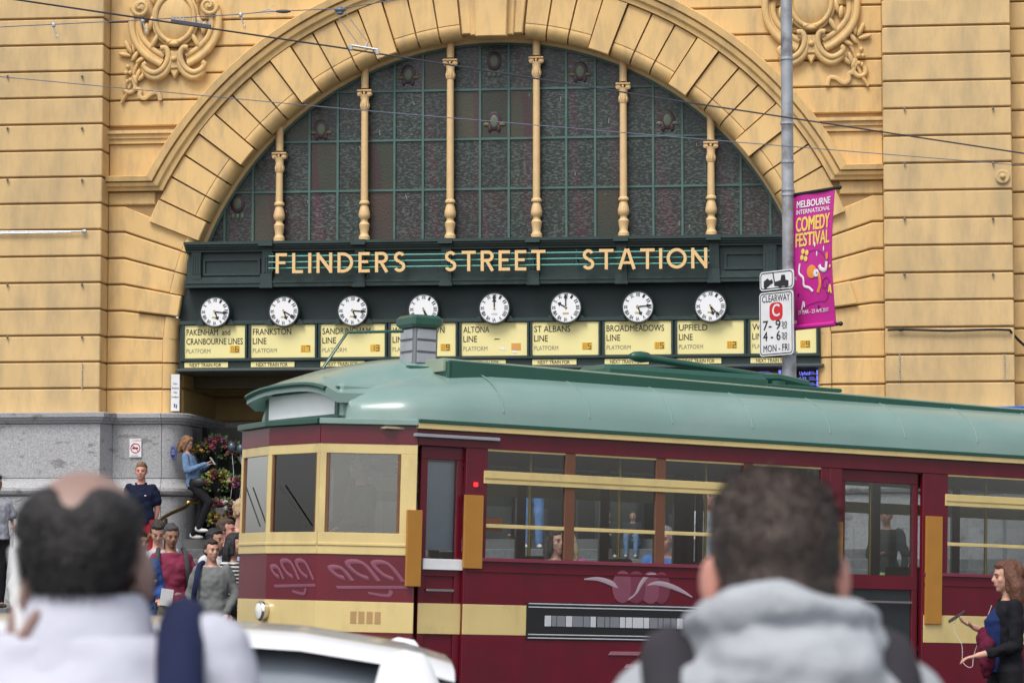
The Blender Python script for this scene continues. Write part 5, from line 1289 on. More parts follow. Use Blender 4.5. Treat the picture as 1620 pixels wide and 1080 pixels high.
# roof lantern (route number box) over the front
ln = thing2('roof_lantern', tram); lx, lv = .52, .95
mb = MB(); mb.cbox(lx - .26, lx + .24, lv - .22, lv + .30, 3.22, 3.36, .02); mb.build('base', M_rtrim, ln)
mb = MB(); mb.cbox(lx - .14, lx + .12, lv - .12, lv + .18, 3.36, 3.74, .015); mb.build('body', mat('lantern_grey', (.17, .18, .20), .4), ln)
mb = MB()
for k in range(3): mb.cbox(lx - .11, lx + .09, lv - .132, lv - .12, 3.40 + .115 * k, 3.49 + .115 * k, .002); mb.cbox(lx - .152, lx - .14, lv - .09, lv + .15, 3.40 + .115 * k, 3.49 + .115 * k, .002)
mb.build('louvre_glass', mat('lantern_pale', (.36, .37, .40), .3), ln)
mb = MB(); mb.cbox(lx - .18, lx + .16, lv - .16, lv + .22, 3.74, 3.86, .03); mb.build('cap', M_rtrim, ln)
mb = MB(); mb.tube([(lx - .2, lv, 3.70), (lx - .75, lv + .1, 3.66), (lx - 1.0, lv + .1, 3.30)], .016, 6); mb.build('rope_bracket', M_rtrim, ln, smooth=60)
# side light brow above the door
sbox('door_brow', 'near', -.05, .85, zlb - .075, zlb - .045, mat('brow_grey', (.30, .32, .36), .3), 0, .05)
# ---- floor, seats, poles, bulkheads
mb = MB(); mb.box(-.5, LT + .5, .1, WT - .1, .74, .80); mb.build('floor', M_tin, tram)
mb = MB(); mb.box(-.3, LT + .3, .06, WT - .06, 2.70, 2.72); mb.build('ceiling', M_tinc, tram)
for (v0, v1) in ((.05, .5), (WT - .5, WT - .05)):
    for k in range(4):
        u = 1.0 + .98 * k; s = thing2('bench_seat', tram)
        mb = MB(); mb.cbox(u, u + .42, v0, v1 + .35 * (1 if v0 < 1 else 0), 1.12, 1.20, .03); mb.build('cushion', M_seat, s)
        mb = MB(); mb.cbox(u + .38, u + .44, v0, v1, 1.20, 1.58, .02); mb.build('seat_back', M_tin, s)
        mb = MB(); mb.box(u + .1, u + .3, v0 + .1, v1 - .1, .80, 1.12); mb.build('pedestal', M_black, s)
for u in (.68, 4.78, 6.02): 
    for v0, v1 in ((.06, .75), (WT - .75, WT - .06)):
        mb = MB(); mb.cbox(u - .02, u + .02, v0, v1, .8, 1.6, .005); mb.build('bulkhead', M_tin, tram)
mb = MB(); mb.cbox(-.55, -.25, .7, 1.15, .8, 1.62, .04); mb.build('driver_console', M_black, tram)
mb = MB(); mb.cbox(.02, .06, .2, WT - .8, 1.56, 1.60, .005); mb.build('cab_bar', M_tin, tram)
for u in (1.66, 2.69, 3.72, 5.0, 5.8, 7.35, 8.5):
    mb = MB(); mb.tube([(u, .75, .8), (u, .75, 2.7)], .017, 8); mb.build('grab_pole', M_brass, tram, smooth=60)
mb = MB(); mb.tube([(.7, .75, 2.42), (4.7, .75, 2.42)], .014, 6); mb.tube([(.7, 1.95, 2.42), (4.7, 1.95, 2.42)], .014, 6); mb.build('strap_rail', M_chr, tram, smooth=60)
# ---- underframe and bogies
mb = MB(); mb.box(-.3, LT + .3, .25, WT - .25, .45, .74); mb.build('underframe', M_black, tram)
for uc in (2.6, 10.0):
    bg = thing2('bogie', tram)
    mb = MB(); mb.cbox(uc - 1.0, uc + 1.0, .42, .52, .22, .45, .03); mb.cbox(uc - 1.0, uc + 1.0, WT - .52, WT - .42, .22, .45, .03); mb.build('side_frame', M_black, bg)
    for du in (-.75, .75):
        for v in (.64, WT - .64):
            mb = MB(); T = Matrix.Translation((uc + du, v, .335)) @ Matrix.Rotation(R(90), 4, 'X'); mb.lathe([(.30, -.05), (.335, -.045), (.325, .045), (.12, .055)], 24, (0, 0, 0), None, T); mb.build('wheel', mat('wheel_steel', (.15, .14, .13), .4, metal=.8), bg, smooth=40)
# rails in the road
for v in (WT / 2 - .7175, WT / 2 + .7175):
    mb = MB(); mb.box(-20, 30, v - .03, v + .03, -.05, .004); r_ = mb.build('tram_rail', M_steel, kind='structure'); r_.matrix_world = Matrix.Translation(P0) @ Matrix.Rotation(TH, 4, 'Z') @ Matrix.Rotation(SLOPE, 4, 'Y')
for kd in ('near', 'far'):
    for u in (1.17, 2.18, 3.2, 4.2, 7.0, 8.1, 9.2, 10.3, 11.3):
        for z0, z1 in ((.31, zb0 - .004), (zb1 + .004, zsl - .04)): sbox('panel_seam', kd, u - .011, u + .011, z0, z1, M_mar, 0, .0035, ch=.001)
    for u in (1.2 + .95 * k for k in range(12)): sbox('letterboard_seam', kd, u - .008, u + .008, ztl + .002, zlb - .002, M_mar, .004, .007, ch=.001)
for k in range(13):
    u = .9 + .95 * k; n_ = 10; mb = MB(); pts = [(u, 1.35 - 1.372 * math.cos(math.pi * j / 28), zgt + .632 * math.sin(math.pi * j / 28) ** .72) for j in range(1, 10)]
    mb.tube(pts, .007, 5); mb.build('roof_seam', M_roof, tram, smooth=60)
# front lettering on the dash: a pale winged script
T, L = seg_T(cab[0], cab[1])
M_scr2 = mat('emblem_rose_pale', (.22, .065, .105), .35)
def on_seg(mb, a, b, off):
    T, L = seg_T(a, b); d = Vector(b) - Vector(a); nn = Vector((d.y, -d.x)).normalized(); mid = (Vector(a) + Vector(b)) / 2; sd = 1 if nn.dot(mid - Vector((LT / 2, WT / 2))) > 0 else -1
    mb.v = [tuple(T @ Vector((x, sd * (off - y), z))) for x, y, z in mb.v]; return mb
for (a, b, x0, w) in ((cab[0], cab[1], .10, .66), (cab[1], cab[2], .05, .7)):
    mb = MB()
    for k, (dx, ww, zz, hh) in enumerate(((0, .26, 1.30, .16), (.24, .28, 1.30, .16), (.50, .20, 1.30, .11))):
        xx = x0 + dx * w / .7; ww *= w / .7
        mb.tube(smooth_path([(xx, 0, zz), (xx + ww * .15, 0, zz + hh), (xx + ww * .7, 0, zz + hh), (xx + ww * .6, 0, zz + hh * .4), (xx + ww * .3, 0, zz + .02)], 4), .022, 6, flat=((0, 1, 0), .15))
    mb.tube([(x0, 0, 1.25), (x0 + w, 0, 1.235)], .016, 6, flat=((0, 1, 0), .15))
    mb.tube(smooth_path([(x0 + .25 * w, 0, 1.22), (x0 + .35 * w, 0, 1.17), (x0 + .6 * w, 0, 1.19)], 4), .016, 6, flat=((0, 1, 0), .15))
    mb.v = [(x + (z - 1.3) * .7, y, z) for x, y, z in mb.v]; on_seg(mb, a, b, .004).build('dash_script', M_scr2, tram, smooth=60)
mb = MB()
for k in range(4): mb.cbox(.30 + .075 * k, .355 + .075 * k, .0, .002, .91, 1.02, .0006)
T, L = seg_T(cab[0], cab[1])
o = on_seg(mb, cab[0], cab[1], .006).build('number_marks', mat('number_brown', (.42, .26, .11), .5), tram); o['kind'] = 'stuff'
# ================================================================ PEOPLE
SKIN = {'brown': (.29, .185, .155), 'fair': (.55, .30, .22), 'mid': (.45, .235, .16), 'tan': (.36, .18, .115), 'ruddy': (.58, .27, .21)}
def M_skin(k): return mat('skin_' + k, SKIN[k], .5, var=.08, nscale=30)
def cloth(n, c, **kw): return mat('cloth_' + n, c, .85, var=kw.pop('var', .12), nscale=kw.pop('nscale', 9), bump=kw.pop('bump', .25), bscale=kw.pop('bscale', 22), spec=.2, **kw)
def hairm(n, c): return mat('hair_' + n, c, .55, var=.35, nscale=60, bump=.6, bscale=90)
def remesh(mb, vox, name, m, parent, smooth_it=2, wrinkle=0., wsc=9., zmul=1., seed=0, disp=None):
    """one continuous skin over all the primitives in mb"""
    me = mb.mesh('tmp', None, fix=True); o = bpy.data.objects.new('tmp', me); sc.collection.objects.link(o)
    r = o.modifiers.new('r', 'REMESH'); r.mode = 'VOXEL'; r.voxel_size = vox
    s = o.modifiers.new('s', 'SMOOTH'); s.factor = .5; s.iterations = smooth_it
    dg = bpy.context.evaluated_depsgraph_get(); out = bpy.data.meshes.new_from_object(o.evaluated_get(dg))
    bpy.data.objects.remove(o); bpy.data.meshes.remove(me)
    n = len(out.vertices); co = np.empty(n * 3); out.vertices.foreach_get('co', co); co = co.reshape(-1, 3)
    if wrinkle:
        nr = np.empty(n * 3); out.vertices.foreach_get('normal', nr); nr = nr.reshape(-1, 3)
        sd = Vector((seed * 3.1, seed * 1.7, 0))
        dd = np.array([noise.noise(Vector((p[0] * wsc, p[1] * wsc, p[2] * wsc * zmul)) + sd) + .5 * noise.noise(Vector((p[0] * wsc * 2.3, p[1] * wsc * 2.3, p[2] * wsc * 2.3 * zmul)) + sd) for p in co])
        co = co + nr * (dd * wrinkle)[:, None]
    out.vertices.foreach_set('co', co.ravel())
    out.name = name; out.materials.clear(); out.materials.append(m); out.polygons.foreach_set('use_smooth', [True] * len(out.polygons)); out.update()
    return link(name, out, parent)
BASE = dict(pel=(0, 0, .95), wst=(0, 0, 1.10), chs=(0, 0, 1.30), nck=(0, .015, 1.47), hd=(0, -.02, 1.635),
            sh=(.162, .012, 1.405), el=(.235, .03, 1.13), wr=(.225, -.05, .885), hip=(.092, 0, .92), kn=(.10, -.015, .50), an=(.105, .03, .09))
def person(label, x, y, z, head, ht, pose=None, skin='fair', top=None, bottom=None, shoes=None, hair=None, hairst='short', sleeve='long', fem=False, hyaw=0, hpitch=0, hroll=0,
           vox=.016, wide=1., legs=True, skirt=False, face=True, coat=None, bald=False, stubble=None, hands=True, group=None, torso=1., seed=0, topm=None, headk=1., cat='person', collar=None, hoodup=False):
    """a figure facing -Y in its own frame; a/b = its own right (-x) and left (+x) sides"""
    t = thing('person', label, cat, (x, y, z), (0, 0, R(head)), group)
    J = {}
    for k, v in BASE.items():
        if k in ('pel', 'wst', 'chs', 'nck', 'hd'): J[k] = Vector(v)
        else: J[k + 'a'] = Vector((-v[0], v[1], v[2])); J[k + 'b'] = Vector(v)
    for k, v in (pose or {}).items():
        if k == 'lean':
            for q in ('wst', 'chs', 'nck', 'hd', 'sha', 'shb', 'ela', 'elb', 'wra', 'wrb'): J[q] = J[q] + Vector(v) * ((J[q].z - .95) / .65)
    for k, v in (pose or {}).items():
        if k != 'lean': J[k] = Vector(v)
    s = ht / 1.75
    for k in J: J[k] = J[k] * s
    w = wide * s * (.93 if fem else 1)
    fx = {}
    up = (J['nck'] - J['pel']).normalized()
    T0 = (up.to_track_quat('Z', 'Y')).to_matrix()
    def ring_stack(rings, mb, grow=0.):
        """rings: (centre, rx, ry) tube with elliptical sections"""
        n = 16; vs = []
        for c, rx, ry in rings:
            for k in range(n):
                a = 2 * math.pi * k / n; vs.append(Vector(c) + Vector((math.cos(a) * (rx + grow), math.sin(a) * (ry + grow), 0)))
        fs = [(i * n + k, i * n + (k + 1) % n, (i + 1) * n + (k + 1) % n, (i + 1) * n + k) for i in range(len(rings) - 1) for k in range(n)]
        fs += [tuple(range(n - 1, -1, -1)), tuple(range((len(rings) - 1) * n, len(rings) * n))]
        mb.add(vs, fs)
    pel, wst, chs, nck = J['pel'], J['wst'], J['chs'], J['nck']
    k_ = w * torso
    hipw = .165 if not fem else .175; wstw = .145 if not fem else .118; chw = .175 if not fem else .15
    rings = [(pel + Vector((0, 0, -.09 * s)), .12 * k_, .09 * k_), (pel - Vector((0, 0, .02)), hipw * k_, .115 * k_), ((pel + wst) / 2, (hipw + wstw) / 2 * k_, .11 * k_), (wst, wstw * k_, .102 * k_), ((wst + chs) / 2, (wstw + chw) / 2 * k_, .112 * k_),
             (chs, chw * k_, .118 * k_), (chs.lerp(nck, .45), .17 * w, .10 * k_), (chs.lerp(nck, .75), .125 * w, .078 * w), (nck, .062 * w, .062 * w)]
    rt = .052 * s * (1 if not fem else .85)
    def arm(mb, sd, g=0., upto=1.):
        sh, el, wr = J['sh' + sd], J['el' + sd], J['wr' + sd]
        mb.ell(sh, rt * 1.08 + g * .8, 12)
        if upto >= .5: mb.cap(sh, el, rt * 1.05 + g, rt * .80 + g, 12)
        else: mb.cap(sh, sh.lerp(el, upto * 2), rt * 1.0 + g, rt * .95 + g * 1.5, 12); return
        if upto >= 1: mb.cap(el, wr.lerp(el, .03), rt * .80 + g, rt * .55 + g * .9, 12)
        elif upto > .55: mb.cap(el, el.lerp(wr, (upto - .5) * 2), rt * .8 + g, rt * .68 + g, 12)
    def leg(mb, sd, g=0., upto=1.):
        hp, kn, an = J['hip' + sd], J['kn' + sd], J['an' + sd]
        mb.cap(hp, kn, .088 * s * wide + g, .060 * s + g, 12)
        if upto >= .5: mb.cap(kn, kn.lerp(an, (upto - .5) * 2), .058 * s + g, .040 * s + g + .01 * (upto < 1), 12)
    H = J['hd']; hk = s * headk
    Rh = Matrix.Rotation(R(hyaw), 3, 'Z') @ Matrix.Rotation(R(hpitch), 3, 'X') @ Matrix.Rotation(R(hroll), 3, 'Y')
    def hp_(x, y_, z_): return H + Rh @ Vector((x, y_, z_)) * hk
    def hr(*r): return tuple(q * hk for q in r)
    # ---- body: a single continuous surface
    mb = MB(); ring_stack(rings, mb)
    for sd in 'ab': arm(mb, sd); leg(mb, sd) if legs else None
    mb.cap(nck - Vector((0, 0, .03 * s)), H + Rh @ Vector((0, .02, -.05)) * hk, .058 * w, .052 * hk, 12)
    T4 = Rh.to_4x4()
    mb.ell(hp_(0, .012, .035), hr(.077, .096, .088), 16, None, T4); mb.ell(hp_(0, -.022, -.035), hr(.062, .068, .078), 14, None, T4)
    mb.ell(hp_(0, -.05, -.092), hr(.032, .032, .026), 10, None, T4)
    for q in (-1, 1):
        mb.ell(hp_(q * .040, -.052, -.02), hr(.026, .028, .026), 8, None, T4)
        mb.ell(hp_(q * .080, .010, -.005), hr(.011, .022, .034), 8, None, Matrix.Rotation(R(hyaw), 4, 'Z') @ Matrix.Rotation(R(q * 14), 4, 'Z'))
    mb.ell(hp_(0, -.068, .028), hr(.055, .022, .014), 10, None, T4)
    mb.cap(hp_(0, -.080, .022), hp_(0, -.103, -.022), .009 * hk, .0135 * hk, 8); mb.ell(hp_(0, -.092, -.028), hr(.018, .016, .010), 8, None, T4)
    mb.ell(hp_(0, -.082, -.060), hr(.026, .012, .010), 8, None, T4)
    if hands:
        for sd in 'ab':
            wr, el = J['wr' + sd], J['el' + sd]; d = (wr - el).normalized(); q = fx_hand.get(sd) if False else None
            side = Vector((1 if sd == 'a' else -1, 0, 0)); side = (side - d * side.dot(d)).normalized(); f = d.cross(side).normalized()
            hand(mb, wr, d, side, f, s * (1 if not fem else .9), pose.get('grip' + sd, .45) if False else .5)
    if legs:
        for sd in 'ab':
            an = J['an' + sd]; kn = J['kn' + sd]; fd = Vector((0, -1, 0)); mb.cap(an + Vector((0, .02, -.03)) * s, an + Vector((0, -.13, -.06)) * s, .04 * s, .03 * s, 10)
    body = remesh(mb, vox, 'body', M_skin(skin), t)
    # ---- clothing
    if top:
        mb = MB(); g = .014 * s + .004
        rr_ = [r for r in rings]
        lo = pel + Vector((0, 0, -.06 * s)); hem = (pel - Vector((0, 0, .05)), (hipw + .008) * k_, .120 * k_)
        ring_stack([hem] + rings[2:8] + [(nck.lerp(chs, .10), .085 * w, .075 * w)], mb, g)
        for sd in 'ab': arm(mb, sd, g * (1.1 if sleeve == 'short' else 1), {'short': .33, 'long': 1., 'roll': .82, 'none': .0}[sleeve])
        remesh(mb, vox, 'shirt', top, t, wrinkle=.016 * s, wsc=8, zmul=1.1, seed=seed)
    if bottom:
        mb = MB(); g = .016 * s
        ring_stack([(pel + Vector((0, 0, -.10 * s)), .13 * k_, .095 * k_), (pel, hipw * k_, .115 * k_), ((pel + wst) / 2 + Vector((0, 0, .01)), (hipw + wstw) / 2 * k_, .11 * k_)], mb, .008 * s)
        if skirt:
            kk = (J['kna'] + J['knb']) / 2; ring_stack([(kk, .19 * s, .15 * s), (kk.lerp(pel, .5), .18 * s, .14 * s), (pel, hipw * k_, .12 * k_)], mb, .01)
        elif legs:
            for sd in 'ab': leg(mb, sd, g, bottom_len.get(id(bottom), 1.))
        remesh(mb, vox, 'trousers' if not skirt else 'skirt', bottom, t, wrinkle=.010 * s, wsc=8, zmul=.6, seed=seed + 5)
    if hair and hairst in ('long', 'bob', 'big'):
        rg = random.Random(seed); L = {'long': .28, 'bob': .13, 'big': .40}[hairst]; g = 1.45 if hairst == 'big' else .8; mb = MB()
        for k in range(150 if hairst == 'big' else 60):
            q = rg.uniform(-1, 1); back = math.sqrt(max(0, 1 - q * q)); ph_ = rg.uniform(0, 6.3); am = rg.uniform(.004, .014) * (1 if hairst == 'big' else .4)
            p0 = (q * .075, .035 + .075 * back * rg.uniform(.5, 1.1 if hairst == 'big' else .9), rg.uniform(.0, .11)); pts = []
            for j in range(7):
                f_ = j / 6; pts.append(hp_(p0[0] + q * .045 * g * math.sin(f_ * 2.4) + am * math.sin(ph_ + f_ * 9), p0[1] + .05 * g * back * math.sin(f_ * 2.2) + am * math.cos(ph_ + f_ * 8), p0[2] - f_ * (L + p0[2]) * rg.uniform(.85, 1.1)))
            mb.tube(pts, [.0045 * hk, .007 * hk, .007 * hk, .006 * hk, .005 * hk, .004 * hk, .001], 5)
        o_ = mb.build('hair_strands', hair, t, smooth=60); o_['kind'] = 'stuff'
    if shoes and legs:
        for sd in 'ab':
            an = J['an' + sd] + Vector((0, 0, -.055)) * s; mb = MB(); mb.ell(an + Vector((0, -.06, .0)) * s, (.045 * s, .12 * s, .034 * s), 12); mb.ell(an + Vector((0, .02, .03)) * s, (.042 * s, .055 * s, .055 * s), 10); remesh(mb, vox * .9, 'shoe', shoes, t)
    # ---- face
    if face:
        mb = MB()
        for q in (-1, 1): mb.ell(hp_(q * .032, -.0795, .004), hr(.0125, .008, .006), 8, None, T4)
        mb.build('eyes', mat('eye_dark', (.05, .035, .03), .3), t, smooth=60)
        mb = MB()
        for q in (-1, 1): mb.cap(hp_(q * .018, -.091, .026), hp_(q * .048, -.079, .027), .0045 * hk, .003 * hk, 6)
        mb.build('eyebrows', hair or mat('eye_dark', (.05, .035, .03)), t, smooth=60)
        mb = MB(); mb.ell(hp_(0, -.0925, -.060), hr(.023, .006, .0045), 8, None, T4); mb.build('lips', mat('lips', (.36, .12, .10), .5), t, smooth=60)
        if stubble == 'moustache':
            mb = MB(); mb.ell(hp_(0, -.094, -.046), hr(.026, .008, .007), 8, None, T4); mb.ell(hp_(0, -.078, -.098), hr(.016, .010, .014), 8, None, T4); mb.build('moustache', hair, t, smooth=60)
    # ---- hair
    if hair:
        mb = MB()
        mb.ell(hp_(0, .030, .052), hr(.084, .092, .090), 16, None, T4); mb.ell(hp_(0, -.020, .088), hr(.068, .062, .042), 14, None, T4)
        mb.ell(hp_(0, .06, -.01), hr(.072, .052, .065), 12, None, T4)
        for q in (-1, 1): mb.ell(hp_(q * .070, .020, .02), hr(.018, .045, .05), 8, None, T4)
        if hairst in ('long', 'bob', 'big'):
            L = {'long': .30, 'bob': .14, 'big': .40}[hairst]; g = 1.45 if hairst == 'big' else 1
            for q in (-1, -.35, .35, 1):
                mb.cap(hp_(q * .072, .035, .02), hp_(q * .085 * g, .055 + .03 * (1 - abs(q)), -.08), .036 * hk * g, .042 * hk * g, 10)
                mb.cap(hp_(q * .085 * g, .055 + .03 * (1 - abs(q)), -.08), hp_(q * .075 * g, .05 + .03 * (1 - abs(q)), -.02 - L), .042 * hk * g, (.05 if hairst == 'big' else .024) * hk, 10)
            for q in (-1, 1): mb.cap(hp_(q * .070, -.02, .055), hp_(q * .082, -.01, -.10), .020 * hk, .022 * hk, 8)
        if hairst == 'big': mb.ell(hp_(0, .075, .03), hr(.10, .085, .10), 14, None, T4); mb.cap(hp_(0, .11, -.02), hp_(0, .12, -.36), .075 * hk, .05 * hk, 12)
        if hairst == 'quiff': mb.ell(hp_(0, -.035, .115), hr(.055, .05, .03), 10, None, T4)
        if hairst == 'bun': mb.ell(hp_(0, .13, .05), hr(.035, .035, .035), 10, None, T4)
        remesh(mb, min(vox, .012), 'hair', hair, t, 1, wrinkle=.010, wsc=26, zmul=.35 if hairst in ('long', 'big', 'bob') else 1, seed=seed)
    t['_'] = 0; del t['_']
    return t, J, hp_, s
bottom_len = {}
def hand(mb, wr, d, side, f, s, curl=.5):
    """palm, four fingers of different length with bends, thumb from the side of the palm; side = towards the thumb, f = palm normal"""
    pc = wr + d * .045 * s
    M = Matrix((side, f, d)).transposed()
    mb.ell(pc, (.040 * s, .016 * s, .052 * s), 10, None, M.to_4x4())
    for i, L in enumerate((.070, .078, .072, .056)):
        b = wr + d * .085 * s + side * (.028 - .0187 * i) * s
        k1 = b + (d * math.cos(curl * .6) + f * math.sin(curl * .6)) * L * .5 * s
        k2 = k1 + (d * math.cos(curl * 1.6) + f * math.sin(curl * 1.6)) * L * .5 * s
        mb.cap(b, k1, .0095 * s, .009 * s, 6); mb.cap(k1, k2, .009 * s, .0075 * s, 6)
    b = wr + d * .025 * s + side * .030 * s; k1 = b + (d * .75 + side * .6 + f * .2).normalized() * .035 * s; k2 = k1 + (d * .95 + side * .1 + f * .35).normalized() * .032 * s
    mb.cap(b, k1, .013 * s, .011 * s, 6); mb.cap(k1, k2, .011 * s, .009 * s, 6)
def strap(t, pts, m, r=.02, nm='backpack_strap', k=.25, ax=(0, 1, 0)):
    mb = MB(); mb.tube(smooth_path(pts, 5), r, 8, flat=(ax, k)); mb.build(nm, m, t, smooth=60)
def backpack(t, s, m, z=1.25, y=.19, nm='backpack', w=.14, h=.22):
    mb = MB(); mb.ell((0, y * s, z * s), (w * s, .09 * s, h * s), 14); mb.cbox(-w * .9 * s, w * .9 * s, (y - .05) * s, (y + .06) * s, (z - h * .9) * s, (z + h * .5) * s, .03); remesh(mb, .018, nm, m, t, wrinkle=.008)
def place(px, ptop, D, ground):
    p = at(px, ptop, D); return p.x, D, ground, p.z - ground
def local_d(x, y):
    r = Vector((x, y, 0)) - O0; r.z = 0; return r.dot(UX), r.dot(VY)
def on_steps(px, ptop, D):
    p = at(px, ptop, D); u, d = local_d(p.x, D); g = stepz(d); return p.x, D, g, p.z - g
def on_road(px, ptop, D, dz=0.):
    p = at(px, ptop, D); g = zg(p.x, D) + dz; return p.x, D, g, p.z - g
M_jean = cloth('jeans', (.13, .22, .38)); M_dk = cloth('black', (.013, .013, .016)); M_kh = cloth('khaki', (.30, .26, .20)); M_shw = mat('white_shoe', (.7, .7, .7), .5); M_shb = mat('dark_shoe', (.03, .025, .02), .5)
# 1 navy polo man by the wall
x, y, z, h = on_steps(224, 733, 42.35)
t, J, hp_, s = person('man in navy polo shirt and red trousers standing against the granite wall', x, y, z, -4, h, dict(wra=(-.20, .06, .88), ela=(-.22, .06, 1.13), wrb=(.18, .08, .90), elb=(.22, .05, 1.13)), 'ruddy', cloth('navy', (.009, .013, .035)), cloth('red', (.42, .02, .04)), M_shb, hairm('sandy', (.22, .13, .07)), 'quiff', 'short', vox=.014, wide=1.08, seed=1, hyaw=3)
mb = MB(); mb.tube(smooth_path([(-.075, -.02, 1.475), (-.045, -.085, 1.44), (0, -.112, 1.37)], 4), .016, 6, flat=((0, 1, 0), .5)); mb.tube(smooth_path([(.075, -.02, 1.475), (.045, -.085, 1.44), (0, -.112, 1.37)], 4), .016, 6, flat=((0, 1, 0), .5)); mb.v = [tuple(Vector(p) * s) for p in mb.v]; mb.build('collar', cloth('navy', (.009, .013, .035)), t, smooth=60)
mb = MB(); mb.ell((.085 * s, -.14 * s, 1.30 * s), (.018, .008, .008), 8); mb.build('chest_badge', M_white, t)
# 2 denim jacket woman leaning, looking at her phone
x, y, z, h = on_steps(308, 694, 43.2); x, y, z = x, 43.2, 1.8
x = at(309, 694, 43.2).x; h = at(309, 694, 43.2).z - 1.8
t, J, hp_, s = person('woman in denim jacket and black trousers leaning by the jamb with her phone', x, y, z, 78, h + .05, dict(lean=(0, .16, -.02), pel=(0, .02, .93), kna=(-.08, -.28, .62), ana=(-.08, -.10, .20), knb=(.09, -.10, .50), anb=(.1, .05, .09), ela=(-.22, .08, 1.14), wra=(-.10, -.22, 1.27), elb=(.20, .06, 1.14), wrb=(.06, -.22, 1.25)), 'fair', cloth('denim', (.13, .21, .34), bump=.5, var=.3, nscale=14), M_dk, M_shw, hairm('light_brown', (.24, .12, .055)), 'bob', 'long', True, hpitch=22, vox=.014, seed=2)
ph = (J['wra'] + J['wrb']) / 2 + Vector((0, -.09, .05)); mb = MB(); mb.cbox(-.035, .035, -.006, .006, -.07, .07, .004); mb.v = [tuple(ph + Matrix.Rotation(R(-35), 3, 'X') @ Vector(p)) for p in mb.v]; mb.build('phone', mat('phone_pale', (.45, .46, .48), .3), t)
strap(t, [J['sha'] + Vector((.08, -.02, .10)), J['chs'] + Vector((-.02, -.15, .02)), J['pel'] + Vector((.13, -.16, .08))], M_black, .010, 'bag_strap'); mb = MB(); q = J['pel'] + Vector((-.15, -.12, .02)); mb.ell(q, (.04, .11, .075), 12); mb.build('shoulder_bag', M_black, t, smooth=60)
# crowd at the kerb on the left
M_c1 = dict(vox=.014)
x, y, z, h = on_road(271, 831, 31.3)
M_kh2 = cloth('khaki_shorts', (.34, .30, .23)); bottom_len[id(M_kh2)] = .45
t, J, hp_, s = person('man with moustache in a raspberry t-shirt, khaki shorts and backpack', x, y, z, 12, h, dict(wra=(-.20, -.20, .98), ela=(-.25, .05, 1.16), elb=(.26, .05, 1.13), wrb=(.25, -.03, .88)), 'tan', cloth('raspberry', (.24, .035, .075)), M_kh2, M_shb, hairm('dark_grey', (.05, .05, .055)), 'short', 'short', vox=.013, wide=1.08, hyaw=10, hpitch=12, stubble='moustache', seed=3)
for q in (-1, 1): strap(t, [(q * .13 * s, .06 * s, 1.50 * s), (q * .15 * s, -.10 * s, 1.44 * s), (q * .165 * s, -.155 * s, 1.28 * s), (q * .19 * s, -.08 * s, 1.12 * s), (q * .19 * s, .08 * s, 1.08 * s)], cloth('strap_grey', (.06, .06, .065)), .026)
backpack(t, s, cloth('strap_grey', (.06, .06, .065)))
mb = MB(); text_into(mb, 'ATHLETIC', 0, 0, 0, .20, .03, None, .01, .001, 'c') if False else None
x, y, z, h = on_road(250, 826, 32.2)
person('dark haired man in a pale shirt behind the raspberry t-shirt, head bowed', x, y, z, 10, h, None, 'fair', cloth('pale_shirt', (.45, .46, .5)), M_dk, M_shb, hairm('dark_brown', (.03, .02, .015)), 'short', hpitch=26, vox=.014, seed=4)
x, y, z, h = on_road(222, 842, 30.6)
t, J, hp_, s = person('person in a royal blue jumper holding a phone and a white card', x, y, z, 30, h, dict(ela=(-.22, .02, 1.14), wra=(-.04, -.26, 1.18), elb=(.25, .02, 1.12), wrb=(.12, -.30, 1.02)), 'fair', cloth('royal_blue', (.035, .085, .27)), M_jean, M_shb, hairm('dark_brown', (.03, .02, .015)), 'short', vox=.014, seed=5, wide=1.1)
q = J['wra'] + Vector((.03, -.10, .05)); mb = MB(); mb.cbox(-.035, .035, -.006, .006, -.07, .07, .004); mb.v = [tuple(q + Matrix.Rotation(R(-30), 3, 'X') @ Vector(p)) for p in mb.v]; mb.build('phone', M_black, t)
q = J['wrb'] + Vector((.02, -.12, .02)); mb = MB(); mb.cbox(-.07, .07, -.002, .002, -.09, .09, .0005); mb.v = [tuple(q + Matrix.Rotation(R(8), 3, 'Y') @ Vector(p)) for p in mb.v]; mb.build('card', M_sign, t)
x, y, z, h = on_road(336, 855, 30.4)
t, J, hp_, s = person('man in grey sweatshirt and jeans, hands in pockets, one navy backpack strap', x, y, z, -6, h, dict(ela=(-.27, .05, 1.14), wra=(-.19, -.07, .93), elb=(.27, .05, 1.14), wrb=(.19, -.07, .93)), 'fair', cloth('mid_grey', (.17, .18, .18)), M_jean, M_shb, hairm('dark_brown', (.03, .02, .015)), 'short', vox=.012, wide=1.1, hyaw=38, seed=6)
strap(t, [(-.12 * s, .06 * s, 1.50 * s), (-.135 * s, -.09 * s, 1.45 * s), (-.15 * s, -.16 * s, 1.28 * s), (-.19 * s, -.10 * s, 1.10 * s), (-.20 * s, .06 * s, 1.05 * s)], cloth('navy_strap', (.015, .02, .06)), .03); backpack(t, s, cloth('navy_strap', (.015, .02, .06)))
x, y, z, h = on_road(370, 792, 34)
person('blond man in a black leather jacket walking right through the crowd', x, y, z, 55, h + .0, dict(lean=(0, -.10, 0)), 'fair', mat('black_leather', (.018, .018, .02), .35, bump=.4, bscale=20), M_dk, M_shb, hairm('blond', (.42, .30, .17)), 'quiff', vox=.014, seed=7)
x, y, z, h = on_road(356, 822, 33)
person('brown haired man in a dark jacket facing right behind the grey sweatshirt', x, y, z, 75, h, None, 'ruddy', cloth('charcoal', (.025, .025, .03)), M_dk, M_shb, hairm('brown', (.06, .035, .02)), 'short', vox=.014, seed=8)
x, y, z, h = on_road(339, 838, 32)
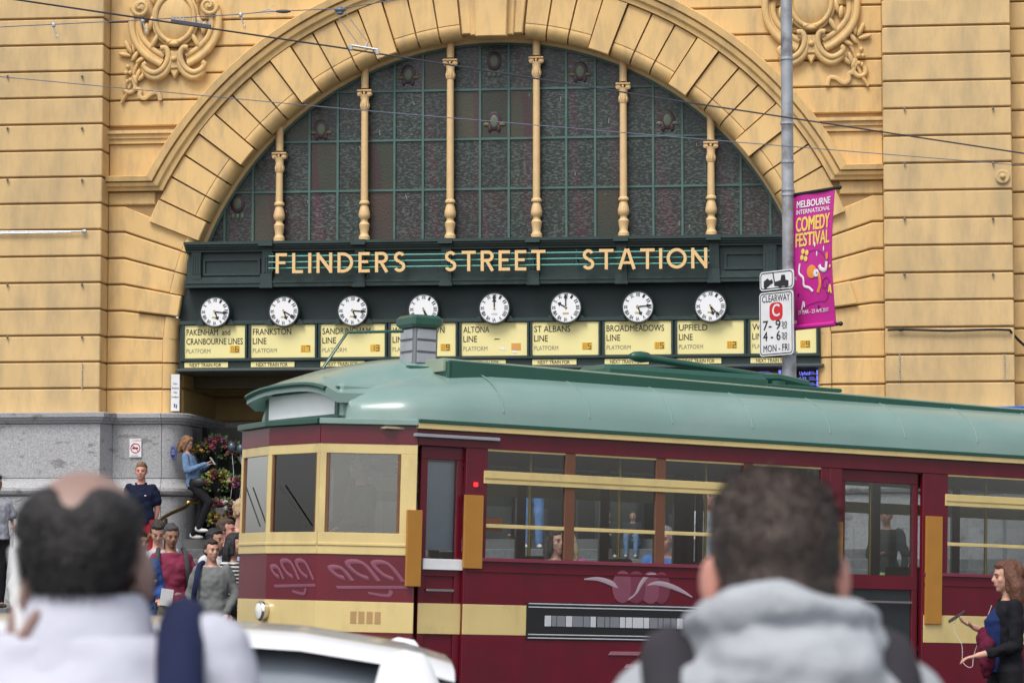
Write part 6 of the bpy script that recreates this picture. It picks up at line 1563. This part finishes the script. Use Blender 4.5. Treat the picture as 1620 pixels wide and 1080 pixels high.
person('person with smooth black hair and white top looking right', x, y, z, 60, h, None, 'mid', cloth('white_top', (.6, .6, .62)), M_dk, M_shb, hairm('black', (.010, .010, .013)), 'short', fem=True, vox=.014, seed=9)
# striped top
M_str = mat('striped_top', (.62, .62, .62), .8); n, l = M_str.node_tree.nodes, M_str.node_tree.links
tc = n.new('ShaderNodeTexCoord'); wv = n.new('ShaderNodeTexWave'); wv.bands_direction = 'Z'; wv.inputs['Scale'].default_value = 7.5; wv.inputs['Distortion'].default_value = .6; cr = n.new('ShaderNodeValToRGB'); cr.color_ramp.interpolation = 'CONSTANT'; cr.color_ramp.elements[0].color = (.01, .01, .012, 1); cr.color_ramp.elements[1].position = .5; cr.color_ramp.elements[1].color = (.62, .62, .60, 1)
l.new(tc.outputs['Object'], wv.inputs['Vector']); l.new(wv.outputs[0], cr.inputs[0]); l.new(cr.outputs[0], n['Principled BSDF'].inputs['Base Color'])
x, y, z, h = on_road(369, 846, 31.4)
person('woman with long black hair in a black and white striped top', x, y, z, 70, h, None, 'fair', M_str, M_dk, M_shb, hairm('black', (.010, .010, .013)), 'long', 'long', True, vox=.014, seed=10)
x, y, z, h = on_road(392, 838, 32)
t, J, hp_, s = person('woman with brown hair and glasses in a pale blue shirt beside the tram nose', x, y, z, 50, h, None, 'fair', cloth('pale_blue', (.40, .45, .62)), M_jean, M_shb, hairm('light_brown', (.24, .12, .055)), 'bob', 'long', True, vox=.014, seed=11)
mb = MB()
for q in (-1, 1): mb.tube([hp_(q * .034 + .024 * math.cos(a), -.102, .004 + .018 * math.sin(a)) for a in [i * math.pi / 5 for i in range(10)]], .002, 5, closed=True)
mb.build('glasses', M_black, t)
x, y, z, h = on_road(64, 838, 31)
t, J, hp_, s = person('person in a white knitted jumper with a dark shoulder strap at the left edge', x, y, z, 8, h, dict(ela=(-.30, .03, 1.13), wra=(-.27, -.06, .90)), 'fair', cloth('white_knit', (.58, .58, .58), bump=.6, bscale=60), M_dk, M_shb, hairm('dark_brown', (.03, .02, .015)), 'short', vox=.015, wide=1.22, seed=12)
strap(t, [(-.10 * s, .05 * s, 1.50 * s), (-.13 * s, -.10 * s, 1.44 * s), (-.08 * s, -.17 * s, 1.25 * s), (.05 * s, -.17 * s, 1.05 * s)], M_black, .022)
p = at(-7, 752, 39.2); z = .82
u, d = local_d(p.x, p.y)
t, J, hp_, s = person('man in grey t-shirt and dark shorts holding printed papers at the left edge', p.x, p.y, z, 35, p.z - z, dict(elb=(.27, .0, 1.15), wrb=(.20, -.22, 1.08)), 'tan', cloth('pale_grey', (.34, .35, .40)), M_dk, M_shb, hairm('black', (.010, .010, .013)), 'short', 'short', vox=.016, wide=1.15, seed=13)
q = J['wrb'] + Vector((.06, -.06, -.02)); mb = MB(); mb.cbox(-.11, .11, -.003, .003, -.30, .12, .001); mb.v = [tuple(q + Matrix.Rotation(R(-35), 3, 'Z') @ Vector(v)) for v in mb.v]; mb.build('papers', M_sign, t)
mb = MB(); mb.cbox(-.05, .05, -.006, -.003, -.12, .0, .001); mb.v = [tuple(q + Matrix.Rotation(R(-35), 3, 'Z') @ Vector(v)) for v in mb.v]; mb.build('print', mat('print_orange_red', (.6, .16, .08)), t)
mb = MB(); mb.cbox(-.03, .05, .01, .03, -.55, -.25, .005); mb.v = [tuple(q + Vector(v)) for v in mb.v]; mb.build('orange_bag', mat('orange_bag', (.8, .22, .02), .6), t)
mb = MB(); mb.ell(J['wrb'] + Vector((.02, -.02, -.42)), (.08, .06, .13), 12); mb.build('plastic_bag', mat('grey_plastic', (.3, .3, .31), .4), t, smooth=60)
# ---- on the steps behind the tram
SIT = dict(pel=(0, 0, .12), wst=(0, -.03, .27), chs=(0, -.06, .47), nck=(0, -.07, .64), hd=(0, -.10, .80), sha=(-.175, -.06, .585), shb=(.175, -.06, .585), ela=(-.22, -.12, .33), elb=(.22, -.12, .33), wra=(-.10, -.34, .34), wrb=(.10, -.34, .34), hipa=(-.09, -.02, .11), hipb=(.09, -.02, .11), kna=(-.12, -.46, .32), knb=(.12, -.46, .32), ana=(-.12, -.50, -.12), anb=(.12, -.50, -.12))
def sitter(px, pt_, D, label, head=0, **kw):
    p = at(px, pt_, D); u, d = local_d(p.x, D); g = stepz(d); pose = dict(SIT)
    return person(label, p.x, D, g + .0, head, 1.75 * (p.z - g) / .92, pose, vox=.016, **kw)
sitter(873, 838, 40.6, 'woman with dark curly hair and cream top sitting on the steps, smiling', 30, skin='fair', top=cloth('cream_top', (.5, .46, .4)), bottom=M_dk, shoes=M_shb, hair=hairm('dark_brown', (.03, .02, .015)), hairst='long', fem=True, seed=20)
sitter(903, 840, 40.6, 'blonde woman in a pink and purple top sitting on the steps', -35, skin='fair', top=cloth('pink_purple', (.40, .06, .22)), bottom=M_jean, shoes=M_shb, hair=hairm('blond', (.42, .30, .17)), hairst='long', fem=True, seed=21)
sitter(1056, 834, 40.3, 'older man in a blue shirt sitting on the steps', -20, skin='ruddy', top=cloth('sky_blue', (.09, .19, .45)), bottom=M_kh, shoes=M_shb, hair=hairm('grey', (.25, .25, .25)), hairst='short', seed=22)
sitter(960, 806, 42.6, 'person in black sitting on the top step with white sneakers', 5, skin='fair', top=M_dk, bottom=M_dk, shoes=M_shw, hair=hairm('brown', (.06, .035, .02)), hairst='short', seed=23)
sitter(1002, 808, 42.7, 'person in jeans and charcoal top sitting on the top step', -10, skin='mid', top=cloth('charcoal', (.025, .025, .03)), bottom=M_jean, shoes=M_shw, hair=hairm('black', (.010, .010, .013)), hairst='short', seed=24)
def stander(px, pt_, D, label, head=0, **kw):
    p = at(px, pt_, D); u, d = local_d(p.x, D); g = stepz(d); return person(label, p.x, D, g, head, p.z - g, kw.pop('pose', None), vox=.016, **kw)
stander(842, 682, 42.8, 'person in blue jeans standing on the top step, seen through the first tram window', 8, skin='fair', top=cloth('charcoal', (.025, .025, .03)), bottom=cloth('bright_jeans', (.12, .25, .52)), shoes=M_shw, hair=hairm('brown', (.06, .035, .02)), seed=25)
stander(815, 690, 43.3, 'person in black standing at the top of the steps behind the blue jeans', -15, skin='mid', top=M_dk, bottom=M_dk, shoes=M_shb, hair=hairm('black', (.010, .010, .013)), seed=26)
stander(1124, 770, 40.2, 'man in a pale grey hooded top standing on the steps', -25, skin='ruddy', top=cloth('pale_hoodie', (.42, .44, .48)), bottom=M_jean, shoes=M_shb, hair=hairm('grey', (.25, .25, .25)), pose=dict(ela=(-.25, .0, 1.13), wra=(-.12, -.20, 1.12)), seed=27)
t, J, hp_, s = stander(1402, 800, 39.6, 'woman in a lime green dress and black waistcoat on the steps by the brass rail', -20, skin='tan', top=M_dk, bottom=cloth('lime', (.30, .48, .16)), skirt=True, shoes=M_shb, hair=hairm('black', (.010, .010, .013)), hairst='short', fem=True, pose=dict(ela=(-.22, .0, 1.13), wra=(-.05, -.22, 1.14)), seed=28)
# green water bottle on the step
p = at(1100, 868, 40.6); u, d = local_d(p.x, p.y); bt_ = thing('water_bottle', 'small clear bottle with a green cap standing on a step', 'bottle', (p.x, p.y, stepz(d)))
mb = MB(); mb.lathe([(.03, 0), (.032, .02), (.032, .15), (.015, .19), (.015, .21)], 12); mb.build('bottle_body', mat('bottle_pale', (.5, .6, .55), .15), bt_, smooth=40)
mb = MB(); mb.lathe([(.017, .208), (.017, .235)], 10); mb.build('cap', mat('bottle_cap_green', (.1, .45, .05), .4), bt_)
p = at(986, 862, 41); u, d = local_d(p.x, p.y); cp_ = thing('paper_cup', 'white paper cup left on a step beside the seated people', 'cup', (p.x, p.y, stepz(d))); mb = MB(); mb.lathe([(.028, 0), (.038, .10), (.040, .105), (.036, .105)], 14); mb.build('cup', M_white, cp_, smooth=40)
# ---- the driver
dr = Matrix.Translation(P0) @ Matrix.Rotation(TH, 4, 'Z') @ Vector((.10, 1.2, .80))
person('tram driver in dark uniform standing in the front cab', dr.x, dr.y, dr.z - .02, math.degrees(TH) - 90, 1.72, dict(ela=(-.22, -.05, 1.13), wra=(-.12, -.28, 1.05), elb=(.22, -.05, 1.13), wrb=(.12, -.28, 1.05)), 'fair', cloth('uniform', (.03, .035, .05)), M_dk, M_shb, hairm('brown', (.06, .035, .02)), vox=.018, seed=30)
# ---- woman with long auburn hair at the right
x, y, z, h = on_road(1590, 889, 20.7)
t, J, hp_, s = person('woman with long auburn hair in a black cardigan and blue top holding a phone', x, y, z, -82, h, dict(lean=(0, .02, 0), ela=(-.22, .06, 1.13), wra=(-.17, -.22, 1.25), elb=(.20, .02, 1.10), wrb=(.18, -.30, 1.03), kna=(-.10, -.10, .50), knb=(.10, .06, .50)), 'fair', cloth('black_cardigan', (.010, .010, .014)), M_dk, M_shb, hairm('auburn', (.115, .040, .020)), 'big', 'roll', True, vox=.009, seed=31, hpitch=2)
mb = MB(); ring = [(J['pel'] + Vector((0, -.03, -.05)), .12, .13), (J['wst'] + Vector((0, -.035, 0)), .085, .115), (J['chs'] + Vector((0, -.05, 0)), .10, .125), (J['nck'] + Vector((0, -.035, -.06)), .055, .07)]
n_ = 16; vs = [Vector(c) + Vector((math.cos(2 * math.pi * k / n_) * rx, math.sin(2 * math.pi * k / n_) * ry, 0)) for c, rx, ry in ring for k in range(n_)]
mb.add(vs, [(i * n_ + k, i * n_ + (k + 1) % n_, (i + 1) * n_ + (k + 1) % n_, (i + 1) * n_ + k) for i in range(3) for k in range(n_)] + [tuple(range(n_)), tuple(range(3 * n_, 4 * n_))]); remesh(mb, .009, 'blouse', cloth('cobalt', (.012, .026, .10)), t, wrinkle=.008)
q = J['wra'] + Vector((-.02, -.11, .07)); mb = MB(); mb.cbox(-.036, .036, -.005, .005, -.07, .07, .004); Tm = Matrix.Rotation(R(-55), 3, 'X') @ Matrix.Rotation(R(20), 3, 'Y'); mb.v = [tuple(q + Tm @ Vector(v)) for v in mb.v]; mb.build('phone', M_black, t)
mb = MB(); mb.box(-.030, .030, .0055, .007, -.055, .055); mb.v = [tuple(q + Tm @ Vector(v)) for v in mb.v]; mb.build('phone_screen', mat('phone_screen_pale', (.5, .55, .55), .2), t)
mb = MB(); mb.tube(smooth_path([q, q + Vector((0, -.02, -.10)), q + Vector((.02, .03, -.20)), q + Vector((.05, .03, -.33)), q + Vector((.10, .08, -.36)), q + Vector((.08, .11, -.25)), J['nck'] + Vector((-.04, -.12, -.05))], 6), .0017, 6); mb.build('earphone_cable', M_white, t, smooth=60)
mb = MB(); mb.ell(J['wst'] + Vector((.02, -.16, -.06)), (.09, .06, .17), 12); mb.ell(J['wst'] + Vector((.0, -.17, .04)), (.07, .05, .10), 12); remesh(mb, .012, 'maroon_coat', cloth('maroon', (.10, .010, .03)), t, wrinkle=.018, wsc=14)
# ================================================================ WHITE CAR
cw = at(720, 1030, 8.6); gz = zg(-1.5, 8.6)
zr = at(300, 985, 8.2).z       # roof crown
car = thing('car', 'white car close in front of the tram, mostly its roof showing at lower left', 'car', (cw.x, 8.6, gz), (0, 0, R(3)))
M_carp = mat('car_white', (.78, .79, .82), .15, var=0, coat=1.); M_cgl = mat('car_glass_sky_tone', (.26, .29, .33), .12, var=0, coat=.6)  # sky reflection is put into the glass's grey-blue base colour
hz_ = zr - gz
def car_sec(stns, name, m, sm=50):
    """stns: x, half width bottom, z bottom, half width top, z top"""
    vs = []; n = 12
    for (x, wb, zb, wt, zt) in stns:
        zm = (zb + zt) / 2
        pr = [(wb, zb), (wb + .03, zb + (zt - zb) * .3), ((wb + wt) / 2 + .04, zb + (zt - zb) * .6), (wt + .01, zt - (zt - zb) * .12), (wt - .08, zt - .012), (wt * .5, zt + .012)]
        vs += [(x, -a_, b_) for a_, b_ in pr] + [(x, a_, b_) for a_, b_ in pr[::-1]]
    fs = [(i * n + k, i * n + (k + 1) % n, (i + 1) * n + (k + 1) % n, (i + 1) * n + k) for i in range(len(stns) - 1) for k in range(n)] + [tuple(range(n)), tuple(range((len(stns) - 1) * n, len(stns) * n))]
    mb = MB(); mb.add(vs, fs); return mb.build(name, m, car, smooth=sm)
zb_ = hz_ * .655
car_sec([(-4.30, .55, .35, .60, .62), (-4.15, .80, .22, .76, .72), (-3.6, .88, .18, .84, .80), (-3.0, .90, .18, .86, zb_ - .03), (-1.5, .90, .18, .86, zb_), (-.5, .90, .18, .85, zb_ + .01), (-.08, .88, .22, .80, zb_ + .0), (.10, .80, .30, .72, zb_ - .06), (.16, .6, .36, .60, zb_ - .2)], 'body', M_carp)
car_sec([(-3.05, .80, zb_ - .02, .72, zb_ + .0), (-2.35, .82, zb_ - .02, .64, hz_ - .07), (-1.9, .82, zb_ - .02, .62, hz_ - .03), (-1.0, .82, zb_ - .02, .61, hz_ - .03), (-.45, .81, zb_ - .02, .60, hz_ - .07), (-.12, .80, zb_ - .02, .58, hz_ - .13), (.0, .79, zb_ - .02, .70, zb_ + .0)], 'glasshouse', M_cgl)
vs = []; st_ = [(-2.48, .60, hz_ - .105), (-2.3, .66, hz_ - .055), (-1.9, .68, hz_ - .012), (-1.4, .69, hz_ + .004), (-.9, .68, hz_ - .004), (-.45, .67, hz_ - .035), (-.15, .65, hz_ - .085), (-.02, .60, hz_ - .125)]
for x_, w_, z_ in st_: vs += [(x_, -w_, z_ - .035), (x_, -w_ + .03, z_ - .005), (x_, -w_ * .5, z_ + .012), (x_, w_ * .5, z_ + .012), (x_, w_ - .03, z_ - .005), (x_, w_, z_ - .035), (x_, w_ * .5, z_ - .05), (x_, -w_ * .5, z_ - .05)]
mb = MB(); mb.add(vs, [(i * 8 + k, i * 8 + (k + 1) % 8, (i + 1) * 8 + (k + 1) % 8, (i + 1) * 8 + k) for i in range(len(st_) - 1) for k in range(8)] + [tuple(range(8)), tuple(range(56, 64))]); mb.build('roof', M_carp, car, smooth=50)
for s_ in (-1, 1):
    for (xa, za, xb, zb2, r) in ((-3.0, zb_, -2.42, hz_ - .08, .03), (-1.45, zb_, -1.45, hz_ - .04, .035), (-.14, zb_, -.16, hz_ - .11, .13)):
        mb = MB(); mb.tube([(xa, s_ * .855, za), ((xa + xb) / 2, s_ * .77, (za + zb2) / 2 + .02), (xb, s_ * .655, zb2)], [r, r, r * .55], 8, flat=((0, 1, 0), .4)); mb.build('window_pillar', M_carp, car, smooth=60)
    for xw in (-3.45, -.85):
        w_ = thing2('wheel', car); T = Matrix.Translation((xw, s_ * .80, .31)) @ Matrix.Rotation(R(90), 4, 'X')
        mb = MB(); mb.lathe([(.20, -.11), (.30, -.11), (.32, -.07), (.32, .07), (.30, .11), (.20, .11)], 28, (0, 0, 0), None, T); mb.build('tyre', M_rub, w_, smooth=40)
        mb = MB(); mb.lathe([(.21, -.09), (.21, .09), (.05, .10 * -s_)], 20, (0, 0, 0), None, T); mb.build('rim', M_chr, w_, smooth=40)
    for xx in (-2.2, -1.1): mb = MB(); mb.cbox(xx, xx + .16, s_ * .905, s_ * .935, zb_ - .14, zb_ - .11, .008); mb.build('door_handle', M_carp, car)
    mb = MB(); mb.ell((.08, s_ * .66, zb_ - .18), (.07, .12, .09), 10); mb.build('tail_light', mat('tail_light_red', (.4, .01, .01), .2), car, smooth=60)
    mb = MB(); mb.ell((-4.1, s_ * .66, .60), (.12, .15, .07), 10); mb.build('headlight', mat('lamp_lens', (.8, .8, .75), .1), car, smooth=60)
    mb = MB(); mb.ell((-2.75, s_ * .98, zb_ + .04), (.05, .09, .06), 10); mb.build('door_mirror', M_carp, car, smooth=60)
# ================================================================ FOREGROUND MEN (backs to the camera)
def bristle(ho, t, m, n, L, seed, zmin=-9):
    rg = random.Random(seed); me = ho.data; N = len(me.vertices); mb = MB()
    for k in range(n):
        v = me.vertices[rg.randrange(N)]; p, nn = v.co, v.normal
        if p.z < zmin: continue
        d = (nn * .45 + Vector((rg.uniform(-.3, .3), rg.uniform(-.1, .3), -.75 + (p.z > H_top[0]) * .6))).normalized(); w_ = d.cross(nn).normalized() * .0011; q = p + d * L * rg.uniform(.5, 1.2)
        mb.add([p - w_ - nn * .002, p + w_ - nn * .002, q], [(0, 1, 2)])
    o = mb.build('hair_strands', m, t); o['kind'] = 'stuff'
H_top = [9]
# balding man in a white shirt, phone at his left ear
x, y = at(135, 850, 3.62).x, 3.62; g = zg(x, y) + .14
h = (at(135, 749, 3.62).z - g) * 1.75 / 1.668
M_shirt = cloth('white_shirt', (.53, .54, .63), bump=.5, bscale=9, nscale=3, var=.03)
t, J, hp_, s = person('balding man seen from behind in a white shirt with a phone at his ear', x, y, g, 180, h, dict(hd=(0, .0, 1.548), elb=(.25, -.04, 1.17), wrb=(.090, .022, 1.405), ela=(-.24, .0, 1.13)), 'brown', M_shirt, cloth('suit', (.03, .035, .05)), M_shb, None, vox=.010, wide=1.10, hyaw=-4, headk=1.01, seed=40, hands=False)
hm = hairm('near_black', (.016, .014, .014))
mb = MB(); T4 = Matrix.Rotation(R(-4), 4, 'Z')
for (c, r) in (((0, .042, .022), (.080, .072, .056)), ((0, .052, -.008), (.070, .052, .042)), ((-.034, .050, .050), (.047, .058, .050)), ((.034, .050, .050), (.047, .058, .050)), ((0, .060, .040), (.05, .050, .05))): mb.ell(hp_(*c), tuple(q * s * 1.015 for q in r), 18, None, T4)
for q in (-1, 1): mb.ell(hp_(q * .057, .006, .050), tuple(k * s * 1.01 for k in (.021, .056, .042)), 10, None, T4)
ho = remesh(mb, .007, 'hair', hm, t, 3, wrinkle=.003, wsc=40, seed=3); bristle(ho, t, hm, 5000, .016, 1)
mb = MB(); n_ = 28   # collar
for k in range(1): pass
prof = [(.078, 1.415), (.074, 1.46), (.068, 1.508), (.074, 1.505), (.088, 1.455), (.100, 1.41)]
mb.lathe([(r * s, z_ * s) for r, z_ in prof] + [(prof[0][0] * s, prof[0][1] * s)], n_, (0, .01, 0), None, None, 1.12, 1.05); mb.f = mb.f[:-2]; mb.m = mb.m[:-2]; mb.build('collar', M_shirt, t, smooth=60)
for q in (-1, 1):
    mb = MB(); T5 = Matrix.Rotation(R(q * 25), 4, 'Z'); mb.ell(hp_(q * .083, .012, -.016), tuple(k * s for k in (.009, .022, .033)), 12, None, T5); mb.ell(hp_(q * .084, .004, -.04), tuple(k * s for k in (.010, .014, .014)), 8, None, T5); remesh(mb, .005, 'ear', M_skin('brown'), t)
# hand and phone at the ear
mb = MB(); wr = J['wrb']; d = Vector((-.10, .10, .98)).normalized(); side = Vector((-.2, .95, -.1)).normalized(); f = Vector((-.95, -.2, -.1)).normalized()
hand(mb, wr, d, side, f, s * 1.05, .35); mb.cap(J['elb'].lerp(wr, .7), wr, .036, .027, 10); remesh(mb, .006, 'hand', M_skin('brown'), t)
mb = MB(); mb.cbox(-.005, .005, -.036, .036, -.075, .075, .004); q = hp_(.074, .034, -.060); Tm = Matrix.Rotation(R(8), 3, 'Y') @ Matrix.Rotation(R(12), 3, 'X'); mb.v = [tuple(q + Tm @ Vector(v)) for v in mb.v]; mb.build('phone', M_white, t)
strap(t, [(-.125 * s, -.14 * s, 1.30 * s), (-.130 * s, -.07 * s, 1.46 * s), (-.135 * s, .055 * s, 1.455 * s), (-.145 * s, .135 * s, 1.36 * s), (-.16 * s, .16 * s, 1.15 * s)], cloth('navy_strap', (.015, .02, .06)), .030, 'shoulder_strap', .5)
# young man in a grey hooded top with a dark rucksack
x, y = at(1226, 850, 3.62).x, 3.62; g = zg(x, y) + .14
h = (at(1226, 759, 3.62).z - g) * 1.75 / 1.71
M_hood = cloth('heather_grey', (.36, .38, .41), bump=.3, bscale=30, nscale=4, var=.10)
t, J, hp_, s = person('young man seen from behind in a grey hooded top and dark rucksack', x, y, g, 180, h, dict(hd=(0, .0, 1.585), ela=(-.25, .0, 1.13)), 'ruddy', M_hood, cloth('suit', (.03, .035, .05)), M_shb, None, vox=.010, wide=1.12, headk=1.04, seed=41)
hm = hairm('short_brown', (.060, .043, .036)); mb = MB()
for (c, r) in (((0, .020, .045), (.081, .094, .080)), ((0, .045, -.02), (.072, .064, .070)), ((0, .050, -.065), (.064, .047, .045)), ((.0, .0, .085), (.076, .080, .048)), ((.012, -.02, .112), (.052, .055, .022))): mb.ell(hp_(*c), tuple(q * s * 1.06 for q in r), 20)
for q in (-1, 1): mb.ell(hp_(q * .068, .005, .04), tuple(k * s for k in (.019, .06, .06)), 10)
ho = remesh(mb, .007, 'hair', hm, t, 2, wrinkle=.004, wsc=45, seed=5); H_top[0] = hp_(0, 0, .06).z; bristle(ho, t, hm, 6000, .014, 2)
for q in (-1, 1):
    mb = MB(); T5 = Matrix.Rotation(R(q * 25), 4, 'Z'); mb.ell(hp_(q * .086, .010, -.012), tuple(k * s for k in (.010, .024, .036)), 12, None, T5); mb.ell(hp_(q * .085, .004, -.04), tuple(k * s for k in (.010, .014, .014)), 8, None, T5); remesh(mb, .005, 'ear', M_skin('ruddy'), t)
mb = MB()   # the hood lying in folds on the shoulders
def hd(c, r, rot=(0, 0, 0)): 
    T = (Matrix.Rotation(R(rot[0]), 3, 'X') @ Matrix.Rotation(R(rot[1]), 3, 'Y') @ Matrix.Rotation(R(rot[2]), 3, 'Z')).to_4x4(); mb.ell(tuple(q * s for q in c), tuple(q * s for q in r), 18, None, T)
hd((-.012, .075, 1.50), (.100, .060, .050), (-25, 0, 0)); hd((-.015, .125, 1.44), (.122, .065, .080), (-15, 0, 0)); hd((-.025, .160, 1.34), (.118, .055, .12), (8, 0, 0)); hd((-.03, .165, 1.24), (.085, .045, .10), (6, 0, 0))
for q in (-1, 1): hd((q * .090 - .01, .045, 1.475), (.050, .10, .050), (0, q * 28, q * 12)); hd((q * .06, -.03, 1.475), (.035, .07, .035), (0, 0, q * -25)); hd((q * .125 - .01, .08, 1.42), (.045, .07, .05), (0, q * 35, 0))
mb.tube(smooth_path([tuple(q * s for q in p) for p in ((-.090, -.02, 1.50), (-.110, .05, 1.520), (-.085, .115, 1.535), (-.01, .14, 1.545), (.070, .115, 1.53), (.100, .05, 1.515), (.085, -.02, 1.50))], 4), .026 * s, 8)
remesh(mb, .008, 'hood', M_hood, t, 2, wrinkle=.016, wsc=11, zmul=1.6, seed=9)
M_ruck = cloth('rucksack', (.035, .033, .04), bump=.15)
for q in (-1, 1): strap(t, [(q * .135 * s, -.15 * s, 1.28 * s), (q * .14 * s, -.07 * s, 1.455 * s), (q * .145 * s, .06 * s, 1.462 * s), (q * .14 * s, .15 * s, 1.38 * s), (q * .12 * s, .19 * s, 1.27 * s)], M_ruck, .038, 'rucksack_strap', .55)
mb = MB(); mb.cbox(-.15 * s, .15 * s, .17 * s, .33 * s, .85 * s, 1.25 * s, .05); remesh(mb, .012, 'rucksack', M_ruck, t, wrinkle=.006)
